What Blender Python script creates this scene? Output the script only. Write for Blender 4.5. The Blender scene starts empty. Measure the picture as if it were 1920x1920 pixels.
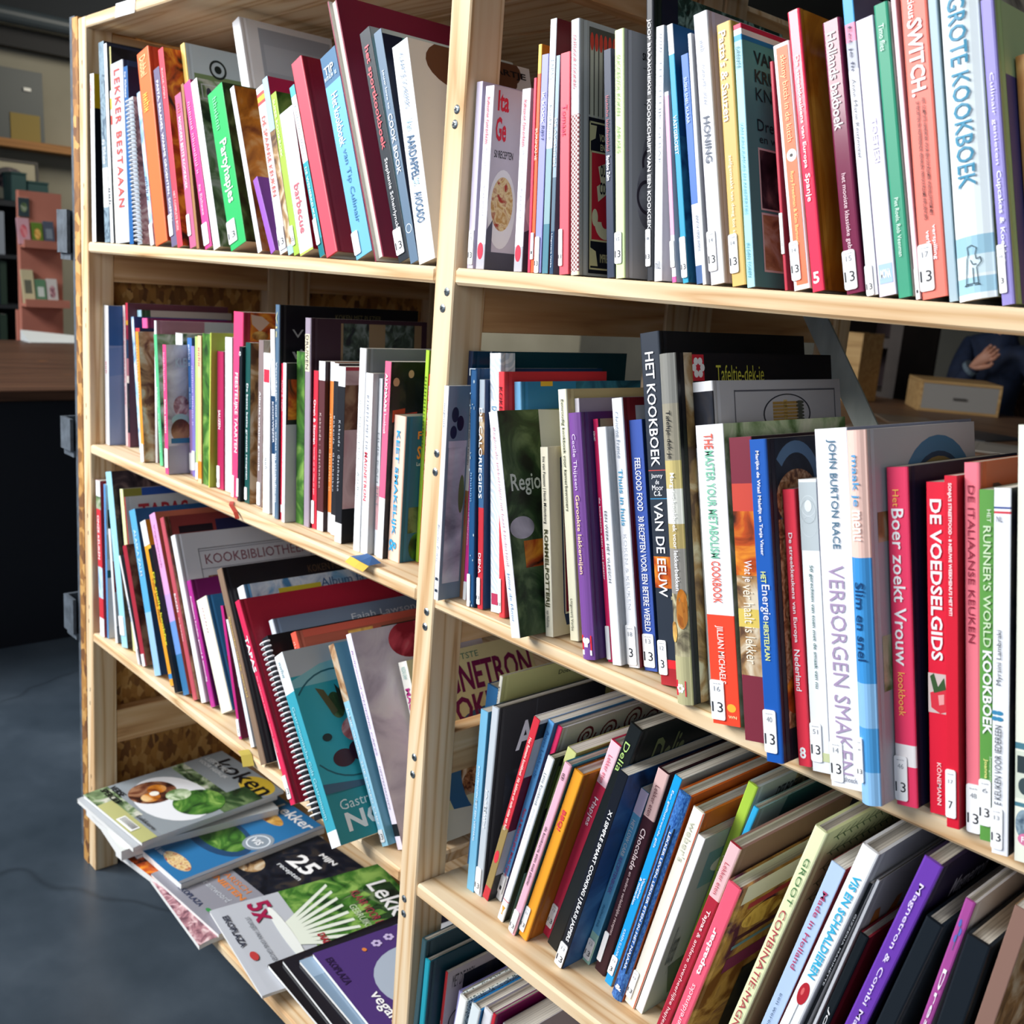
import bpy, math, random
from mathutils import Vector, Matrix, Euler
R = math.radians
rnd = random.Random(7)
scene = bpy.context.scene
col = scene.collection

# ------------------------------------------------------------------ camera, world, lights, exposure
cam_d = bpy.data.cameras.new('camera'); cam = bpy.data.objects.new('camera', cam_d); col.objects.link(cam)
cam_d.sensor_fit = 'HORIZONTAL'; cam_d.sensor_width = 36.0
cam_d.lens = 36.0*1952.08/1920.0
cam_d.clip_start = .02; cam_d.clip_end = 60
_ex = Vector((0.6684038, 0.73988814, 0.07617024)); _dn = Vector((0.21184383, -0.09120384, -0.97303857)); _fw = Vector((-0.71299268, 0.66651887, -0.21770172))
cam.matrix_world = Matrix((( _ex[0], -_dn[0], -_fw[0], 0.0), (_ex[1], -_dn[1], -_fw[1], -0.7), (_ex[2], -_dn[2], -_fw[2], 1.205), (0, 0, 0, 1)))
cam_d.dof.use_dof = True; cam_d.dof.focus_distance = 0.98; cam_d.dof.aperture_fstop = 11.0
scene.camera = cam

world = bpy.data.worlds.new('world'); scene.world = world; world.use_nodes = True
bg = world.node_tree.nodes['Background']; bg.inputs[0].default_value = (.5, .68, 1.0, 1); bg.inputs[1].default_value = .42

def area(name, loc, tgt, sx, sy, energy, color, spread=180):
    l = bpy.data.lights.new(name, 'AREA'); l.shape = 'RECTANGLE'; l.size = sx; l.size_y = sy; l.energy = energy; l.color = color
    o = bpy.data.objects.new(name, l); col.objects.link(o); o.location = loc
    l.spread = R(spread)
    o.rotation_euler = (Vector(tgt)-Vector(loc)).to_track_quat('-Z', 'Y').to_euler()
    return o
area('window_light', (-2.2, -2.6, 2.5), (-.8, 0, 1.5), 2.2, 1.3, 60, (1.0, .98, .96), 105)
area('far_wall_fill', (-4.9, 2.6, 2.95), (-6.6, 3.2, .6), 1.4, 1.4, 75, (1.0, .93, .8))  # added fill lamp, brightens the far left wall; no window stands here
area('side_fill', (1.9, -2.9, 2.1), (-.7, .1, 1.1), 2.4, 1.6, 30, (.93, .97, 1.0))  # added soft fill from the right front, lifts the right-facing book covers
area('corner_wall_fill', (-5.5, 4.9, 2.6), (-6.8, 5.9, .9), .9, .9, 55, (1.0, .97, .9))  # added lamp to brighten the wall in the far room corner
area('floor_fill', (-3.9, -1.9, 2.9), (-3.2, .4, 0), 1.2, 1.2, 110, (.95, .98, 1.0), 120)  # added lamp to lighten the floor at far left; no entrance modelled
vs = scene.view_settings
scene.display_settings.display_device = 'sRGB'
vs.view_transform = 'Standard'; vs.look = 'None'; vs.exposure = 0.0; vs.gamma = 1.0; vs.use_curve_mapping = False

# ------------------------------------------------------------------ materials
def lin(h):
    h = h.lstrip('#')
    if len(h) == 3: h = ''.join(c*2 for c in h)
    o = []
    for i in (0, 2, 4):
        c = int(h[i:i+2], 16)/255
        o.append(c/12.92 if c <= .04045 else ((c+.055)/1.055)**2.4)
    return (o[0], o[1], o[2], 1)
PHOTO = dict(
 red=('#c82818','#e05030','#801410',40), bluegrey=('#6d8494','#8fa5b2','#3f5468',60), night=('#0c0f18','#181c28','#3a3430',25),
 berry=('#6a4450','#a87880','#d8c0c0',55), sky=('#7ab4dc','#d8e8f4','#4c88b8',18), ember=('#2a1008','#b84a18','#f0a030',26),
 garden=('#283c28','#7c9468','#d0d0c4',30), forest=('#141f16','#2e4a2a','#6c8458',22), fajita=('#7a3a14','#c87a24','#e8c48c',16),
 dish=('#5a4030','#a88458','#d8ccb4',34), leaf=('#16331a','#44782e','#92b85c',20), pasta=('#c89858','#e8d4a0','#a83428',90),
 glass=('#8c8894','#c4c0cc','#e8e6ee',14), marble=('#0c1a18','#1c3a34','#7a9890',70), river=('#1c4c74','#3c88a8','#0c2438',18),
 dusk=('#181420','#3c3038','#806868',24), pantry=('#6a4030','#b89068','#d8d0bc',30), caramel=('#6a3410','#b4721c','#e0b048',8),
 mint=('#8cb4a4','#c8dcd0','#5c8c7c',16), stone=('#5c5c5c','#94948c','#c4c4bc',22), oak=('#d8944a','#e8b068','#b87434',12),
 smoothie=('#3c3850','#8c84a0','#c8c4d4',18), lilac=('#a8a0b4','#ccc4d4','#e0dce4',14), burlap=('#5c5444','#948c70','#c4bc98',60),
 salad=('#5c7c48','#b4c8a0','#e4e4d4',26), lentil=('#5c3420','#a06c44','#d0a880',150), snack=('#7c4c28','#c89858','#5c2c48',20),
 gold=('#c08838','#e8bc68','#8c5420',34), ocean=('#0c2448','#1c4c88','#3c78b0',10), blush=('#c89090','#e0b8b4','#8c5050',10),
 choco=('#2c1410','#6c3c28','#a87c5c',22), grape=('#1c2028','#3c4a40','#707c7c',60), meat=('#6c2434','#b46c70','#e0b8b8',30),
 potato=('#6c5434','#a8905c','#d8c898',24), rosebud=('#8c2030','#c84858','#e09ca0',16))
_mats = {}
def nt(name):
    m = bpy.data.materials.new(name); m.use_nodes = True
    t = m.node_tree; b = t.nodes['Principled BSDF']
    return m, t, b
def N(t, kind, **kw):
    n = t.nodes.new(kind)
    for k, v in kw.items(): setattr(n, k, v)
    return n
def ramp(t, stops, interp='LINEAR'):
    r = N(t, 'ShaderNodeValToRGB'); r.color_ramp.interpolation = interp
    e = r.color_ramp.elements
    while len(e) < len(stops): e.new(.5)
    for q, (p_, c) in zip(e, stops): q.position = p_; q.color = lin(c) if isinstance(c, str) else c
    return r
def objco(t, scale=(1, 1, 1), loc=(0, 0, 0), rot=(0, 0, 0)):
    c = N(t, 'ShaderNodeTexCoord'); mp = N(t, 'ShaderNodeMapping')
    mp.inputs['Scale'].default_value = scale; mp.inputs['Location'].default_value = loc; mp.inputs['Rotation'].default_value = rot
    t.links.new(c.outputs['Object'], mp.inputs[0]); return mp.outputs[0]
def M(spec, gloss=0):
    key = (spec, gloss)
    if key in _mats: return _mats[key]
    m, t, b = nt('print_'+spec.replace('#', '').replace(':', '_'))
    b.inputs['Roughness'].default_value = .14 if gloss else .42
    b.inputs['Specular IOR Level'].default_value = .5 if gloss else .35
    if spec.startswith('P:'):
        a, c, d, sc = PHOTO[spec[2:]]
        co = objco(t, (sc, sc, sc), (rnd.random()*20, rnd.random()*20, 0))
        n = N(t, 'ShaderNodeTexNoise'); n.inputs['Scale'].default_value = 1.0; n.inputs['Detail'].default_value = 5; n.inputs['Distortion'].default_value = 1.2
        r = ramp(t, [(.36, a), (.5, c), (.66, d)])
        t.links.new(co, n.inputs['Vector']); t.links.new(n.outputs['Fac'], r.inputs[0]); t.links.new(r.outputs[0], b.inputs['Base Color'])
    elif spec == 'G:gingham':
        co = objco(t, (480, 480, 480)); ch = N(t, 'ShaderNodeTexChecker'); ch.inputs['Scale'].default_value = 1
        ch.inputs[1].default_value = lin('#8a4a4c'); ch.inputs[2].default_value = lin('#e8dcd8')
        t.links.new(co, ch.inputs[0]); t.links.new(ch.outputs[0], b.inputs['Base Color'])
    elif spec == 'G:waves':
        co = objco(t, (60, 60, 60), rot=(0, .6, .5)); w = N(t, 'ShaderNodeTexWave'); w.inputs['Scale'].default_value = 1.2; w.inputs['Distortion'].default_value = 7; w.inputs['Detail'].default_value = 1
        r = ramp(t, [(.35, '#e6edf3'), (.6, '#c6d4e0')]); t.links.new(co, w.inputs[0]); t.links.new(w.outputs[0], r.inputs[0]); t.links.new(r.outputs[0], b.inputs['Base Color'])
    elif spec == 'G:denim':
        co = objco(t, (700, 700, 260)); n = N(t, 'ShaderNodeTexNoise'); n.inputs['Scale'].default_value = 1
        r = ramp(t, [(.35, '#1c4c98'), (.65, '#4a86cc')]); t.links.new(co, n.inputs[0]); t.links.new(n.outputs[0], r.inputs[0]); t.links.new(r.outputs[0], b.inputs['Base Color'])
    elif spec == 'G:leafy':
        co = objco(t, (90, 90, 90)); n = N(t, 'ShaderNodeTexVoronoi'); r = ramp(t, [(.3, '#2c4a4c'), (.4, '#dce4e2')], 'CONSTANT')
        t.links.new(co, n.inputs[0]); t.links.new(n.outputs['Distance'], r.inputs[0]); t.links.new(r.outputs[0], b.inputs['Base Color'])
    else:
        b.inputs['Base Color'].default_value = lin(spec)
    _mats[key] = m; return m
def plain(name, c, rough=.5, metal=0.0):
    if name in _mats: return _mats[name]
    m, t, b = nt(name); b.inputs['Base Color'].default_value = lin(c); b.inputs['Roughness'].default_value = rough; b.inputs['Metallic'].default_value = metal
    _mats[name] = m; return m
def noisy(name, stops, scale, rough=.5, detail=6, dist=0.0, bump=0.0, metal=0.0):
    if name in _mats: return _mats[name]
    m, t, b = nt(name); co = objco(t, scale if isinstance(scale, tuple) else (scale,)*3)
    n = N(t, 'ShaderNodeTexNoise'); n.inputs['Scale'].default_value = 1; n.inputs['Detail'].default_value = detail; n.inputs['Distortion'].default_value = dist
    r = ramp(t, stops); t.links.new(co, n.inputs['Vector']); t.links.new(n.outputs['Fac'], r.inputs[0]); t.links.new(r.outputs[0], b.inputs['Base Color'])
    b.inputs['Roughness'].default_value = rough; b.inputs['Metallic'].default_value = metal
    if bump:
        bp = N(t, 'ShaderNodeBump'); bp.inputs['Strength'].default_value = bump; bp.inputs['Distance'].default_value = .002
        t.links.new(n.outputs['Fac'], bp.inputs['Height']); t.links.new(bp.outputs[0], b.inputs['Normal'])
    _mats[name] = m; return m
def wood(name, axis, stops, grain=1.0, seed=0.0, rough=.6):
    m, t, b = nt(name)
    s = [34, 34, 34]; s[axis] = 1.7
    co = objco(t, tuple(q*grain for q in s), (seed, seed*1.7, seed*.6))
    n1 = N(t, 'ShaderNodeTexNoise'); n1.inputs['Scale'].default_value = .42; n1.inputs['Detail'].default_value = 2; n1.inputs['Distortion'].default_value = .35
    t.links.new(co, n1.inputs['Vector'])
    mul = N(t, 'ShaderNodeMath', operation='MULTIPLY'); mul.inputs[1].default_value = 9.0; t.links.new(n1.outputs['Fac'], mul.inputs[0])
    fr = N(t, 'ShaderNodeMath', operation='PINGPONG'); fr.inputs[1].default_value = .5; t.links.new(mul.outputs[0], fr.inputs[0])
    n2 = N(t, 'ShaderNodeTexNoise'); n2.inputs['Scale'].default_value = 5; n2.inputs['Detail'].default_value = 4; t.links.new(co, n2.inputs['Vector'])
    ad = N(t, 'ShaderNodeMath', operation='MULTIPLY_ADD'); ad.inputs[1].default_value = .35; t.links.new(n2.outputs['Fac'], ad.inputs[0]); t.links.new(fr.outputs[0], ad.inputs[2])
    r = ramp(t, stops); t.links.new(ad.outputs[0], r.inputs[0])
    # knots
    ks = [5.0, 5.0, 5.0]; ks[axis] = 3.2
    kco = objco(t, tuple(ks), (seed*3.1, seed*2.3, seed))
    vo = N(t, 'ShaderNodeTexVoronoi'); vo.inputs['Scale'].default_value = 1; t.links.new(kco, vo.inputs['Vector'])
    kr = ramp(t, [(.035, (1, 1, 1, 1)), (.075, (0, 0, 0, 1))]); t.links.new(vo.outputs['Distance'], kr.inputs[0])
    mx = N(t, 'ShaderNodeMix', data_type='RGBA'); t.links.new(kr.outputs[0], mx.inputs['Factor']); t.links.new(r.outputs[0], mx.inputs[6]); mx.inputs[7].default_value = lin('#7c4e2c')
    t.links.new(mx.outputs[2], b.inputs['Base Color'])
    b.inputs['Roughness'].default_value = rough; b.inputs['Specular IOR Level'].default_value = .25
    bp = N(t, 'ShaderNodeBump'); bp.inputs['Strength'].default_value = .12; bp.inputs['Distance'].default_value = .001
    t.links.new(ad.outputs[0], bp.inputs['Height']); t.links.new(bp.outputs[0], b.inputs['Normal'])
    return m
PINE = [(.06, '#a2764c'), (.18, '#caa274'), (.36, '#e0c49c'), (.8, '#ead6b6')]
PINE2 = [(.05, '#a87c50'), (.25, '#c89c6c'), (.5, '#d8b284'), (.8, '#e4c69c')]
pine_x = [wood('pine_board_%d' % i, 0, PINE, 1, 3.3+i*5.1) for i in range(4)]
pine_z = [wood('pine_post_%d' % i, 2, PINE, 1, 1.3+i*4.7) for i in range(3)]
pine_y = wood('pine_rail', 1, PINE2, 1, 9.1)
dark_wood = wood('dark_brown_wood', 1, [(.1, '#3a261c'), (.5, '#553a2a'), (.9, '#6a4a36')], .5, 4.4, .45)
def osb_mat():
    m, t, b = nt('chipped_strand_board')
    co = objco(t, (75, 120, 60)); n = N(t, 'ShaderNodeTexNoise'); n.inputs['Scale'].default_value = .8; n.inputs['Detail'].default_value = 2
    va = N(t, 'ShaderNodeMix', data_type='RGBA'); va.inputs[0].default_value = .35
    t.links.new(co, n.inputs['Vector']); t.links.new(co, va.inputs[6]); t.links.new(n.outputs['Color'], va.inputs[7])
    v = N(t, 'ShaderNodeTexVoronoi'); v.inputs['Scale'].default_value = 1.3; t.links.new(va.outputs[2], v.inputs['Vector'])
    r = ramp(t, [(.1, '#6a4222'), (.35, '#94642f'), (.6, '#b5823f'), (.85, '#c99c5c')]); t.links.new(v.outputs['Color'], r.inputs[0])
    t.links.new(r.outputs[0], b.inputs['Base Color']); b.inputs['Roughness'].default_value = .7
    bp = N(t, 'ShaderNodeBump'); bp.inputs['Strength'].default_value = .3; t.links.new(v.outputs['Distance'], bp.inputs['Height']); t.links.new(bp.outputs[0], b.inputs['Normal'])
    return m
osb = osb_mat()
def floor_mat():
    m, t, b = nt('polished_concrete'); co = objco(t, (1, 1, 1))
    n = N(t, 'ShaderNodeTexNoise'); n.inputs['Scale'].default_value = 2.6; n.inputs['Detail'].default_value = 9; n.inputs['Roughness'].default_value = .62
    r = ramp(t, [(.3, '#2c363f'), (.5, '#3a444e'), (.72, '#4c5660')]); t.links.new(co, n.inputs['Vector']); t.links.new(n.outputs['Fac'], r.inputs[0])
    v = N(t, 'ShaderNodeTexVoronoi', feature='DISTANCE_TO_EDGE'); v.inputs['Scale'].default_value = .55
    n2 = N(t, 'ShaderNodeTexNoise'); n2.inputs['Scale'].default_value = 3; va = N(t, 'ShaderNodeMix', data_type='RGBA'); va.inputs[0].default_value = .25
    t.links.new(co, n2.inputs['Vector']); t.links.new(co, va.inputs[6]); t.links.new(n2.outputs['Color'], va.inputs[7]); t.links.new(va.outputs[2], v.inputs['Vector'])
    cr = ramp(t, [(.0, (.7, .7, .7, 1)), (.0025, (1, 1, 1, 1))]); t.links.new(v.outputs['Distance'], cr.inputs[0])
    mx = N(t, 'ShaderNodeMix', data_type='RGBA', blend_type='MULTIPLY'); mx.inputs[0].default_value = 1; t.links.new(r.outputs[0], mx.inputs[6]); t.links.new(cr.outputs[0], mx.inputs[7])
    t.links.new(mx.outputs[2], b.inputs['Base Color']); b.inputs['Roughness'].default_value = .3
    return m
def page_mat(name, c1, c2):
    m, t, b = nt(name); co = objco(t, (900, 4, 4)); n = N(t, 'ShaderNodeTexNoise'); n.inputs['Scale'].default_value = 1; n.inputs['Detail'].default_value = 2
    r = ramp(t, [(.35, c1), (.65, c2)]); t.links.new(co, n.inputs['Vector']); t.links.new(n.outputs['Fac'], r.inputs[0]); t.links.new(r.outputs[0], b.inputs['Base Color'])
    b.inputs['Roughness'].default_value = .75; return m
pages_m = page_mat('page_edges', '#b9b4aa', '#e2ded4')
sticker_m = plain('label_paper', '#f6f7f8', .5)
steel = noisy('galvanised_steel', [(.3, '#b4beb8'), (.55, '#ccd6d0'), (.75, '#e0e6e0')], (40, 40, 12), .45, metal=.0)
zinc = plain('zinc_screw', '#9aa4a8', .3, .9)
felt = noisy('grey_edge', [(.3, '#3a424a'), (.7, '#555e68')], 60, .7)

# ------------------------------------------------------------------ mesh helpers
class MB:
    def __init__(s): s.v = []; s.f = []; s.mi = []; s.mats = []
    def m(s, mat):
        if mat not in s.mats: s.mats.append(mat)
        return s.mats.index(mat)
    def face(s, pts, mat):
        k = len(s.v); s.v += [tuple(p_) for p_ in pts]; s.f.append(tuple(range(k, k+len(pts)))); s.mi.append(s.m(mat))
    def mesh(s, vs_, fs, mat):
        k = len(s.v); s.v += [tuple(p_) for p_ in vs_]; i = s.m(mat)
        for f in fs: s.f.append(tuple(q+k for q in f)); s.mi.append(i)
    def box(s, a, b, mat, bev=0.0):
        (x0, y0, z0), (x1, y1, z1) = a, b
        if bev <= 0:
            vs_ = [(x, y, z) for x in (x0, x1) for y in (y0, y1) for z in (z0, z1)]
            s.mesh(vs_, [(0, 1, 3, 2), (4, 6, 7, 5), (0, 4, 5, 1), (2, 3, 7, 6), (0, 2, 6, 4), (1, 5, 7, 3)], mat); return
        # chamfered box: three nested rings joined
        B = bev; vs_ = []; idx = {}
        for sx in (0, 1):
            for sy in (0, 1):
                for sz in (0, 1):
                    X, Y, Z = (x0, x1)[sx], (y0, y1)[sy], (z0, z1)[sz]
                    dx, dy, dz = (B, -B)[sx], (B, -B)[sy], (B, -B)[sz]
                    for ax, pt in enumerate(((X, Y+dy, Z+dz), (X+dx, Y, Z+dz), (X+dx, Y+dy, Z))):
                        idx[(sx, sy, sz, ax)] = len(vs_); vs_.append(pt)
        F = []
        for sx in (0, 1): F.append([idx[(sx, a_, c_, 0)] for a_, c_ in ((0, 0), (0, 1), (1, 1), (1, 0))])
        for sy in (0, 1): F.append([idx[(a_, sy, c_, 1)] for a_, c_ in ((0, 0), (0, 1), (1, 1), (1, 0))])
        for sz in (0, 1): F.append([idx[(a_, c_, sz, 2)] for a_, c_ in ((0, 0), (0, 1), (1, 1), (1, 0))])
        for i_ in (0, 1):
            for j_ in (0, 1):
                F.append([idx[(i_, j_, 0, 0)], idx[(i_, j_, 1, 0)], idx[(i_, j_, 1, 1)], idx[(i_, j_, 0, 1)]])
                F.append([idx[(i_, 0, j_, 0)], idx[(i_, 1, j_, 0)], idx[(i_, 1, j_, 2)], idx[(i_, 0, j_, 2)]])
                F.append([idx[(0, i_, j_, 1)], idx[(1, i_, j_, 1)], idx[(1, i_, j_, 2)], idx[(0, i_, j_, 2)]])
                for k_ in (0, 1): F.append([idx[(i_, j_, k_, 0)], idx[(i_, j_, k_, 1)], idx[(i_, j_, k_, 2)]])
        s.mesh(vs_, F, mat)
    def tube(s, pts, rad, mat, n=8, close=False):
        P_ = [Vector(q) for q in pts]; rings = []
        rads = rad if isinstance(rad, (list, tuple)) else [rad]*len(P_)
        k = len(s.v); up = Vector((.13, .31, .94))
        for i, q in enumerate(P_):
            d = (P_[(i+1) % len(P_)]-P_[i-1]) if close else (P_[min(i+1, len(P_)-1)]-P_[max(i-1, 0)])
            d.normalize(); a = d.cross(up)
            if a.length < .05: a = d.cross(Vector((1, 0, 0)))
            a.normalize(); b_ = d.cross(a)
            for j in range(n):
                w = 2*math.pi*j/n; s.v.append(tuple(q+(a*math.cos(w)+b_*math.sin(w))*rads[i]))
        i_ = s.m(mat); L = len(P_)
        for i in range(L if close else L-1):
            for j in range(n):
                A = k+i*n+j; B = k+i*n+(j+1) % n; C = k+((i+1) % L)*n+(j+1) % n; D = k+((i+1) % L)*n+j
                s.f.append((A, B, C, D)); s.mi.append(i_)
        if not close:
            s.f.append(tuple(k+j for j in range(n))); s.mi.append(i_)
            s.f.append(tuple(k+(L-1)*n+j for j in reversed(range(n)))); s.mi.append(i_)
    def lathe(s, prof, mat, n=20, loc=(0, 0, 0)):
        k = len(s.v); i_ = s.m(mat)
        for r_, z in prof:
            for j in range(n):
                w = 2*math.pi*j/n; s.v.append((loc[0]+r_*math.cos(w), loc[1]+r_*math.sin(w), loc[2]+z))
        for i in range(len(prof)-1):
            for j in range(n):
                s.f.append((k+i*n+j, k+i*n+(j+1) % n, k+(i+1)*n+(j+1) % n, k+(i+1)*n+j)); s.mi.append(i_)
        s.f.append(tuple(k+j for j in reversed(range(n)))); s.mi.append(i_)
        s.f.append(tuple(k+(len(prof)-1)*n+j for j in range(n))); s.mi.append(i_)
    def build(s, name, parent=None, smooth=False):
        me = bpy.data.meshes.new(name); me.from_pydata(s.v, [], s.f)
        for m_ in s.mats: me.materials.append(m_)
        for p_, i in zip(me.polygons, s.mi): p_.material_index = i; p_.use_smooth = smooth
        me.update()
        o = bpy.data.objects.new(name, me); col.objects.link(o)
        if parent: o.parent = parent
        return o
def tag(o, label=None, cat=None, group=None, kind=None):
    if label: o['label'] = label
    if cat: o['category'] = cat
    if group: o['group'] = group
    if kind: o['kind'] = kind
    return o
def empty(name, loc, rot=(0, 0, 0)):
    o = bpy.data.objects.new(name, None); col.objects.link(o); o.location = loc; o.rotation_euler = rot; o.empty_display_size = .02; return o
def structure(name, mb, parent=None):
    o = mb.build(name, parent)
    if not parent: o['kind'] = 'structure'
    return o

# ------------------------------------------------------------------ lettering queue (built once at the end)
TQ = []       # (object name, parent, [(string, style, mapfn, material)])
def lettering(name, parent, items):
    if items: TQ.append((name, parent, items))
def pseudo(n, seed):
    r_ = random.Random(seed); v = []; f = []; x = 0
    for i in range(n):
        for k in range(2):
            w = .1; h = r_.choice((.72, .72, 1.0)); q = len(v)
            x0 = x+k*.28
            v += [(x0, 0), (x0+w, 0), (x0+w, h), (x0, h)]; f.append((q, q+1, q+2, q+3))
        q = len(v); y = r_.choice((0, .32, .62)); v += [(x+.1, y), (x+.28, y), (x+.28, y+.12), (x+.1, y+.12)]; f.append((q, q+1, q+2, q+3))
        x += .58 if r_.random() > .2 else .9
    return v, f
def flush_lettering():
    cache = {}; tmp = []
    for _, _, items in TQ:
        for s, st, _, _ in items:
            k = (s, st)
            if k in cache or s.startswith('~'): continue
            c = bpy.data.curves.new('lettering', 'FONT'); c.body = s; c.size = 1.0; c.resolution_u = 2; c.fill_mode = 'FRONT'
            bold, sp = st; c.offset = {0: 0.0, 1: .012, 2: .026}[bold]; c.space_character = sp
            o = bpy.data.objects.new('lettering', c); col.objects.link(o); cache[k] = o; tmp.append((k, o))
    dg = bpy.context.evaluated_depsgraph_get(); dg.update()
    for k, o in tmp:
        me = o.evaluated_get(dg).to_mesh()
        cache[k] = ([(v.co.x, v.co.y) for v in me.vertices], [tuple(p_.vertices) for p_ in me.polygons])
        o.evaluated_get(dg).to_mesh_clear()
    for k, o in tmp:
        c = o.data; bpy.data.objects.remove(o); bpy.data.curves.remove(c)
    for name, parent, items in TQ:
        mb = MB()
        for s, st, fn, mat in items:
            v, f = pseudo(int(s[1:]), len(s)*7+ord(s[-1])) if s.startswith('~') else cache[(s, st)]
            if not v: continue
            xs = [q[0] for q in v]; ys = [q[1] for q in v]; x0, x1, y0, y1 = min(xs), max(xs), min(ys), max(ys)
            dx = max(x1-x0, 1e-6); dy = max(y1-y0, 1e-6)
            mb.mesh([fn((a-x0)/dx, (b-y0)/dy) for a, b in v], f, mat)
        if mb.v: mb.build(name, parent)

# ------------------------------------------------------------------ printed art on a surface;  mp(u, v, lift) -> point, (Wm, Hm) size in metres
def art(mb, items, mp, Wm, Hm, txt, sub=1):
    lift = [.00012]
    def poly(pts, c, fan=True):
        m_ = M(c) if isinstance(c, str) else c; L = lift[0]
        mb.face([mp(u, v, L) for u, v in pts], m_)
    def quadgrid(u0, u1, v0, v1, c):
        m_ = M(c) if isinstance(c, str) else c; L = lift[0]; n = sub
        u0, u1 = max(0, u0), min(1, u1); v0, v1 = max(0, v0), min(1, v1)
        for i in range(n):
            for j in range(n):
                a, b_ = u0+(u1-u0)*i/n, u0+(u1-u0)*(i+1)/n; c_, d = v0+(v1-v0)*j/n, v0+(v1-v0)*(j+1)/n
                mb.face([mp(a, d, L), mp(b_, d, L), mp(b_, c_, L), mp(a, c_, L)], m_)
    def clipell(cu, cv, ru, rv, c, n=28):
        pts = []
        for i in range(n):
            w = 2*math.pi*i/n; pts.append((min(1, max(0, cu+ru*math.cos(w))), min(1, max(0, cv-rv*math.sin(w)))))
        poly(pts, c)
    def ringp(cu, cv, ru, rv, wd, c, a0=0, a1=360, n=36):
        m_ = M(c); L = lift[0]
        for i in range(n):
            q = []
            for k, w in ((0, i), (0, i+1), (1, i+1), (1, i)):
                g = R(a0+(a1-a0)*w/n); s_ = (1-wd/max(ru, 1e-4)) if k else 1.0
                q.append((cu+ru*s_*math.cos(g), cv-rv*s_*math.sin(g)))
            if all(-.001 <= a <= 1.001 and -.001 <= b_ <= 1.001 for a, b_ in q): mb.face([mp(a, b_, L) for a, b_ in q], m_)
    def ribbon(pts, wd, c):
        m_ = M(c); L = lift[0]
        for (a, b_), (c_, d) in zip(pts, pts[1:]):
            du, dv = (c_-a)*Wm, (d-b_)*Hm; l_ = math.hypot(du, dv) or 1; nu, nv = -dv/l_*wd/2/Wm, du/l_*wd/2/Hm
            q = [(a+nu, b_+nv), (a-nu, b_-nv), (c_-nu, d-nv), (c_+nu, d+nv)]
            if all(0 <= x <= 1 and 0 <= y <= 1 for x, y in q): mb.face([mp(x, y, L) for x, y in q], m_)
    for it in items:
        k = it[0]
        if k == 'r': quadgrid(*it[1:5], it[5])
        elif k == 'rp': quadgrid(*it[1:5], 'P:'+it[5])
        elif k == 'p': quadgrid(it[1], it[2], it[3], it[4], 'P:'+it[5])
        elif k == 'f':
            u0, u1, v0, v1, c = it[1:]; wu, wv = .0016/Wm, .0016/Hm
            for q in ((u0, u1, v0, v0+wv), (u0, u1, v1-wv, v1), (u0, u0+wu, v0, v1), (u1-wu, u1, v0, v1)): quadgrid(*q, c)
        elif k == 'e': clipell(*it[1:])
        elif k == 'ep': clipell(it[1], it[2], it[3], it[4], 'P:'+it[5])
        elif k == 'pg': poly([(min(1, max(0, a)), min(1, max(0, b_))) for a, b_ in it[1]], it[2])
        elif k == 'pgp': poly(it[1], 'P:'+it[2])
        elif k == 'ring': ringp(it[1], it[2], it[3], it[3]*Wm/Hm, it[4], it[5])
        elif k == 'oval': ringp(it[1], it[2], it[3], it[4], .012, it[5])
        elif k == 'arc': ringp(it[1], it[2], it[3], it[3]*Wm/Hm, it[4], it[7], it[5], it[6])
        elif k == 'fl':
            cu, cv, r_, c = it[1:]
            for i in range(6):
                w = i*math.pi/3; ru = r_/1.0; clipell(cu+ru*math.cos(w), cv-ru*Wm/Hm*math.sin(w), ru*.55, ru*.55*Wm/Hm, c, 10)
        elif k == 'asp':
            cu, cv = it[1:]
            for i in range(8):
                v = cv-.04+i*.011; quadgrid(cu-.12, cu+.09, v, v+.009, '#a8884c'); clipell(cu+.11, v+.004, .035, .006, '#4c5048', 10)
            quadgrid(cu-.03, cu, cv-.045, cv+.05, '#c8b06c')
        elif k == 'scroll':
            for cu, cv, r_ in ((.2, .09, .09), (.42, .1, .1), (.65, .08, .11), (.85, .12, .1), (.3, .3, .12), (.6, .3, .12)):
                ribbon([(cu+r_*(1-i/26)*math.cos(i*.6), cv+r_*(1-i/26)*Wm/Hm*math.sin(i*.6)) for i in range(24)], .003, '#5c1424')
        elif k == 'swirl':
            for j in range(12):
                ribbon([(x/24, .02+j*.08+.025*math.sin(x*.9+j*1.7)) for x in range(25)], .0014, '#a8c4cc')
        elif k == 'sprig':
            for j in range(5):
                v0 = .03+j*.05
                ribbon([(.02, v0), (.98, v0-.0)], .001, '#5c7448')
                for i in range(22): ribbon([(.04+i*.043, v0), (.07+i*.043, v0-.018)], .0012, '#5c7448'); ribbon([(.04+i*.043, v0), (.07+i*.043, v0+.018)], .0012, '#5c7448')
        elif k == 't':
            s, u0, u1, v0, v1, c = it[1:7]
            if u1 > .97:
                n = max(1, int(math.ceil(len(s)*(.97-u0)/(u1-u0)))); s = s[:n]; u1 = .97
            L = lift[0]+.0002
            def fn(a, b_, u0=u0, u1=u1, v0=v0, v1=v1, L=L): return mp(u0+(u1-u0)*a, v1-(v1-v0)*b_, L)
            txt.append((s, (2 if len(s) < 5 or (s.isupper() and len(s) < 10) else 1 if len(s) < 10 else 0, 1.0), fn, M(c)))
        lift[0] += .00006

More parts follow.
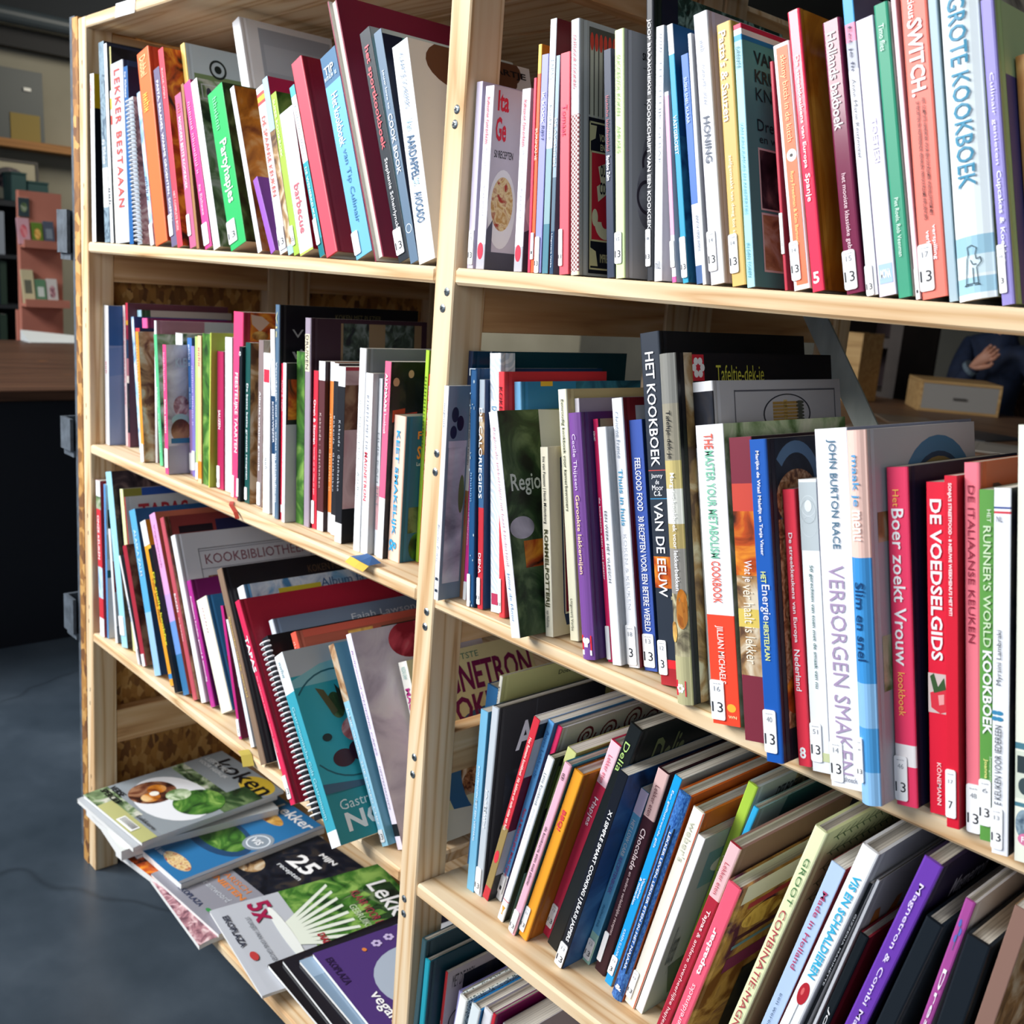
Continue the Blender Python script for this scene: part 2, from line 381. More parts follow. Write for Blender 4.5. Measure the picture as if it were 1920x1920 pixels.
# ------------------------------------------------------------------ the book builder
def make_book(name, label, group, geo, spine, cover, o):
    x, y, zb, t, h, w, th = geo
    root = empty(name, (x, y, zb+max(0.0, -t*math.sin(R(th)))), (0, -R(th), 0))
    tag(root, label, 'book', group)
    hard = o.get('hard', 0); gl = o.get('gloss', 0)
    c = min(.0024 if hard else .0006, t*.22)
    fore = o.get('fore', 0); bul = o.get('round', 0.0)
    sp_m = M(spine, gl); cv_m = M(cover, gl); inner = plain('endpaper', '#d8d4cc', .7)
    r_ = min(.0016 if hard else .0007, t*.2)
    P2 = [(0.0, w, 'b')]
    if hard: P2 += [(0, .0105, 'b'), (min(.0009, t*.1), .0075, 'b'), (0, .0045, 'b')]
    P2 += [(0, r_, 's'), (r_*.3, r_*.3, 's')]
    nb = 6 if bul else 1
    for i in range(nb+1):
        q = r_+(t-2*r_)*i/nb; P2.append((q, -bul*(1-(2*i/nb-1)**2) if bul else 0.0, 's'))
    P2 += [(t-r_*.3, r_*.3, 's'), (t, r_, 'c')]
    P2[-1] = (t, r_, 'c')
    if hard: P2 += [(t, .0045, 'c'), (t-min(.0009, t*.1), .0075, 'c'), (t, .0105, 'c')]
    P2 += [(t, w, 'e'), (t-c, w, 'i'), (t-c, c+.0004, 'i'), (c, c+.0004, 'i'), (c, w, 'e')]
    bands = [b for b in o.get('bands', []) if not b[2].startswith(('I:', 'J:'))]
    lv = sorted({0.0, 1.0, *[round(b[0], 4) for b in bands], *[round(b[1], 4) for b in bands]})
    mb = MB(); n = len(P2)
    def Y(q): return (w-q) if fore else q
    for i in range(n):
        (ax, ay, k), (bx, by, _) = P2[i], P2[(i+1) % n]
        if k == 's':
            for v0, v1 in zip(lv, lv[1:]):
                mt = sp_m; mid = (v0+v1)/2
                for b in bands:
                    if b[0] <= mid <= b[1]: mt = M(b[2], gl)
                mb.face([(ax, Y(ay), h*(1-v1)), (bx, Y(by), h*(1-v1)), (bx, Y(by), h*(1-v0)), (ax, Y(ay), h*(1-v0))], mt)
        else:
            mb.face([(ax, Y(ay), 0), (bx, Y(by), 0), (bx, Y(by), h), (ax, Y(ay), h)], inner if k in 'i' else cv_m)
    edge_m = sp_m if not (spine.startswith('P:')) else cv_m
    # top and bottom rims: three strips (left board, spine strip, right board)
    i0 = [i for i, q in enumerate(P2) if q[2] == 's']; front = [P2[i] for i in range(i0[0], i0[-1]+2)]
    for z in (0, h):
        mb.face([(0, Y(r_), z), (c, Y(r_), z), (c, Y(w), z), (0, Y(w), z)], cv_m)
        mb.face([(t-c, Y(r_), z), (t, Y(r_), z), (t, Y(w), z), (t-c, Y(w), z)], cv_m)
        mb.face([(q[0], Y(q[1]), z) for q in front]+[(t, Y(c+.0006), z), (0, Y(c+.0006), z)], edge_m)
    # ---- printed things on the spine
    txt = []
    def sp(u, v, L): return (u*t, -L-.0001-(bul*(1-(2*min(1, max(0, u))-1)**2) if bul else 0), h*(1-v))
    S_ = []
    for b in o.get('bands', []):
        if b[2].startswith('I:'): S_.append(('r', .22, .9, b[0], b[1], b[2][2:]))
        if b[2].startswith('J:'): S_.append(('r', .1, .9, b[0], b[1], b[2][2:]))
    if 'strip' in o: a = o['strip']; S_.append(('r', a[2], a[3], a[0], a[1], '#15202c'))
    if 'logo' in o: a = o['logo']; S_.append(('e', .45, (a[0]+a[1])/2, .34, (a[1]-a[0])/2, a[2]))
    if 'badge' in o:
        a = o['badge']; S_.append(('r', .12, .88, a[0], a[1], a[2])); 
        if a[3] == 'hat': m_ = (a[0]+a[1])/2; dv = (a[1]-a[0]); S_ += [('e', .35, m_-dv*.15, .16, dv*.2, '#fff'), ('e', .6, m_-dv*.15, .16, dv*.2, '#fff'), ('r', .34, .62, m_-dv*.1, m_+dv*.3, '#fff'), ('r', .12, .88, a[1], a[1]+dv*.35, '#f4f0f4')]
        elif a[3]: S_.append(('t', a[3], .2, .8, a[0]+.018, a[1]-.018, '#ffffff'))
    if 'dot' in o: a = o['dot']; S_ += [('e', .6, (a[0]+a[1])/2, .3, (a[1]-a[0])/2, a[2]), ('e', .58, (a[0]+a[1])/2, .1, .007, '#403838')]
    if 'dotw' in o: a = o['dotw']; S_.append(('e', .48, (a[0]+a[1])/2, .12, .006, '#fff'))
    if 'ring' in o: a = o['ring']; m_ = (a[0]+a[1])/2; S_ += [('ring', .5, m_, .36, .06, '#dfe6ec')]
    if 'straw' in o: a = o['straw']; m_ = (a[0]+a[1])/2; S_ += [('r', 0, 1, a[0], a[1], '#d8c8c4'), ('pg', [(.1, m_), (.9, m_-.02), (1, a[1]-.01), (.6, a[1]), (.15, a[1]-.015)], '#e03848'), ('pg', [(.5, m_+.005), (.8, m_), (.8, m_+.03), (.55, m_+.035)], '#f0a8a8'), ('pg', [(.1, a[0]+.01), (.3, a[0]), (.5, m_-.02), (.8, a[0]+.01), (.9, m_-.015), (.3, m_)], '#3c5c34')]
    if 'flr' in o: a = o['flr']; m_ = (a[0]+a[1])/2; S_ += [('e', .15, m_-.008, .22, .006, '#3c88b0'), ('e', .45, m_-.008, .22, .006, '#3c88b0'), ('e', .15, m_+.008, .22, .006, '#3c88b0'), ('e', .45, m_+.008, .22, .006, '#3c88b0')]
    if 'goblet' in o: a = o['goblet']; m_ = (a[0]+a[1])/2; S_ += [('pg', [(.25, a[0]), (.8, a[0]), (.6, m_), (.58, a[1]-.008), (.7, a[1]), (.35, a[1]), (.48, a[1]-.008), (.45, m_)], '#e0a83c')]
    if 'glass' in o: a = o['glass']; S_ += [('e', .5, a[0]+.035, .3, .035, '#b82834'), ('e', .42, a[0]+.03, .08, .012, '#e06868'), ('r', .485, .515, a[0]+.07, a[1]-.01, '#687078'), ('r', .3, .7, a[1]-.01, a[1]-.006, '#687078')]
    if 'flower' in o: a = o['flower']; S_ += [('r', .1, .75, a[0], a[1], '#d8283c'), ('fl', .42, (a[0]+a[1])/2, .16, '#fff')]
    if 'onion' in o: S_ += [('ep', .75, .72, .3, .055, 'fajita'), ('e', .72, .74, .28, .04, '#b8742c'), ('ep', .2, .79, .22, .03, 'gold'), ('rp', 0, 1, .69, .7, 'burlap')]
    if 'jar' in o: S_ += [('r', .02, .98, .01, .24, '#b9c4c8'), ('oval', .5, .09, .4, .035, '#e8f0f2'), ('oval', .5, .11, .42, .04, '#8c989c'), ('oval', .5, .16, .4, .035, '#d8e0e4'), ('e', .5, .09, .2, .02, '#dfe8ea'), ('r', 0, 1, .93, .96, '#c8d0a0')]
    if 'jars' in o: S_ += [('r', .1, .8, .75, .79, '#303c40'), ('e', .4, .82, .25, .02, '#3c4c50'), ('ep', .4, .91, .35, .035, 'bluegrey'), ('e', .5, .945, .35, .015, '#d878a0'), ('t', 'FOO', .3, .8, .938, .952, '#ffffff')]
    if 'sunb' in o: S_ += [('e', .72, .94, .16, .014, '#f8b03c'), ('t', 'WN', .6, .9, .965, .975, '#f8d8a0')]
    if 'sprigb' in o: a = o['sprigb']; S_ += [('e', .35, a[0]+.02, .12, .01, '#5c6cc0'), ('e', .6, a[0]+.04, .12, .01, '#5c6cc0'), ('e', .4, a[0]+.06, .12, .01, '#5c6cc0'), ('r', .47, .52, a[0]+.02, a[1], '#4c6c8c')]
    if 'chef' in o:
        for q in ([(.38, .835), (.5, .83), (.62, .84), (.58, .86), (.6, .875), (.7, .87), (.72, .885), (.6, .9), (.62, .95), (.3, .95), (.36, .87), (.4, .86), (.38, .835)], [(.32, .95), (.25, .955), (.66, .955), (.6, .95)], [(.45, .875), (.5, .89), (.6, .89)], [(.5, .9), (.5, .95)]):
            S_.append(('line', q))
    if 'worn' in o:
        for i in range(16): S_.append(('e', rnd.random()*.9+.05, rnd.random(), .05+.1*rnd.random(), .002+.006*rnd.random(), '#9cb0bc'))
        S_ += [('r', 0, .12, 0, .03, '#b8c4c8'), ('r', .1, 1, 0, .004, '#a8b4bc')]
    if 'hinge' in o: S_.append(('r', .93, 1, 0, 1, o['hinge']))
    if 'num' in o: S_.append(('t', o['num'], .22, .72, .93, .972, '#ffffff'))
    lines = [q for q in S_ if q[0] == 'line']; S_ = [q for q in S_ if q[0] != 'line']
    if not fore:
        art(mb, S_, sp, t, h, txt)
        if lines:
            mt = M('#28404c')
            for q in lines:
                for (a, b_), (c_, d) in zip(q[1], q[1][1:]):
                    du, dv = (c_-a)*t, (d-b_)*h; l_ = math.hypot(du, dv) or 1; nu, nv = -dv/l_*.0003/t, du/l_*.0003/h
                    mb.face([sp(a+nu, b_+nv, .0005), sp(a-nu, b_-nv, .0005), sp(c_-nu, d-nv, .0005), sp(c_+nu, d+nv, .0005)], mt)
    # ---- printed things on the front cover (the right-hand face)
    ctx = []
    def cvp(u, v, L): return (t+L, .0005+u*(w-.001) if not hard else .011+u*(w-.0115), h*(1-v))
    if not fore and o.get('art'): art(mb, o['art'], cvp, w, h, ctx)
    cov = mb.build('cover', root)
    # ---- page block
    pb = MB(); ins = .003 if hard else .0004
    a, b_ = (c, t-c)
    pb.box((a, Y(c+.0005) if not fore else .004, ins), (b_, (w-ins) if not fore else w-c-.001, h-ins), pages_m)
    pb.build('pages', root)
    # ---- lettering
    for q in o.get('t', []):
        s, v0, v1, u0, u1, cl, k = q
        mt = M(cl); L = .0022 if 'strip' in o else .0016
        if k.get('rot', 1) == 0:
            fn = lambda a, b_, v0=v0, v1=v1, u0=u0, u1=u1: sp(u0+(u1-u0)*a, v1-(v1-v0)*b_, L*.5)
        elif k.get('up'):
            fn = lambda a, b_, v0=v0, v1=v1, u0=u0, u1=u1: sp(u1-(u1-u0)*b_, v1-(v1-v0)*a, L*.5)
        elif k.get('it'):
            fn = lambda a, b_, v0=v0, v1=v1, u0=u0, u1=u1: sp(u0+(u1-u0)*b_, v0+(v1-v0)*a+.012*b_, L*.5)
        else:
            fn = lambda a, b_, v0=v0, v1=v1, u0=u0, u1=u1: sp(u0+(u1-u0)*b_, v0+(v1-v0)*a, L*.5)
        txt.append((s, (k.get('b', 0), k.get('sp', 1.0)), fn, mt))
    lettering('title', root, txt); lettering('cover_lettering', cov, ctx)
    # ---- library label
    if 'st' in o:
        v0, v1, u0, u1, big, small = o['st']; sb = MB()
        Hs = (v1-v0)*h; Ws = (u1-u0)*t; rr = min(.0018, Ws*.2, Hs*.2)
        pts = []
        for cx_, cz, a0 in ((u1*t-rr, h*(1-v1)+rr, -90), (u1*t-rr, h*(1-v0)-rr, 0), (u0*t+rr, h*(1-v0)-rr, 90), (u0*t+rr, h*(1-v1)+rr, 180)):
            for k in range(4): g = R(a0+k*30); pts.append((cx_+rr*math.cos(g), cz+rr*math.sin(g)))
        bb = bul*.9
        sb.face([(px, -.0013-bb, pz) for px, pz in pts], sticker_m)
        for (ax, az), (bx, bz) in zip(pts, pts[1:]+pts[:1]): sb.face([(ax, -.0013-bb, az), (bx, -.0013-bb, bz), (bx, -.0004, bz), (ax, -.0004, az)], sticker_m)
        so = sb.build('shelf_label', root); q = []; ink = plain('label_ink', '#20242c', .6); gi = plain('label_ink_pale', '#8a9098', .6)
        def lab(uu0, uu1, zz0, zz1): return lambda a, b_: ((u0+(u1-u0)*(uu0+(uu1-uu0)*a))*t, -.0016-bb, h*(1-v1)+zz0*Hs+(zz1-zz0)*Hs*b_)
        bh = min(.0085, Ws*.75)/Hs
        if big: q.append((big, (0, 1.0), lab(.08 if len(big) > 1 else .3, .88 if len(big) > 1 else .7, .2, .2+bh), ink))
        if small: q.append((small, (0, 1.0), lab(.3, .75, .72, .72+bh*.5), gi)); q.append(('~3', (0, 1), lab(.25, .8, .9, .93), gi))
        lettering('label_digits', so, q)
    # ---- comb or wire binding
    if 'spiral' in o:
        cb = MB(); mt = plain('binding_'+o['spiral'].strip('#'), o['spiral'], .35); nn = 34
        for i in range(nn):
            z = h*(.03+.94*i/(nn-1))
            cb.tube([(t*.5+(t*.52+.0006)*math.cos(R(g)), -.001+(.006)*math.sin(R(g)), z) for g in range(-200, 21, 22)], .0013, mt, 5)
        cb.build('comb_binding', root, True)
    return root

# ------------------------------------------------------------------ the room
def slab(name, a, b, mat, kind='structure'):
    mb = MB(); mb.box(a, b, mat); o = mb.build(name); o['kind'] = kind; return o
slab('floor', (-7.2, -3.6, -.05), (3.6, 6.5, 0), floor_mat())
wall_m = noisy('painted_wall', [(.3, '#8c8878'), (.7, '#989484')], 3, .8)
slab('wall_left', (-7.0, -3.6, 0), (-6.8, 6.5, 3.1), wall_m)
slab('wall_back', (-6.8, 6.35, 0), (3.6, 6.5, 3.1), noisy('grey_wall', [(.3, '#3e3e3a'), (.7, '#484842')], 3, .8))
slab('wall_right', (3.45, -3.6, 0), (3.6, 6.35, 3.1), noisy('dim_wall', [(.3, '#70706a'), (.7, '#7c7c74')], 3, .8))
slab('ceiling', (-7.0, -3.6, 3.1), (3.6, 6.5, 3.2), noisy('dark_ceiling', [(.3, '#14181c'), (.7, '#1a1e24')], 4, .9))
mb = MB(); mb.tube([(-6.62, -3.5, 2.43), (-6.62, 6.3, 2.43)], .045, plain('pipe_paint', '#3c464c', .5), 14)
mb.build('trim_pipe')['kind'] = 'structure'
slab('trim_1', (-6.8, -3.6, 2.47), (-6.78, 6.35, 3.1), plain('dark_board', '#1c2228', .8)); slab('trim_2', (-6.8, -3.6, 2.28), (-6.7, 6.35, 2.38), plain('dark_beam', '#0e1014', .7))

# ------------------------------------------------------------------ the bookcase
case = empty('bookcase', (0, 0, 0)); tag(case, 'large pine bookcase of two bays filled with cookbooks, standing on the concrete floor', 'bookcase')
PX = [(-1.905, -1.873), (-.897, -.865), (.111, .143)]
for i, (a, b) in enumerate(PX):
    for j, (y0, y1) in enumerate(((0, .045), (.35, .395))):
        mb = MB(); mb.box((a, y0, 0), (b, y1, 1.575), pine_z[(i+j) % 3], .0015); mb.build('post', case)
    for k, (z0, z1) in enumerate(((1.507, 1.556), (1.146, 1.195), (.79, .838), (.625, .678), (.262, .33), (.09, .118))):
        mb = MB(); mb.box((a+.003, .0455, z0), (b-.003, .3495, z1), pine_y, .001); mb.build('side_rail', case)
BAYS = [(-1.8728, -.8972), (-.8648, .1108)]
SZ = [1.212, .857, .498, .137]
for bi, (a, b) in enumerate(BAYS):
    for k, z in enumerate(SZ):
        mb = MB(); mt = pine_x[(k+bi*2) % 4]
        mb.box((a, 0, z-.0175), (b, .13, z), mt, .003); mb.box((a, .1305, z-.0175), (b, .262, z), mt, .0008); mb.box((a, .2625, z-.0175), (b, .395, z), mt, .0008)
        mb.build('shelf_board', case)
    mb = MB()
    for q in range(3): mb.box((a, q*.132, 1.557), (b, q*.132+.1315, 1.575), pine_x[(q+bi) % 4], .002)
    mb.build('top_board', case)
mb = MB(); mb.box((-1.9305, -.001, .0), (-1.9055, .80, 1.578), osb); mb.build('end_panel', case)
mb = MB(); mb.box((-1.955, .004, .02), (-1.931, .80, 1.583), felt); mb.build('panel_edging', case)
for z0, z1 in ((1.19, 1.265), (.83, .89), (.47, .54)):
    mb = MB(); mb.box((-2.005, -.006, z0), (-1.9555, .0, z1), felt); mb.box((-2.005, .0, z0), (-1.998, .05, z1), felt); mb.box((-2.005, .0, z0-.012), (-1.9555, .05, z0), felt); mb.box((-2.0, .044, z0), (-1.9555, .05, z1), plain('bracket_dark', '#1c222c', .5))
    mb.build('wall_bracket', case)
# flat steel brace across the open back of the right bay
def bar(name, p0, p1, wd, th, mat, parent):
    p0, p1 = Vector(p0), Vector(p1); d = (p1-p0).normalized(); s_ = d.cross(Vector((0, 1, 0))).normalized()*wd/2; y = Vector((0, th/2, 0)); mb = MB()
    q = [p0+s_, p0-s_, p1-s_, p1+s_]; v = [tuple(a-y) for a in q]+[tuple(a+y) for a in q]
    mb.mesh(v, [(0, 1, 2, 3), (7, 6, 5, 4), (0, 4, 5, 1), (1, 5, 6, 2), (2, 6, 7, 3), (3, 7, 4, 0)], mat); return mb.build(name, parent)
bar('cross_brace', (-.745, .4, 1.275), (-.18, .4, .5), .027, .003, steel, case)
scr = MB()
scr.lathe([(.0, 0), (.0046, 0), (.0046, .0004), (.003, .0013), (.0, .0016)], zinc, 12)
for w in (0, 90):
    m_ = Matrix.Rotation(R(w+35), 3, 'Z'); scr.mesh([m_ @ Vector(q) for q in ((-.0024, -.0005, .0018), (.0024, -.0005, .0018), (.0024, .0005, .0018), (-.0024, .0005, .0018))], [(0, 1, 2, 3)], plain('screw_slot', '#1c2428', .6))
first = None
SCREWS = [(-0.8769, 1.3683), (-0.8788, 1.354), (-0.8751, 1.1868), (-0.8806, 1.1693), (-0.8755, 1.0144), (-0.8763, 0.9935), (-0.8762, 0.8332), (-0.8775, 0.8151), (-0.8825, 0.6528), (-0.8835, 0.6306), (-0.8855, 0.4661), (-0.8848, 0.4462)]
for x, z in SCREWS:
    if first is None: first = scr.build('screw', case); o = first
    else: o = first.copy(); col.objects.link(o); o.parent = case
    o.rotation_euler = (R(90), rnd.random(), 0); o.location = (x, -.0001, z)
hole = None
for z in (1.50, 1.47, 1.30, 1.27, 1.10, 1.07, .93, .90, .72, .69, .55, .52, .38, .35, .2, .17):
    if hole is None:
        hm = MB(); hm.lathe([(0, -.0002), (.0014, -.0002), (.0014, .0002), (0, .0002)], plain('staple_dark', '#3a2c20', .8), 8); hole = hm.build('staple_mark', case); o = hole
    else: o = hole.copy(); col.objects.link(o); o.parent = case
    o.rotation_euler = (R(90), 0, 0); o.scale = (.8, 3.2, 1); o.location = (-1.889+rnd.uniform(-.002, .002), -.0001, z+rnd.uniform(-.006, .006))
mb = MB(); pts = [(-1.745, 1.5565), (-1.672, 1.5555), (-1.668, 1.5755), (-1.742, 1.5765)]
mb.face([(x, -.0012, z) for x, z in pts], sticker_m)
for (ax, az), (bx, bz) in zip(pts, pts[1:]+pts[:1]): mb.face([(ax, -.0012, az), (bx, -.0012, bz), (bx, -.0001, bz), (ax, -.0001, az)], sticker_m)
pl = mb.build('paper_label', case)
lettering('label_print', pl, [('Kookboeken', (0, 1.0), lambda a, b: (-1.73+.045*a, -.0016, 1.564+.005*b), plain('label_ink_pale', '#8a9098', .6))])

# a second case stands back to back with the left bay
rear = empty('bookcase', (0, .4, 0)); tag(rear, 'second pine bookcase standing back to back behind the left bay', 'bookcase')
for i, (a, b) in enumerate(PX[:2]):
    for y0, y1 in ((.0, .045), (.352, .397)):
        mb = MB(); mb.box((a, y0, 0), (b, y1, 1.575), pine_z[(i+1) % 3], .0015); mb.build('post', rear)
    for z0, z1 in ((1.507, 1.556), (1.146, 1.195), (.79, .838), (.262, .33)):
        mb = MB(); mb.box((a+.003, .0455, z0), (b-.003, .3515, z1), pine_y, .001); mb.build('side_rail', rear)
for k, z in enumerate(SZ+[1.574]):
    mb = MB(); mb.box((BAYS[0][0], 0, z-.0175), (BAYS[0][1], .397, z), pine_x[k % 4], .002); mb.build('shelf_board', rear)

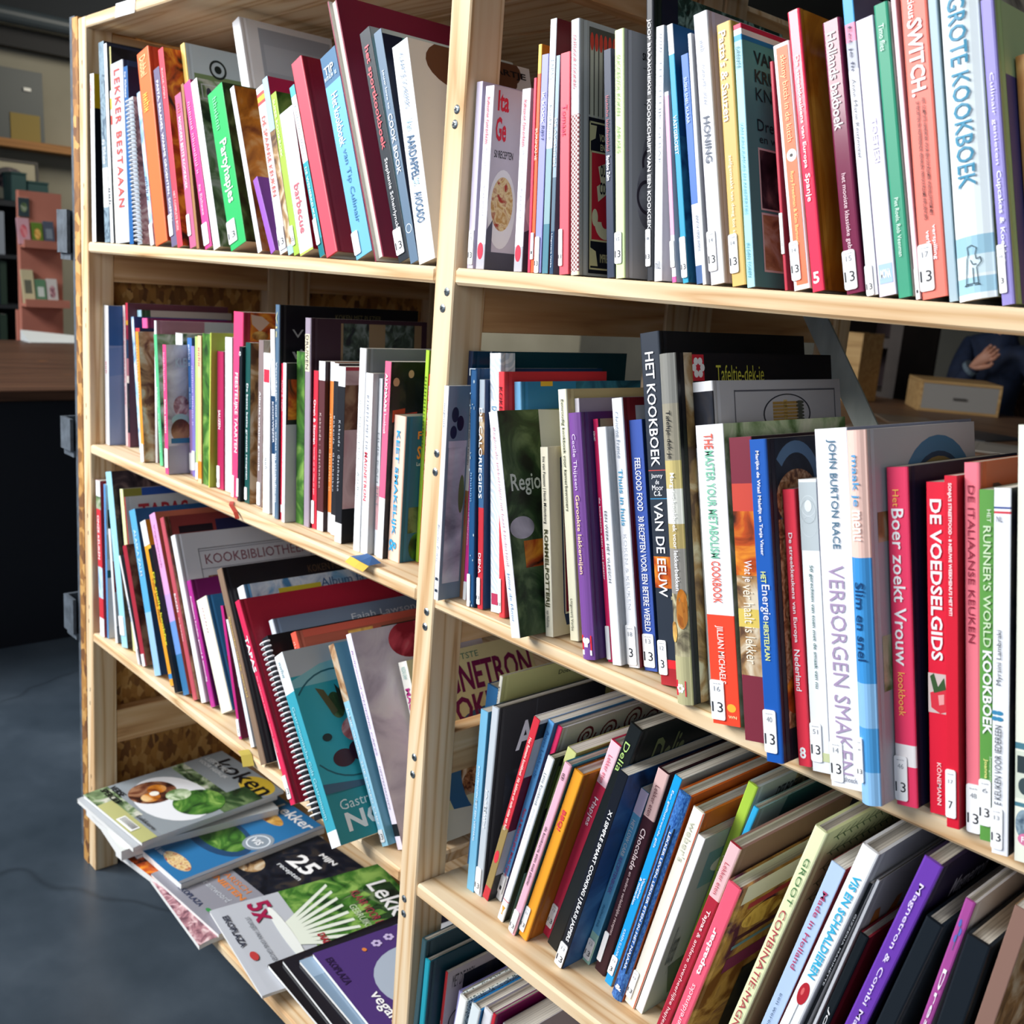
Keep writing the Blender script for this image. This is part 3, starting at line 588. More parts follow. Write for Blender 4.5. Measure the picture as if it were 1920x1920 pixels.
# ------------------------------------------------------------------ cookbooks (x, y, shelf height, thickness, height, cover width, lean in degrees)
GROUPS = dict(L1='cookbooks on the top shelf of the left bay', L2='cookbooks on the second shelf of the left bay', L3='cookbooks on the third shelf of the left bay',
 R1='cookbooks on the top shelf of the right bay', R2='cookbooks on the second shelf of the right bay', R3='cookbooks on the third shelf of the right bay', R4='books on the lowest shelf of the right bay')
BOOKDATA = [
 ('L1', (-1.853, 0.0, 1.2124, 0.0163, 0.2704, 0.2028, 0.5), '#f4f5f8', '#15161c', 'thin white-spined booklet with yellow and black cover, first on the top left shelf', {'art': [('r', 0, 1, 0, 0.2, '#f0c020'), ('p', 0.1, 0.9, 0.08, 0.18, 'red')], 't': [('~9', 0.05, 0.2, 0.2, 0.8, '#c06060', {})]}),
 ('L1', (-1.8024, 0.002, 1.2124, 0.0213, 0.3163, 0.2372, 3.7705), 'P:bluegrey', '#121a2c', 'tall mottled blue-grey book with a pale bird on its spine, near the left post', {'t': [('~8', 0.48, 0.6, 0.2, 0.9, '#f4f5f8', {})], 'bands': [(0.62, 0.82, '#e6eae6')]}),
 ('L1', (-1.7776, 0.002, 1.2124, 0.0111, 0.3124, 0.2343, 4.2915), '#f4f5f8', '#23304a', 'tall plain white-spined book beside the mottled blue-grey one', {'t': [('~3', 0.72, 0.8, 0.1, 0.9, '#222a35', {})]}),
 ('L1', (-1.7653, 0.0062, 1.2124, 0.0054, 0.308, 0.231, 4.4061), '#cfc98a', 'P:night', 'olive-spined tall book standing behind the silver book with red letters', {}),
 ('L1', (-1.7566, 0.002, 1.2124, 0.0052, 0.2394, 0.1795, 4.9757), '#f2efe8', '#e4dfd6', 'thin white booklet squeezed left of the silver book with red letters', {'bands': [(0.05, 0.12, '#e8c23c'), (0.16, 0.22, '#d04a3a')], 't': [('~4', 0.3, 0.5, 0.2, 0.8, '#9a9aa0', {})]}),
 ('L1', (-1.7499, 0.002, 1.2124, 0.0489, 0.279, 0.2093, 5.1786), '#ccd4de', '#2a3f68', 'thick silver-grey book with red dotted capitals down the spine', {'hard': 1, 't': [('LEKKER BESTAAAN', 0.04, 0.8, 0.3, 0.75, '#e2574e', {'b': 1, 'sp': 1.25})], 'art': [('r', 0, 0.3, 0, 1, '#2a3f68')]}),
 ('L1', (-1.7003, 0.002, 1.2124, 0.0152, 0.2707, 0.203, 4.6794), '#1f5f9f', '#142848', 'blue book with white lettering standing against the silver book', {'t': [('~8', 0.03, 0.17, 0.3, 0.8, '#f4f5f8', {})]}),
 ('L1', (-1.6685, 0.002, 1.2124, 0.0165, 0.2245, 0.1683, 8.6979), '#b8c2cc', 'P:berry', 'wire-bound cookbook with pink and brown photo cover beside the silver book', {'spiral': '#d8dce2'}),
 ('L1', (-1.6173, 0.002, 1.2124, 0.0122, 0.2337, 0.1753, 13.5183), 'P:sky', '#dfe4e6', 'thin white booklet with blue pattern left of the thick orange book', {'t': [('~5', 0.55, 0.7, 0.2, 0.8, '#446', {})], 'st': (0.86, 1.0, 0, 1, '', '')}),
 ('L1', (-1.6016, 0.002, 1.2124, 0.042, 0.2912, 0.2184, 13.9299), '#ff7340', '#d84a2c', 'thick orange hardback with yellow lettering on the top left shelf', {'hard': 1, 't': [('Dubbel', 0.03, 0.13, 0.25, 0.75, '#ffd9a0', {}), ('~4', 0.22, 0.31, 0.25, 0.75, '#ffd060', {})], 'art': [('f', 0.0412, 0.1236, 0.04, 0.16, '#e9b9a0')]}),
 ('L1', (-1.5447, 0.002, 1.2124, 0.0195, 0.2638, 0.1979, 14.492), '#6f6786', '#4a4462', 'mauve-grey book with small white capitals right of the thick orange book', {'t': [('PASTA, SALADES, WARME GROENTEN, SOEPEN', 0.07, 0.86, 0.3, 0.75, '#f4f5f8', {'b': 1})], 'st': (0.82, 0.94, 0, 0.6, '', '')}),
 ('L1', (-1.524, 0.002, 1.2124, 0.0167, 0.2905, 0.2178, 14.0776), '#f2485a', 'P:ember', 'bright red thin book with dark orange cover behind the mauve books', {'t': [('RODE WIJN', 0.1, 0.25, 0.3, 0.7, '#ffd0d0', {}), ('HET COMPLETE BOEK', 0.72, 0.92, 0.3, 0.7, '#ffe0e0', {})]}),
 ('L1', (-1.497, 0.0293, 1.2124, 0.0131, 0.3039, 0.2279, 15.7708), '#f2cf72', '#b9c4c8', 'tall yellow-spined book with a round emblem on its silver and green cover', {'hard': 1, 'art': [('r', 0.0, 1, 0.14, 0.32, '#73895a'), ('r', 0.0, 1, 0.19, 0.24, '#2c3f30'), ('ring', 0.1825, 0.105, 0.0646, 0.015, '#1c241f'), ('ring', 0.1825, 0.105, 0.0266, 0.03, '#1c241f'), ('r', 0.0, 1, 0.3, 1, '#8fb05a')]}),
 ('L1', (-1.4829, 0.002, 1.2124, 0.0203, 0.2208, 0.1656, 14.3343), '#c9658c', '#8c3c5c', 'short pink-mauve book with white capitals on the top left shelf', {'t': [('~2', 0.06, 0.12, 0.3, 0.7, '#ff8080', {}), ('MOEDERS BESTE KOOKBOEK', 0.15, 0.62, 0.3, 0.7, '#f4f5f8', {})], 'st': (0.78, 0.92, 0, 0.5, '', '')}),
 ('L1', (-1.4613, 0.002, 1.2124, 0.0078, 0.2349, 0.1762, 13.7852), '#a8794e', '#6a4a30', 'thin brown booklet between the pink-mauve and the magenta book', {}),
 ('L1', (-1.4343, 0.002, 1.2124, 0.021, 0.239, 0.1792, 18.0084), '#ec4a93', '#a03066', 'magenta book with fine white lettering beside the white one with a torn label', {'t': [('~14', 0.12, 0.55, 0.3, 0.7, '#ffb0d4', {}), ('~8', 0.62, 0.8, 0.3, 0.7, '#ffd0e4', {})], 'st': (0.85, 0.98, 0, 0.8, '', '')}),
 ('L1', (-1.408, 0.002, 1.2124, 0.0193, 0.2408, 0.1806, 18.8166), '#f4f5f8', 'P:garden', 'white-spined book with torn label and leafy photo cover left of the green one', {'t': [('~10', 0.1, 0.4, 0.4, 0.6, '#c8ccd0', {})], 'art': [('f', 0.0264, 0.1653, 0.03, 0.12, '#cfd3d4'), ('e', 0.0881, 0.08, 0.022, 0.03, '#445')]}),
 ('L1', (-1.3812, 0.0701, 1.2124, 0.0213, 0.3428, 0.1554, 19.8854), '#f4f5f8', '#e8eaee', 'tall white book with a grey panel on its cover rising behind the Spanish one', {'hard': 1, 'art': [('r', 0.12, 0.97, 0.03, 0.25, '#a9b1bd'), ('r', 0.16, 0.9, 0.1, 0.22, '#b8c0ca'), ('r', 0.1, 0.2, 0.27, 0.3, '#181830'), ('r', 0.3, 0.9, 0.3, 0.33, '#c02a60')]}),
 ('L1', (-1.3568, 0.002, 1.2124, 0.0438, 0.2211, 0.1658, 20.1397), '#2fb765', 'P:forest', 'glossy green book titled Partyhapjes', {'t': [('Partyhapjes', 0.33, 0.72, 0.22, 0.78, '#f4f5f8', {'b': 1}), ('~6', 0.05, 0.25, 0.3, 0.55, '#8fe0b0', {})], 'st': (0.82, 0.96, 0, 0.55, '13', '')}),
 ('L1', (-1.2822, 0.002, 1.2124, 0.0112, 0.2282, 0.1711, 22.1), '#f4f5f8', 'P:fajita', 'thin white magazine with fajitas on its cover right of the green Partyhapjes', {}),
 ('L1', (-1.2478, 0.002, 1.2124, 0.0121, 0.106, 0.0795, 29.2732), '#9a5cc0', '#7a3c98', 'thin low purple booklet between the fajita magazine and the Spanish cookbook', {}),
 ('L1', (-1.2244, 0.002, 1.2124, 0.0182, 0.2179, 0.1634, 19.4697), '#f4f5f8', '#e6e2da', 'white book with a Spanish flag, titled De Spaanse Keuken', {'t': [('DE SPAANSE KEUKEN', 0.18, 0.66, 0.25, 0.75, '#d86a60', {'b': 1})], 'st': (0.85, 0.98, 0.1, 1, '13', ''), 'bands': [(0.035, 0.055, '#e05050'), (0.055, 0.085, '#f0c040'), (0.085, 0.105, '#e05050')]}),
 ('L1', (-1.2037, 0.002, 1.2124, 0.0127, 0.2294, 0.1721, 19.6683), '#a9d2ea', '#c02a5a', 'pale blue book with a dark photo along its spine behind the Spanish cookbook', {'bands': [(0.3, 0.95, 'P:dish')]}),
 ('L1', (-1.1896, 0.002, 1.2124, 0.0132, 0.2077, 0.1558, 19.3412), '#a4cc4a', 'P:leaf', 'lime green book behind the low white barbecue book', {'t': [('SUPER KOOKBOEK', 0.04, 0.4, 0.3, 0.7, '#e4f4c0', {'b': 1})], 'st': (0.82, 0.94, 0, 0.6, '15', '')}),
 ('L1', (-1.175, 0.002, 1.2124, 0.0314, 0.1812, 0.1359, 19.3412), '#f4f5f8', '#a81c34', 'low white book with the word barbecue in coral', {'t': [('barbecue', 0.52, 0.86, 0.3, 0.72, '#e8707c', {'b': 1})], 'bands': [(0.985, 1, '#b9d05a')]}),
 ('L1', (-1.1292, 0.002, 1.2124, 0.0116, 0.2176, 0.1632, 22.6167), '#f0f4f6', '#7a1424', 'thin book with teal, white and turquoise spine left of the plain red hardback', {'bands': [(0, 0.06, '#58b8d0'), (0.45, 0.9, '#30a8b4'), (0.9, 1, '#107a84')], 't': [('~9', 0.1, 0.4, 0.3, 0.7, '#d0dde0', {}), ('DE WENERKEUKEN', 0.48, 0.8, 0.3, 0.7, '#e0f4f4', {'b': 1})], 'st': (0.78, 0.93, 0, 0.7, '', '')}),
 ('L1', (-1.1144, 0.002, 1.2124, 0.0245, 0.2472, 0.1854, 22.8368), '#e85062', '#8c1c30', 'plain coral red hardback with a deep red cover on the top left shelf', {'hard': 1}),
 ('L1', (-1.0495, 0.002, 1.2124, 0.0329, 0.247, 0.1852, 22.4692), '#6fb7dc', 'P:sky', 'light blue spine with white letters leaning on the huge dark red album', {'t': [('TIP', 0.06, 0.1, 0.15, 0.75, '#f4f5f8', {'b': 1, 'rot': 0}), ('~5', 0.1, 0.125, 0.1, 0.85, '#dfeaf4', {'rot': 0}), ('Het kookboek', 0.2, 0.46, 0.3, 0.68, '#f4f5f8', {'b': 1}), ('van Tip Culinair', 0.48, 0.84, 0.32, 0.66, '#4d88b4', {})], 'bands': [(0, 0.15, '#3f6f96')], 'st': (0.87, 0.98, 0, 0.4, '', '')}),
 ('L1', (-1.0114, 0.002, 1.2124, 0.0175, 0.3136, 0.1881, 22.614), '#8c2440', '#86223e', 'huge dark red album standing with its white page edges outward', {'fore': 1, 'hard': 1}),
 ('L1', (-0.9658, 0.002, 1.2124, 0.0196, 0.2652, 0.1989, 21.4187), '#16202a', '#b4bcc4', 'black book with coral lettering titled het sportkookboek', {'t': [('het sportkookboek', 0.07, 0.52, 0.2, 0.72, '#f0606a', {'b': 1}), ('Stephanie Scheirlynck', 0.56, 0.86, 0.28, 0.66, '#f4f5f8', {})], 'st': (0.86, 0.97, 0, 0.75, '13', ''), 'art': [('r', 0.0, 1, 0.0, 1, '#aeb9c2')]}),
 ('L1', (-0.9443, 0.002, 1.2124, 0.0144, 0.2605, 0.1953, 20.3228), '#5f7890', '#4f9a98', 'slate blue cook book with white hand lettering and teal cover', {'t': [('jouw love to', 0.17, 0.34, 0.35, 0.65, '#e6ecf0', {}), ('COOK BOOK', 0.36, 0.62, 0.25, 0.75, '#f4f5f8', {'b': 1})], 'art': [('r', 0.0, 0.1402, 0, 1, '#101c38'), ('r', 0.5311, 1, 0, 1, '#101820'), ('r', 0.0, 1, 0, 0.02, '#c8d4d4')], 'ring': (0.83, 0.88)}),
 ('L1', (-0.9285, 0.002, 1.2124, 0.0282, 0.237, 0.1778, 17.1895), '#f4f5f8', '#e9e6e2', 'white book about potato and avocado leaning by the middle post', {'t': [('KLAARTJE SCHEEPERS', 0.05, 0.3, 0.3, 0.65, '#7088a0', {}), ('Van', 0.35, 0.4, 0.3, 0.7, '#90b8d0', {}), ('AARDAPPEL', 0.42, 0.62, 0.25, 0.72, '#3c6488', {'b': 1}), ('tot', 0.62, 0.65, 0.3, 0.7, '#90b8d0', {}), ('AVOCADO', 0.68, 0.82, 0.25, 0.72, '#3c6488', {'b': 1})], 'art': [('e', 0.5, 0.08, 0.38, 0.13, '#6a4632'), ('e', 0.62, 0.04, 0.3, 0.1, '#6a4632'), ('t', 'AARDAPPEL', 0.2, 0.98, 0.31, 0.42, '#12121a'), ('t', 'KLAARTJE', 0.5, 0.96, 0.035, 0.075, '#12121a'), ('t', 'AVOCADO', 0.36, 0.97, 0.74, 0.78, '#3c7cb0'), ('t', 'en ik', 0.36, 0.5, 0.82, 0.85, '#12121a')]}),
 ('L2', (-1.8697, 0.026, 0.8574, 0.0182, 0.2481, 0.1861, 0.3048), '#f4f5f8', '#3a6ca8', 'white-spined book with a red circle on its blue cover, first on the second left shelf', {'t': [('~3', 0.4, 0.48, 0.3, 0.7, '#d07080', {})], 'art': [('r', 0.0, 1, 0.28, 1, '#8fa4cc'), ('e', 0.1209, 0.415, 0.0322, 0.045, '#d0283c'), ('pg', [(0.0, 0.3), (1, 0.2), (1, 0.4), (0.0, 0.5)], '#7a98c8')]}),
 ('L2', (-1.8411, 0.0517, 0.8574, 0.0094, 0.2505, 0.1879, 2.5772), '#f2dcdc', '#d8a8a4', 'pinkish white book with red capitals left of the brown one', {'t': [('GOED KOKEN MET KAAS', 0.08, 0.7, 0.3, 0.7, '#d0506c', {})]}),
 ('L2', (-1.8311, 0.0517, 0.8574, 0.0086, 0.2554, 0.1915, 2.026), '#a86c74', '#6a3c48', 'brown book with a dark photo strip on its spine, red at the top', {'bands': [(0, 0.12, '#d03850'), (0.12, 0.15, '#d8a030'), (0.15, 0.25, '#8c2038'), (0.25, 0.38, '#203a58'), (0.5, 0.55, '#d8ccc0'), (0.55, 0.9, 'P:night')]}),
 ('L2', (-1.8097, 0.0682, 0.8574, 0.0166, 0.2447, 0.174, 4.8854), '#a8d0e0', '#2c4c34', 'light blue spined book with a wide dark green cover at the back of the shelf', {'art': [('r', 0.04, 1, 0, 0.05, '#b8b0a8'), ('t', 'LITERAIRE', 0.2, 0.8, 0.1, 0.15, '#c8d4c8')], 'hard': 1}),
 ('L2', (-1.7769, 0.05, 0.8574, 0.0105, 0.2353, 0.1765, 8.6178), 'P:sky', '#38508c', 'thin book with a blue and white speckled spine near the left post', {}),
 ('L2', (-1.7656, 0.0584, 0.8574, 0.0208, 0.2338, 0.1593, 5.1146), '#e05c98', '#7a2858', 'magenta book with a purple cover at the back, under the green cover', {'hard': 1}),
 ('L2', (-1.7394, 0.0375, 0.8574, 0.016, 0.2184, 0.1638, 6.3375), '#1f58a8', '#1a3058', 'bright blue slim book with white script and a red tip', {'bands': [(0, 0.03, '#d83848')], 't': [('Snoek & zo', 0.15, 0.42, 0.3, 0.7, '#f4f5f8', {})], 'st': (0.82, 0.95, 0, 0.8, '', '')}),
 ('L2', (-1.6893, 0.0167, 0.8574, 0.0117, 0.2164, 0.1623, 6.7733), '#f09838', 'P:pantry', 'orange slim book right of the bright blue one on the second shelf', {'t': [('~9', 0.1, 0.5, 0.3, 0.7, '#f8d8a0', {})], 'st': (0.86, 1, 0, 1, '', '')}),
 ('L2', (-1.677, 0.0349, 0.8574, 0.0075, 0.2364, 0.1773, 1.4584), '#f4f4f6', '#a87888', 'white spined book with a mauve cover at the back of the second shelf', {'hard': 1, 'art': [('r', 0.4484, 1, 0, 1, '#b8bcc4')]}),
 ('L2', (-1.6487, 0.0306, 0.8574, 0.0116, 0.2161, 0.1621, 6.7775), '#5cc088', 'P:garden', 'green slim book with white script left of the cupcake cover', {'t': [('~6', 0.4, 0.55, 0.3, 0.7, '#e0f4e8', {}), ('De appel kookboek', 0.6, 0.9, 0.25, 0.75, '#d0f0dc', {})]}),
 ('L2', (-1.6365, 0.0524, 0.8574, 0.0248, 0.2207, 0.1656, 1.0), '#f2f4f4', 'P:garden', 'white spined book with a green cover behind the cupcake book', {'hard': 1}),
 ('L2', (-1.584, 0.0111, 0.8574, 0.0124, 0.2055, 0.1541, 3.4836), '#ee4c86', '#6c7c90', 'hot pink slim book with a cupcake on its grey-blue cover', {'t': [('~10', 0.06, 0.35, 0.3, 0.7, '#ffc0d8', {}), ('Kleine taartjes', 0.42, 0.68, 0.2, 0.8, '#f4f5f8', {'b': 1})], 'st': (0.8, 0.95, 0.1, 1, '', ''), 'art': [('rp', 0.0, 1, 0, 1, 'glass'), ('t', 'KLEINE', 0.0968, 0.3225, 0.1, 0.17, '#c8d4d8'), ('ep', 0.1505, 0.47, 0.086, 0.08, 'berry'), ('e', 0.1398, 0.58, 0.0968, 0.05, '#9cc0c0'), ('ep', 0.1398, 0.66, 0.1075, 0.09, 'choco'), ('r', 0.0323, 1, 0.72, 0.76, '#2c6c94'), ('r', 0.0, 1, 0.78, 1, '#9a98ac')]}),
 ('L2', (-1.5674, 0.046, 0.8574, 0.0154, 0.2182, 0.1636, 4.2322), '#3f74b8', '#2c4c80', 'blue book turning lilac below, right of the cupcake cover', {'bands': [(0.52, 1, '#b08cc4')], 't': [('~5', 0.05, 0.2, 0.3, 0.7, '#f4f5f8', {}), ('~8', 0.36, 0.5, 0.3, 0.7, '#d0e0f4', {})], 'st': (0.84, 0.97, 0, 1, '', '')}),
 ('L2', (-1.551, 0.0419, 0.8574, 0.0116, 0.207, 0.1553, 2.9266), '#8a80cc', '#5c5498', 'slim lilac book beside the blue and lilac one', {'t': [('~12', 0.15, 0.6, 0.3, 0.7, '#d8d4f4', {})], 'st': (0.8, 0.95, 0, 0.9, '', '')}),
 ('L2', (-1.529, 0.0366, 0.8574, 0.0096, 0.224, 0.168, 1.9422), '#b4d47c', '#8cb058', 'slim pale green book left of the peach one', {'st': (0.88, 1, 0.2, 1, '', '')}),
 ('L2', (-1.5033, 0.0281, 0.8574, 0.012, 0.2276, 0.1707, 1.7647), '#f4c8a0', '#c89860', 'peach and orange slim book on the second left shelf', {'bands': [(0.28, 0.8, '#f0c890'), (0.85, 0.97, '#d88a2c')], 't': [('~4', 0.08, 0.2, 0.25, 0.75, '#b05c6c', {})]}),
 ('L2', (-1.4899, 0.0302, 0.8574, 0.0243, 0.2322, 0.1742, 1.979), 'P:leaf', '#183820', 'dark green book with a leaf photo along the spine, second left shelf', {}),
 ('L2', (-1.465, 0.0268, 0.8574, 0.0033, 0.2355, 0.1766, 0.2292), '#c0d058', '#a8bc48', 'lime covered book standing back behind the crimson one', {}),
 ('L2', (-1.454, 0.0362, 0.8574, 0.0201, 0.209, 0.1568, 2.1071), '#b02458', '#801838', 'crimson book with white lettering low on its spine, second left shelf', {'t': [('SAUZEN', 0.42, 0.56, 0.25, 0.6, '#f4f5f8', {'b': 1})], 'st': (0.83, 0.99, 0, 0.45, '13', '')}),
 ('L2', (-1.4333, 0.0384, 0.8574, 0.0211, 0.2319, 0.174, 1.9466), '#f4f5f8', '#cfd2d6', 'plain white book between the crimson and the hot pink book', {'t': [('~5', 0.05, 0.16, 0.3, 0.7, '#b8bcc4', {}), ('de Carolina', 0.72, 0.82, 0.3, 0.65, '#98a0a8', {})]}),
 ('L2', (-1.3941, 0.029, 0.8574, 0.0285, 0.2721, 0.204, 0.9159), '#f0487c', '#a02838', 'hot pink book with white capitals, Feestelijke taarten, shrimp on its cover', {'hard': 1, 't': [('FEESTELIJKE TAARTEN', 0.32, 0.75, 0.2, 0.6, '#f4f5f8', {'b': 1})], 'st': (0.88, 1, 0, 0.3, '', ''), 'art': [('rp', 0.0034, 1, 0.0, 0.15, 'ember'), ('r', 0.0034, 1, 0.15, 0.18, '#b02440'), ('pg', [(0.0085, 0.01), (0.102, 0.02), (0.1615, 0.05), (0.085, 0.1), (0.017, 0.06)], '#d8b8a0'), ('ep', 0.085, 0.12, 0.068, 0.025, 'gold')]}),
 ('L2', (-1.365, 0.0224, 0.8574, 0.0088, 0.2249, 0.1687, 0.5972), '#0e1620', '#101820', 'black slim book right of the hot pink Feestelijke taarten', {'t': [('e', 0.03, 0.06, 0.2, 0.8, '#f4f5f8', {}), ('~8', 0.25, 0.35, 0.3, 0.6, '#c89040', {})], 'st': (0.85, 0.97, 0, 0.6, '', '')}),
 ('L2', (-1.3514, 0.0274, 0.8574, 0.0141, 0.2316, 0.1737, 1.6037), '#14504c', 'P:dish', 'dark teal-green book with white italics beside the black one', {'t': [('De beste beste groente recepten', 0.25, 0.85, 0.25, 0.7, '#f4f5f8', {'b': 1})], 'st': (0.9, 0.98, 0.1, 0.6, '', '')}),
 ('L2', (-1.3251, 0.0328, 0.8574, 0.0135, 0.2377, 0.1783, 1.2063), '#8c7c7c', 'P:pantry', 'grey-brown photo-spined slim book left of the white one with a red square', {'t': [('Allerlei variaties groente', 0.3, 0.78, 0.25, 0.65, '#f4f5f8', {'b': 1})], 'st': (0.85, 0.99, 0.1, 0.8, '', '')}),
 ('L2', (-1.2886, 0.0221, 0.8574, 0.0185, 0.2233, 0.1675, 2.1251), '#f4f5f8', '#dcdee2', 'white book with a small red square near the top of its spine', {'t': [('~3', 0.65, 0.72, 0.3, 0.7, '#909898', {})], 'bands': [(0.1, 0.18, 'J:#d8344c')]}),
 ('L2', (-1.2607, 0.022, 0.8574, 0.0114, 0.2571, 0.1929, 4.3186), '#f2f5f8', '#203a60', 'white and navy slim book beside the tall fish cookbook', {'bands': [(0.35, 0.66, '#173f66')], 't': [('Dik & dunnetje', 0.08, 0.32, 0.3, 0.7, '#a0b0c0', {}), ('KOOKWIJZER', 0.38, 0.6, 0.25, 0.75, '#f4f5f8', {'b': 1})]}),
 ('L2', (-1.2487, 0.0175, 0.8574, 0.0104, 0.2909, 0.2306, 2.2647), '#56728c', '#0d0d16', 'tall blue-grey book on fish with a black cover, Verrukkelijke vis', {'hard': 1, 't': [('Vis', 0.03, 0.15, 0.3, 0.7, '#e0d898', {}), ('Verrukkelijk snel vis, schaal en schelpdieren', 0.26, 0.92, 0.3, 0.7, '#f4f5f8', {'b': 1})], 'art': [('t', 'KOKEN MET PLEZIER', 0.35, 0.7, 0.035, 0.06, '#6c6444'), ('t', 'Verrukkelijke', 0.04, 0.75, 0.11, 0.16, '#a8a8a4'), ('t', 'vis', 0.04, 0.16, 0.2, 0.245, '#a8a8a4')]}),
 ('L2', (-1.2374, 0.0209, 0.8574, 0.0103, 0.2142, 0.1606, 2.3423), '#e02c48', '#a81c30', 'red slim book right of the tall fish cookbook', {'t': [('VLUG & VEGA', 0.1, 0.3, 0.25, 0.75, '#ff9caa', {'b': 1})], 'badge': (0.9, 0.95, '#f4f4f4', '')}),
 ('L2', (-1.2265, 0.0163, 0.8574, 0.0079, 0.2163, 0.1622, 1.8504), '#f4f5f8', '#1c1c20', 'white slim book with a black and silver cover beside the leaf-green one', {'t': [('Hoera! u eet uw groente', 0.38, 0.72, 0.3, 0.7, '#888e98', {})], 'art': [('rp', 0.0185, 1, 0.1, 0.35, 'ember'), ('r', 0.0, 1, 0.38, 1, '#b8bcc0')]}),
 ('L2', (-1.2151, 0.0318, 0.8574, 0.02, 0.2326, 0.1745, 2.6327), 'P:leaf', '#183018', 'vivid green leaf-patterned book left of the grape book', {}),
 ('L2', (-1.1945, 0.0316, 0.8574, 0.0136, 0.2781, 0.1907, 2.6327), '#a094a4', '#3a2230', 'tall mauve-grey book with painted grapes on its maroon cover', {'hard': 1, 't': [('DRUIVEN', 0.08, 0.24, 0.25, 0.7, '#504858', {})], 'bands': [(0.075, 0.25, 'J:#e8e0c0')], 'art': [('r', 0.2, 0.95, 0.02, 0.5, '#8a7458'), ('rp', 0.22, 0.45, 0.02, 0.5, 'grape'), ('rp', 0.6, 0.88, 0.02, 0.5, 'grape')]}),
 ('L2', (-1.1803, 0.0358, 0.8574, 0.0112, 0.2113, 0.1585, 2.3055), '#d43044', '#9c1c30', 'red book titled Oven & Stoven on the second left shelf', {'t': [('Oven & Stoven', 0.18, 0.46, 0.25, 0.72, '#f4f5f8', {'b': 1}), ('heerlijk uit de oven en pan', 0.48, 0.78, 0.3, 0.65, '#ffd0d4', {})], 'st': (0.82, 0.97, 0, 0.6, '', '')}),
 ('L2', (-1.1684, 0.0364, 0.8574, 0.0147, 0.225, 0.1687, 2.3055), '#5c3034', '#2c181c', 'brown book with white labels top and bottom, Kokende geschenken', {'t': [('Kokende : Geschenken', 0.3, 0.74, 0.3, 0.6, '#d8c4c0', {'sp': 1.3})], 'bands': [(0, 0.11, '#f4f5f8'), (0.885, 1, '#f4f5f8')]}),
 ('L2', (-1.1531, 0.043, 0.8574, 0.01, 0.2259, 0.1694, 1.932), '#f08840', '#b85c20', 'orange slim book with white labels between the brown and the black ones', {'bands': [(0, 0.11, '#f4f5f8'), (0.88, 1, '#f4f5f8')], 't': [('~12', 0.3, 0.75, 0.3, 0.7, '#ffc890', {})]}),
 ('L2', (-1.14, 0.0397, 0.8574, 0.0112, 0.2253, 0.169, 1.8557), '#22242a', '#18181c', 'slim black book with a handwritten white top label', {'bands': [(0, 0.1, '#f4f5f8'), (0.88, 1, '#f4f5f8')], 't': [('Kokende : Geschenken', 0.3, 0.74, 0.3, 0.6, '#c8ccd4', {'sp': 1.3})]}),
 ('L2', (-1.1062, 0.0241, 0.8574, 0.0155, 0.2254, 0.169, 1.4665), '#1c1e24', 'P:blush', 'black book with white label and a rosy photo cover right of its twin', {'bands': [(0, 0.11, '#f4f5f8'), (0.885, 1, '#f4f5f8')], 't': [('Kokende : Geschenken', 0.3, 0.7, 0.3, 0.6, '#c8ccd4', {'sp': 1.3})], 'art': [('r', 0.0, 1, 0, 0.02, '#c02c3c'), ('rp', 0.0, 1, 0.1, 0.35, 'choco'), ('r', 0.0, 1, 0.8, 1, '#0c0c12')]}),
 ('L2', (-1.0619, 0.0231, 0.8574, 0.014, 0.2525, 0.1894, 0.9465), '#f4f6f8', '#8e9498', 'white tall book with grey cover titled noedels en pasta', {'hard': 1, 't': [('noedels en pasta', 0.25, 0.54, 0.3, 0.62, '#a0a8a8', {}), ('Ada Boni', 0.6, 0.74, 0.3, 0.62, '#a8b0b0', {})]}),
 ('L2', (-1.0461, 0.0239, 0.8574, 0.0147, 0.2243, 0.1682, 1.2474), '#f4f6f8', '#c0c4c8', 'white book with red capitals, Koken met de magnetron', {'t': [('KOKEN MET DE', 0.12, 0.42, 0.25, 0.58, '#788090', {}), ('MAGNETRON', 0.43, 0.7, 0.22, 0.6, '#d8344c', {'b': 1}), ('~5', 0.8, 0.9, 0.3, 0.6, '#d8b0b8', {})]}),
 ('L2', (-1.0285, 0.0324, 0.8574, 0.0071, 0.2195, 0.1646, 1.8607), '#e8ecf0', '#a8acb2', 'white slim book with grey capitals left of the rose Alkmaars kookboek', {'t': [('HUIS KAN HET', 0.3, 0.72, 0.25, 0.65, '#8c949c', {})], 'bands': [(0.6, 0.85, '#d8a8ac')]}),
 ('L2', (-1.0208, 0.0305, 0.8574, 0.0124, 0.2415, 0.1811, 0.3318), '#e0688c', '#1c1c24', 'rose pink book titled Alkmaars kookboek, two people on its cover', {'t': [('ALKMAARS', 0.06, 0.25, 0.25, 0.65, '#f4f5f8', {'b': 2}), ('kookboek', 0.26, 0.36, 0.3, 0.68, '#f4f5f8', {})], 'bands': [(0.685, 1, '#f0f2f4')], 'art': [('rp', 0.0, 1, 0, 0.9, 'night'), ('e', 0.0459, 0.1, 0.0255, 0.022, '#c89880'), ('e', 0.1658, 0.06, 0.023, 0.02, '#c8a088'), ('r', 0.0204, 0.0765, 0.12, 0.24, '#302830'), ('r', 0.1326, 0.204, 0.09, 0.24, '#181820'), ('pg', [(0.0255, 0.24), (0.1275, 0.23), (0.1275, 0.28), (0.0255, 0.3)], '#b8442c'), ('pg', [(0.102, 0.26), (0.2296, 0.25), (0.204, 0.32), (0.0893, 0.33)], '#d84838')]}),
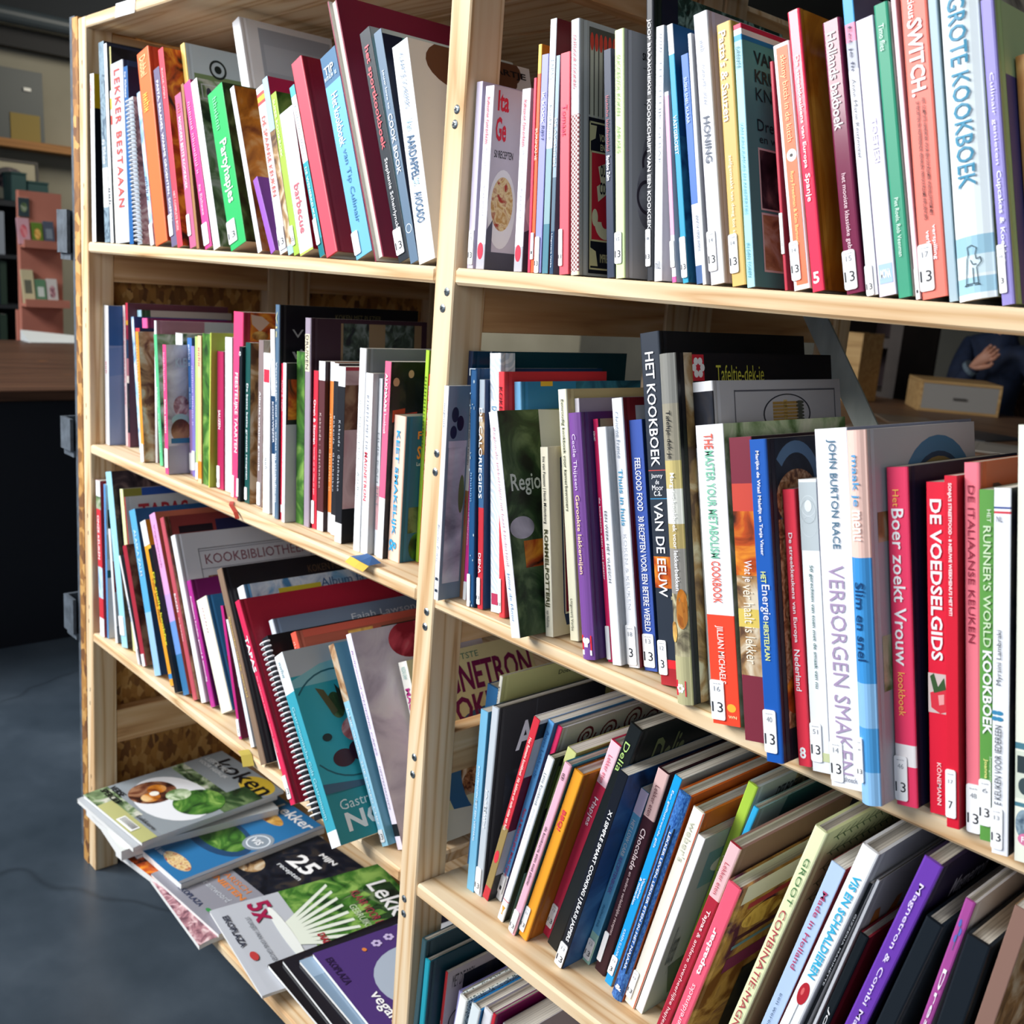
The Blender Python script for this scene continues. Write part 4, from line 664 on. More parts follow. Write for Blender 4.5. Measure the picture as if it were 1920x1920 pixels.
 ('L2', (-1.0077, 0.0378, 0.8574, 0.0233, 0.1792, 0.1344, 0.2576), '#fbd4c0', '#2c6c84', 'peach book with cyan capitals, Keet smakelijk, teal cover beside it', {'hard': 1, 't': [('KEET SMAKELIJK', 0.1, 0.82, 0.25, 0.62, '#3ca8dc', {'b': 2}), ('&', 0.85, 0.94, 0.15, 0.75, '#3ca8dc', {'b': 1})], 'art': [('t', 'FIJNE', 0.067, 0.3125, 0.1, 0.17, '#e89838'), ('t', 'SOEP', 0.067, 0.3125, 0.2, 0.29, '#e89838'), ('t', 'Lava', 0.067, 0.1562, 0.31, 0.335, '#c8d4d8'), ('rp', 0.0, 1, 0.62, 0.8, 'forest'), ('ep', 0.1339, 0.9, 0.1116, 0.1, 'leaf')]}),
 ('L2', (-0.9825, 0.0622, 0.8574, 0.0065, 0.2584, 0.1938, 0.6843), '#a8d43c', '#80a830', 'lime green slim book against the middle post, second left shelf', {'t': [('~10', 0.12, 0.45, 0.3, 0.7, '#5c7c28', {})]}),
 ('L2', (-0.9754, 0.0615, 0.8574, 0.0069, 0.2312, 0.1734, 0.1318), '#ec4038', '#b02824', 'red slim book with white lettering against the middle post', {'t': [('Boven het haardvuur', 0.06, 0.3, 0.25, 0.75, '#f4f5f8', {'b': 1}), ('een smaak van thuis', 0.32, 0.55, 0.25, 0.75, '#ffe0dc', {'b': 1})]}),
 ('L3', (-1.8563, 0.0075, 0.4984, 0.0202, 0.2941, 0.2206, 2.8733), '#d03440', '#a82830', 'red and white book beside the left post on the third left shelf', {'bands': [(0, 0.1, '#f0f0f4'), (0.1, 0.18, 'P:garden'), (0.55, 0.75, 'P:sky'), (0.88, 1, '#f4f4f4')], 't': [('ONZE KEUKEN', 0.22, 0.5, 0.25, 0.7, '#f4f5f8', {'b': 1})]}),
 ('L3', (-1.8356, 0.0123, 0.4984, 0.0079, 0.2902, 0.2177, 2.0204), '#5c98d0', '#cfd4d8', 'slim blue book with a grey cover showing a letter F and plants', {'art': [('t', 'Fruit', 0.0758, 0.1654, 0.05, 0.16, '#1c4c54'), ('rp', 0.0138, 0.124, 0.16, 0.3, 'forest'), ('r', 0.0, 1, 0.32, 0.48, '#b0b8b4'), ('r', 0.0, 1, 0.55, 0.6, '#1c5860')]}),
 ('L3', (-1.804, 0.0156, 0.4984, 0.0099, 0.2112, 0.1584, 8.2528), '#e4e8ea', '#d4d8dc', 'thin white booklet with a red band and green herb on its cover', {'art': [('r', 0.0, 1, 0.28, 0.55, '#a8202c'), ('rp', 0.0568, 0.1704, 0.55, 0.8, 'leaf'), ('r', 0.0, 1, 0.85, 1, '#8898a8')]}),
 ('L3', (-1.7763, 0.0163, 0.4984, 0.026, 0.3196, 0.2397, 12.6427), '#a0d8ec', 'P:dusk', 'tall light blue book third from the left post, lower left shelf', {'t': [('~7', 0.36, 0.46, 0.3, 0.6, '#d8f0f8', {})], 'st': (0.82, 0.93, 0, 0.8, '', '')}),
 ('L3', (-1.749, 0.0255, 0.4984, 0.0137, 0.2933, 0.22, 11.1146), '#eef0b4', '#98a078', 'pale yellow spined book behind the Tapas cover', {'art': [('r', 0.0, 0.1536, 0, 0.1, '#8c8838'), ('r', 0.1536, 1, 0, 0.1, '#2850a0')]}),
 ('L3', (-1.7339, 0.0269, 0.4984, 0.0033, 0.282, 0.1589, 11.2292), '#c04c48', '#c8cacc', 'grey covered book with big red letters Tapas, third left shelf', {'hard': 1, 'art': [('t', 'TAPAS', 0.08, 0.72, 0.05, 0.16, '#b03038'), ('rp', 0.0, 1, 0.28, 1, 'dusk')]}),
 ('L3', (-1.6762, 0.0062, 0.4984, 0.0067, 0.1968, 0.1476, 26.4225), '#e8ecf0', '#4c5860', 'thin white curved booklet with blue capitals leaning across the light blue book', {'t': [('GRATIN', 0.42, 0.6, 0.2, 0.9, '#7c94b4', {'b': 1})], 'st': (0.85, 0.99, 0, 1, '', '')}),
 ('L3', (-1.6682, 0.0088, 0.4984, 0.0172, 0.2141, 0.1606, 23.3114), '#a82c3c', 'P:choco', 'dark red slim book with a brown photo cover left of the blue one', {'st': (0.9, 1, 0.2, 0.9, '', '')}),
 ('L3', (-1.6177, 0.0088, 0.4984, 0.0251, 0.2868, 0.2151, 21.7047), '#5cacdc', '#1c4878', 'sky blue slim book with white letters and a navy cover, third left shelf', {'t': [('ALASKA ZALM', 0.12, 0.4, 0.3, 0.7, '#d4ecf8', {'b': 1})], 'bands': [(0.62, 1, '#9cc8ec')]}),
 ('L3', (-1.5632, 0.0117, 0.4984, 0.0228, 0.2822, 0.2117, 25.6318), '#e9a02c', '#c8801c', 'yellow-orange slim book with a white top right of the sky blue one', {'bands': [(0, 0.15, '#f0f2f2'), (0.93, 0.96, '#3c8cc8')], 't': [('Voor snelle zaken', 0.35, 0.62, 0.3, 0.7, '#6c4820', {})]}),
 ('L3', (-1.5318, 0.0054, 0.4984, 0.0128, 0.2485, 0.1864, 25.7007), '#12161a', '#20282c', 'black slim book with yellow hand lettering left of the pink Vegetarisch', {'t': [('De snelle kookfee', 0.18, 0.68, 0.2, 0.75, '#e4e43c', {'b': 1})], 'bands': [(0, 0.02, '#e0b040')]}),
 ('L3', (-1.5159, 0.0127, 0.4984, 0.0229, 0.3058, 0.2294, 25.9292), '#e4a4d4', '#a85c48', 'pink book titled Vegetarisch turning blue at the foot', {'t': [('Vegetarisch', 0.06, 0.3, 0.3, 0.65, '#a870a4', {})], 'bands': [(0.45, 0.6, '#c8a0e0'), (0.6, 0.78, '#6c98d8'), (0.78, 1, '#3c78a8')]}),
 ('L3', (-1.4898, 0.017, 0.4984, 0.0145, 0.3041, 0.2281, 25.0723), '#c05460', 'P:choco', 'rose-brown book with white capitals between Vegetarisch and Kookbibliotheek', {'hard': 1, 't': [('BAKEN', 0.42, 0.52, 0.25, 0.7, '#f4f5f8', {'b': 1}), ('en braden', 0.55, 0.68, 0.3, 0.65, '#f0c8c8', {})], 'art': [('r', 0.0, 1, 0.0, 1, '#7c3030'), ('r', 0.0556, 0.3337, 0.06, 0.1, '#18101c'), ('r', 0.3615, 1, 0.04, 1, '#1c2048')]}),
 ('L3', (-1.4731, 0.0231, 0.4984, 0.0164, 0.2769, 0.2523, 25.0723), '#f2f3f6', '#cbccd2', 'white hardback with Kookbibliotheek across its grey-white cover', {'hard': 1, 'art': [('f', 0.1, 0.97, 0.1, 0.45, '#88888c'), ('t', 'KOOKBIBLIOTHEEK', 0.14, 0.95, 0.14, 0.2, '#8c5864'), ('r', 0.68, 0.82, 0.035, 0.075, '#7c2434'), ('r', 0.1, 0.97, 0.115, 0.118, '#70707c'), ('r', 0.1, 0.97, 0.225, 0.228, '#70707c'), ('rp', 0.14, 0.95, 0.27, 0.5, 'choco'), ('r', 0.4, 0.42, 0.23, 0.3, '#d0d4d8')]}),
 ('L3', (-1.4497, 0.0281, 0.4984, 0.0151, 0.2075, 0.1557, 26.2148), '#b02890', '#6c1458', 'magenta book with small white lettering beneath Kookbibliotheek', {'hard': 1, 't': [('Antilliaanse Keuken, gezond & eenvoudig', 0.12, 0.8, 0.25, 0.65, '#f4f5f8', {'b': 1})]}),
 ('L3', (-1.4185, 0.0308, 0.4984, 0.0383, 0.1856, 0.1392, 29.6518), '#f3efdc', '#3c84b8', 'cream hardback with potatoes under blue sky on its cover', {'hard': 1, 't': [('~4', 0.08, 0.3, 0.4, 0.55, '#d8b4c8', {})], 'art': [('t', 'Suiker', 0.2488, 0.6334, 0.18, 0.27, '#e4f0f8'), ('pg', [(0.0, 0.55), (0.2262, 0.45), (1, 0.3), (1, 1), (0.0, 1)], '#8c6c3c'), ('ep', 0.2714, 0.6, 0.181, 0.14, 'potato'), ('ep', 0.181, 0.85, 0.181, 0.12, 'gold')]}),
 ('L3', (-1.3233, 0.0113, 0.4984, 0.0081, 0.2025, 0.1519, 19.0591), '#c0287c', '#6c1838', 'thin magenta booklet right of the cream potato book', {'st': (0.85, 0.98, 0, 1, '3', ''), 'art': [('t', 'US', 0.0395, 0.237, 0.55, 0.65, '#d8d8e0')]}),
 ('L3', (-1.2878, 0.0119, 0.4984, 0.0105, 0.1936, 0.1452, 25.9684), '#eef2f8', '#c8ccd4', 'thin white booklet left of the tall brown Koken met plezier book', {}),
 ('L3', (-1.2293, -0.0045, 0.4984, 0.0162, 0.2912, 0.2718, 29.4463), '#8c7460', '#15131a', 'tall brown-spined book with a black cover reading Koken met plezier', {'hard': 1, 't': [('Bijzonder uit de wereld', 0.25, 0.66, 0.3, 0.7, '#d8b864', {})], 'art': [('t', 'KOKEN MET PLEZIER', 0.5, 0.92, 0.05, 0.09, '#584434'), ('t', 'Dijonaise', 0.3, 0.85, 0.13, 0.2, '#6c603c'), ('rp', 0.1, 0.9, 0.5, 0.9, 'burlap')]}),
 ('L3', (-1.2046, 0.0112, 0.4984, 0.0207, 0.2691, 0.3039, 30.1483), '#f4f5f8', '#5c98c4', 'white spined book with sky blue cover and a yellow strip, behind the red one', {'hard': 1, 'art': [('rp', 0, 1, 0, 0.4, 'sky'), ('r', 0.15, 0.4, 0.05, 0.09, '#d8d040'), ('t', 'Album favoriet', 0.4, 0.85, 0.03, 0.08, '#3c6c9c')]}),
 ('L3', (-1.1054, -0.0286, 0.4984, 0.0132, 0.2885, 0.3077, 34.6704), '#e02c58', '#a01c34', 'raspberry red hardback with white capitals, TAPAS, deep red cover', {'hard': 1, 't': [('TAPAS', 0.18, 0.36, 0.15, 0.85, '#f4f5f8', {'b': 2}), ('De lekkerste recepten hapjes wereld', 0.38, 0.75, 0.3, 0.65, '#f8b8c8', {})], 'st': (0.86, 0.97, 0, 0.8, '13', ''), 'art': [('t', 'TA', 0.12, 0.3, 0.15, 0.28, '#d8ccd0')]}),
 ('L3', (-1.0888, 0.0, 0.4984, 0.0116, 0.2575, 0.2975, 32.2292), '#d4dce6', '#6c7c94', 'light grey book with a letter K standing behind the comb-bound book', {'hard': 1, 't': [('K', 0.1, 0.16, 0.25, 0.75, '#78a8d4', {'b': 1})], 'art': [('t', 'Fajah Lawson', 0.4, 0.8, 0.05, 0.1, '#c4ccd8')]}),
 ('L3', (-1.0529, -0.0231, 0.4984, 0.0172, 0.2517, 0.1888, 36.183), '#24262c', '#14161c', 'black comb-bound book with white binding teeth left of the teal NO book', {'spiral': '#f4f5f8'}),
 ('L3', (-1.031, 0.0, 0.4984, 0.0137, 0.2567, 0.2875, 32.0), '#f0604c', '#a85848', 'coral spined book with a pepper mill photo behind the teal NO book', {'hard': 1, 't': [('~9', 0.05, 0.3, 0.3, 0.7, '#ffb8a8', {})], 'art': [('r', 0.0, 1, 0.0, 0.04, '#c85c4c'), ('rp', 0.25, 0.4, 0.05, 0.4, 'gold'), ('r', 0.27, 0.36, 0.12, 0.25, '#e0e4e4'), ('r', 0.45, 1, 0.06, 1, '#2c3428')]}),
 ('L3', (-0.9836, -0.0417, 0.4984, 0.0242, 0.253, 0.1898, 36.928), '#3aa4b8', '#1f8690', 'teal book with large letters NO on its cover, spine white at the top', {'bands': [(0, 0.21, '#e8ecee'), (0.92, 1, '#eef2f4')], 't': [('~4', 0.04, 0.12, 0.3, 0.6, '#90b0b8', {}), ('Gastronomische Gids Gastronoom', 0.28, 0.86, 0.3, 0.6, '#a8e0e8', {})], 'art': [('r', 0.0, 1, 0, 0.14, '#aab2b8'), ('r', 0.0, 1, 0.14, 0.75, '#2c9aa8'), ('pg', [(0.0, 0.16), (0.2458, 0.1), (1, 0.05), (1, 0.2), (0.0, 0.2)], '#7ab4bc'), ('ring', 0.3073, 0.42, 0.381, 0.012, '#1c5c68'), ('ep', 0.4179, 0.47, 0.1598, 0.075, 'meat'), ('ep', 0.2765, 0.33, 0.0615, 0.07, 'forest'), ('ep', 0.381, 0.31, 0.0615, 0.09, 'forest'), ('pg', [(0.1536, 0.22), (0.2151, 0.24), (0.2765, 0.36), (0.2335, 0.38)], '#4c4c30'), ('pg', [(0.3073, 0.22), (0.3564, 0.28), (0.3687, 0.38), (0.3073, 0.36)], '#24281c'), ('e', 0.2151, 0.6, 0.086, 0.045, '#3c1c28'), ('e', 0.338, 0.58, 0.0737, 0.05, '#30182c'), ('e', 0.4425, 0.68, 0.0615, 0.03, '#24182c'), ('e', 0.1352, 0.48, 0.0369, 0.02, '#1c2c2c'), ('pg', [(0.0, 0.7), (0.3073, 0.73), (1, 0.68), (1, 0.78), (0.0, 0.75)], '#3c5c74'), ('r', 0.0, 1, 0.76, 1, '#1f8690'), ('t', 'Gastronomie', 0.0737, 0.6023, 0.795, 0.845, '#c4dce0'), ('t', 'NO', 0.086, 0.4179, 0.86, 0.955, '#dce4e6')]}),
 ('L3', (-0.9527, 0.013, 0.4984, 0.014, 0.2625, 0.1969, 32.3658), '#9cd4ec', '#5c98b4', 'light blue book with pale capitals and a food photo at the top of its spine', {'t': [('JAMIE OLIVER  THE NAKED CHEF', 0.32, 0.9, 0.3, 0.65, '#f0f8fc', {'b': 1})], 'bands': [(0, 0.29, 'P:pantry')], 'st': (0.92, 0.98, 0.1, 0.8, '13', '')}),
 ('L3', (-0.9356, 0.0245, 0.4984, 0.0119, 0.2772, 0.2079, 29.2387), '#ece4f4', '#c4bccc', 'pale lilac book on wedding cakes with roses on its cover', {'t': [('Bollywood', 0.08, 0.26, 0.3, 0.66, '#a884b0', {}), ('WEDDING CAKES', 0.27, 0.57, 0.3, 0.62, '#a088b0', {}), ('HEFFEMANSEV', 0.62, 0.82, 0.32, 0.6, '#9c90a8', {})], 'bands': [(0.885, 0.94, '#1c1c20')], 'art': [('rp', 0.0, 1, 0, 1, 'lilac'), ('ep', 0.4286, 0.08, 0.1714, 0.09, 'rosebud'), ('pg', [(0.2857, 0.2), (0.3543, 0.26), (0.32, 0.3)], '#6c7c70'), ('ring', 0.4857, 0.6, 0.1714, 0.03, '#c8b8a0'), ('e', 0.4857, 0.6, 0.1257, 0.06, '#e8e0e4'), ('ep', 0.4572, 0.82, 0.16, 0.11, 'rosebud')]}),
 ('L3', (-0.9214, 0.078, 0.4984, 0.0189, 0.2329, 0.215, 27.0), '#f3f2ea', '#eae8b8', 'cream Magnetron kookboek leaning at the middle post, seen from both bays', {'t': [('REIZAS GRAF', 0.03, 0.1, 0.3, 0.75, '#84b8b4', {}), ('MAGNETRON', 0.15, 0.52, 0.2, 0.72, '#c0388c', {'b': 2})], 'art': [('r', 0.0, 1, 0, 1, '#eae8b8'), ('t', 'DE GROOTSTE', 0.1, 0.55, 0.03, 0.065, '#4c8c78'), ('t', 'MAGNETRON', 0.03, 0.97, 0.085, 0.25, '#7c2058'), ('t', 'KOOKBOEK', 0.03, 0.97, 0.27, 0.42, '#7c2058'), ('t', 'EENVOUDIGE GERECHTEN', 0.1, 0.97, 0.46, 0.495, '#2c3c4c'), ('rp', 0, 1, 0.52, 0.8, 'dish'), ('ring', 0.5, 0.74, 0.42, 0.12, '#3c6c94'), ('ep', 0.5, 0.74, 0.3, 0.1, 'lentil'), ('pg', [(0, 0.84), (0.6, 0.9), (1, 0.85), (1, 1), (0, 1)], '#e8e4cc'), ('t', 'MARABOES', 0.6, 0.95, 0.9, 0.93, '#202428')]}),
 ('R1', (-0.8596, 0.012, 1.2124, 0.0095, 0.183, 0.1373, 1.0637), '#dcd6ee', '#c3bdd8', 'slim lilac book with a white 13 label, first beside the middle post', {'st': (0.79, 0.98, 0.2, 1, '13', '15')}),
 ('R1', (-0.8453, 0.012, 1.2124, 0.0128, 0.1779, 0.1335, 0.9377), '#eceaf2', '#cfc8d2', 'white Italiaanse Gerechten booklet with a pasta bowl on its open cover', {'t': [('Italiaanse Gerechten', 0.06, 0.31, 0.3, 0.66, '#e0455a', {'b': 1}), ('50 recepten voor elke gelegenheid', 0.33, 0.7, 0.35, 0.62, '#9a9aa8', {})], 'bands': [(0.86, 1, '#b9b9c2')], 'logo': (0.85, 0.945, '#e0304a'), 'art': [('t', 'Ita', 0.0422, 0.1548, 0.02, 0.13, '#e02840'), ('t', 'Ge', 0.0338, 0.1407, 0.16, 0.29, '#e02840'), ('t', '50 RECEPTEN', 0.0338, 0.2251, 0.34, 0.38, '#20202a'), ('e', 0.1407, 0.66, 0.1407, 0.22, '#f2f0f0'), ('ep', 0.1407, 0.63, 0.1125, 0.15, 'pasta'), ('pg', [(0.0, 0.78), (0.0563, 0.72), (0.0563, 1), (0.0, 1)], '#585868'), ('r', 0.0, 1, 0.9, 1, '#50505c')]}),
 ('R1', (-0.787, 0.012, 1.2124, 0.012, 0.1711, 0.1283, 2.1671), '#eceaf2', '#cfc8d2', 'second white Italiaanse Gerechten booklet, the one against the orange spine', {'t': [('Italiaanse Gerechten', 0.06, 0.31, 0.3, 0.66, '#e0455a', {'b': 1}), ('50 recepten voor elke gelegenheid', 0.33, 0.7, 0.35, 0.62, '#9a9aa8', {})], 'bands': [(0.86, 1, '#b9b9c2')], 'logo': (0.85, 0.945, '#e0304a'), 'art': [('t', 'Ita', 0.15, 0.55, 0.02, 0.13, '#e02840'), ('t', 'Ge', 0.12, 0.5, 0.16, 0.29, '#e02840'), ('t', '50 RECEPTEN', 0.12, 0.8, 0.34, 0.38, '#20202a'), ('e', 0.5, 0.66, 0.5, 0.22, '#f2f0f0'), ('ep', 0.5, 0.63, 0.4, 0.15, 'pasta'), ('pg', [(0.0, 0.78), (0.2, 0.72), (0.2, 1), (0, 1)], '#585868'), ('r', 0.0, 1, 0.9, 1, '#50505c')]}),
 ('R1', (-0.7667, 0.012, 1.2124, 0.0038, 0.1803, 0.1352, 3.7054), '#d83a5c', '#a02840', 'thin crimson booklet behind the second Italiaanse Gerechten', {}),
 ('R1', (-0.7623, 0.012, 1.2124, 0.0047, 0.2097, 0.1573, 3.596), '#f4622e', '#e08a28', 'orange book with a yellow spine top left of the lilac rice book', {'bands': [(0, 0.125, '#f2c24a')], 't': [('SURINAME', 0.36, 0.5, 0.2, 0.8, '#ffe0c8', {'b': 1})], 'st': (0.82, 0.94, 0, 0.8, '1', '')}),
 ('R1', (-0.7569, 0.012, 1.2124, 0.0092, 0.2, 0.15, 3.6326), '#9a9cd8', '#6a6cae', 'lilac-blue book titled Ik kook rijst', {'t': [('IK KOOK', 0.17, 0.31, 0.3, 0.72, '#f4f5f8', {'b': 1}), ('RIJST', 0.32, 0.39, 0.3, 0.72, '#303a70', {'b': 1})], 'st': (0.83, 1, 0.1, 0.75, '13', '')}),
 ('R1', (-0.7461, 0.012, 1.2124, 0.0082, 0.2302, 0.1727, 3.8725), '#e9eef2', '#6a2026', 'tall white book titled Tapas kookboek with a brown-red cover', {'t': [('TAPAS', 0.15, 0.23, 0.2, 0.75, '#a9bccb', {}), ('kookboek', 0.33, 0.47, 0.25, 0.7, '#b4c4d0', {})], 'bands': [(0.5, 0.8, '#8fb0b8'), (0.8, 1, '#4c8496')]}),
 ('R1', (-0.7358, 0.012, 1.2124, 0.0052, 0.1975, 0.1482, 4.1569), '#9db4c4', '#5c7486', 'slim blue-grey book with white capitals beside the pink-red Tomaat', {'bands': [(0.55, 0.8, '#5a7488'), (0.8, 1, '#22486a')], 't': [('DE AVONDEN', 0.28, 0.5, 0.25, 0.75, '#f4f5f8', {'b': 1}), ('Uitgeverij Verba', 0.81, 0.97, 0.3, 0.7, '#f4f5f8', {})]}),
 ('R1', (-0.7222, 0.012, 1.2124, 0.0121, 0.1994, 0.1495, 6.4027), '#f55d6c', '#c03c50', 'pink-red book with a magenta title, Tomaat', {'t': [('Tomaat', 0.23, 0.37, 0.22, 0.72, '#d02860', {})], 'st': (0.79, 0.96, 0, 0.4, '13', '17')}),
 ('R1', (-0.7071, 0.012, 1.2124, 0.0106, 0.2273, 0.1705, 6.9579), '#d8dce0', '#b8bcb8', 'book with red-headed matches and a matchbox front, titled Outdoor cooking', {'hard': 1, 't': [('OUTDOOR COOKING', 0.06, 0.265, 0.3, 0.66, '#d05868', {'b': 1})], 'bands': [(0.365, 0.985, 'G:gingham'), (0.985, 1, '#e8e4c0')], 'art': [('r', 0.0142, 1, 0.02, 0.36, '#5a5a50'), ('r', 0.0228, 0.0513, 0.08, 0.37, '#cfd0b8'), ('e', 0.037, 0.075, 0.0148, 0.035, '#e0503e'), ('r', 0.0598, 0.0883, 0.08, 0.37, '#cfd0b8'), ('e', 0.074, 0.075, 0.0148, 0.035, '#e0503e'), ('r', 0.0968, 0.1253, 0.08, 0.37, '#cfd0b8'), ('e', 0.1111, 0.075, 0.0148, 0.035, '#e0503e'), ('r', 0.1339, 0.1623, 0.08, 0.37, '#cfd0b8'), ('e', 0.1481, 0.075, 0.0148, 0.035, '#e0503e'), ('r', 0.1709, 0.1994, 0.08, 0.37, '#cfd0b8'), ('e', 0.1851, 0.075, 0.0148, 0.035, '#e0503e'), ('r', 0.2079, 0.2364, 0.08, 0.37, '#cfd0b8'), ('e', 0.2221, 0.075, 0.0148, 0.035, '#e0503e'), ('r', 0.2449, 0.2734, 0.08, 0.37, '#cfd0b8'), ('e', 0.2592, 0.075, 0.0148, 0.035, '#e0503e'), ('r', 0.0057, 1, 0.37, 0.99, '#1b1d26'), ('f', 0.0142, 0.2762, 0.385, 0.975, '#d8d4a0'), ('r', 0.0228, 0.2677, 0.5, 0.86, '#d22a3a'), ('f', 0.0228, 0.2677, 0.5, 0.86, '#d8d4a0'), ('pg', [(0.0171, 0.4), (0.074, 0.4), (0.0627, 0.45), (0.0171, 0.465)], '#d8d4a0'), ('pg', [(0.0171, 0.96), (0.0854, 0.96), (0.0683, 0.9), (0.0171, 0.885)], '#d8d4a0'), ('t', 'VOOR', 0.094, 0.1766, 0.43, 0.46, '#d8d4a0'), ('t', 'EN', 0.1025, 0.1424, 0.47, 0.495, '#d8d4a0'), ('pg', [(0.0854, 0.56), (0.1994, 0.53), (0.2705, 0.57), (0.2705, 0.62), (0.1994, 0.6), (0.1139, 0.64)], '#e8e4b8'), ('pg', [(0.074, 0.64), (0.1709, 0.6), (0.2705, 0.64), (0.2705, 0.69), (0.1709, 0.66), (0.0854, 0.7)], '#e8e4b8'), ('t', 'OUTDOOR', 0.1025, 0.2563, 0.55, 0.6, '#1b1d26'), ('t', 'COOKING', 0.0968, 0.2563, 0.62, 0.67, '#1b1d26'), ('arc', 0.1481, 0.78, 0.094, 0.06, 180, 330, '#e8e4b8'), ('e', 0.057, 0.765, 0.0256, 0.035, '#e8e4b8'), ('t', 'IMPREGNATED', 0.0997, 0.2705, 0.91, 0.945, '#d8d4a0')]}),
 ('R1', (-0.6602, 0.012, 1.2124, 0.0089, 0.198, 0.1485, 8.666), '#22304a', '#2a3040', 'thin navy booklet standing before the matchbox book', {'t': [('~15', 0.2, 0.44, 0.3, 0.65, '#b84a58', {}), ('Bamboe Zalm', 0.46, 0.57, 0.25, 0.7, '#f4f5f8', {'b': 1})]}),
 ('R1', (-0.6498, 0.012, 1.2124, 0.0109, 0.2128, 0.1596, 7.9357), '#dcf0b4', '#d6d4da', 'pale green book titled Succesvol koken Amuses, glasses on its silver cover', {'hard': 1, 't': [('SUCCESVOL KOKEN', 0.1, 0.34, 0.25, 0.6, '#7ea05c', {}), ('AMUSES', 0.38, 0.49, 0.25, 0.6, '#8cb06c', {})], 'st': (0.81, 0.94, 0, 0.75, '13', '15'), 'art': [('t', 'SUCCESVOL', 0.0934, 0.3501, 0.075, 0.105, '#1c1c24'), ('r', 0.0992, 1, 0.135, 0.137, '#1c1c24'), ('r', 0.105, 1, 0.28, 0.282, '#1c1c24'), ('ep', 0.248, 0.4, 0.0875, 0.13, 'glass'), ('ring', 0.248, 0.4, 0.0875, 0.02, '#5a5060'), ('ep', 0.1809, 0.52, 0.0963, 0.13, 'glass'), ('ring', 0.1809, 0.52, 0.0963, 0.02, '#5a5060'), ('ep', 0.1313, 0.66, 0.0963, 0.13, 'glass'), ('ring', 0.1313, 0.66, 0.0963, 0.02, '#5a5060'), ('ep', 0.2771, 0.62, 0.0875, 0.13, 'glass'), ('ring', 0.2771, 0.62, 0.0875, 0.02, '#5a5060'), ('r', 0.1167, 1, 0.85, 0.92, '#c8c4c0')]}),
 ('R1', (-0.6132, 0.012, 1.2124, 0.0082, 0.2428, 0.1918, 7.9836), '#20242c', '#10201c', 'very tall black kookschrift with white serif capitals and marbled cover', {'hard': 1, 't': [('JOOP BRAAKHEKKE', 0.105, 0.36, 0.2, 0.72, '#f4f5f8', {'b': 1}), ('KOOKSCHRIFT VAN EEN KOOKGEK', 0.375, 0.82, 0.25, 0.72, '#f4f5f8', {'b': 1})], 'st': (0.82, 0.95, 0, 0.65, '13', '1'), 'art': [('r', 0, 0.12, 0, 1, '#10182c'), ('rp', 0.12, 1, 0, 1, 'marble')]}),
 ('R1', (-0.6043, 0.012, 1.2124, 0.0084, 0.2101, 0.1575, 7.3297), '#eef0f4', '#cdd2da', 'white shimmering book titled Feestelijk gebak', {'t': [('FEESTELIJK GEBAK', 0.14, 0.54, 0.25, 0.7, '#c2c8d4', {}), ('~3', 0.03, 0.1, 0.5, 0.75, '#98a0ac', {}), ('~2', 0.92, 0.95, 0.2, 0.8, '#606878', {'rot': 0})]}),
 ('R1', (-0.5844, 0.012, 1.2124, 0.0045, 0.1583, 0.1187, 11.0641), '#f4eef4', '#e2d8e2', 'thin white booklet with a pink edge beside Feestelijk gebak', {'bands': [(0.02, 0.75, '#f0b4d4'), (0.97, 1, '#e860a8')], 'st': (0.78, 0.92, 0, 1, '', '')}),
 ('R1', (-0.5727, 0.012, 1.2124, 0.006, 0.2135, 0.1602, 12.6632), '#27a2c8', 'P:river', 'turquoise-spined slim book with a white top and blue cover', {'bands': [(0, 0.115, '#f2f4f4')], 't': [('De Ijsvrienden', 0.02, 0.1, 0.3, 0.7, '#7a8088', {}), ('VASTGEROEST', 0.35, 0.5, 0.2, 0.8, '#f4f5f8', {'b': 1})], 'st': (0.82, 0.98, 0, 1, '13', ''), 'art': [('r', 0.0, 1, 0, 0.43, '#1d5a8c')]}),
 ('R1', (-0.5581, 0.012, 1.2124, 0.0076, 0.188, 0.141, 13.1996), '#4a78c4', '#1c3a78', 'blue slim book with a grey foot titled Sushi snel klaar', {'bands': [(0.65, 0.92, '#dfe4ec'), (0.92, 1, '#3d6298')], 't': [('SUSHI SNEL KLAAR', 0.1, 0.3, 0.3, 0.68, '#d4e4f8', {}), ('SUSHI SNEL KLAAR', 0.7, 0.86, 0.6, 0.9, '#50586a', {'up': 1})], 'art': [('r', 0.3, 1, 0, 1, '#b8bcc4')]}),
 ('R1', (-0.5497, 0.0094, 1.2124, 0.0035, 0.2033, 0.1525, 12.6146), '#eef0f0', '#a8aab0', 'white slim book peeping out left of Honing', {'t': [('De Lekkerste', 0.02, 0.14, 0.3, 0.7, '#808890', {})]}),
 ('R1', (-0.5435, 0.012, 1.2124, 0.0139, 0.2184, 0.1638, 13.003), '#f0f2f8', '#cfc4d4', 'thick white book titled Honing from the series Koken met smaak', {'hard': 1, 't': [('~3', 0.1, 0.14, 0.3, 0.7, '#a8b0c0', {}), ('KOKEN MET SMAAK', 0.19, 0.34, 0.38, 0.62, '#8890a4', {}), ('HONING', 0.38, 0.55, 0.28, 0.74, '#606878', {'b': 1})], 'st': (0.8, 0.95, 0.0, 0.6, '13', '14')}),
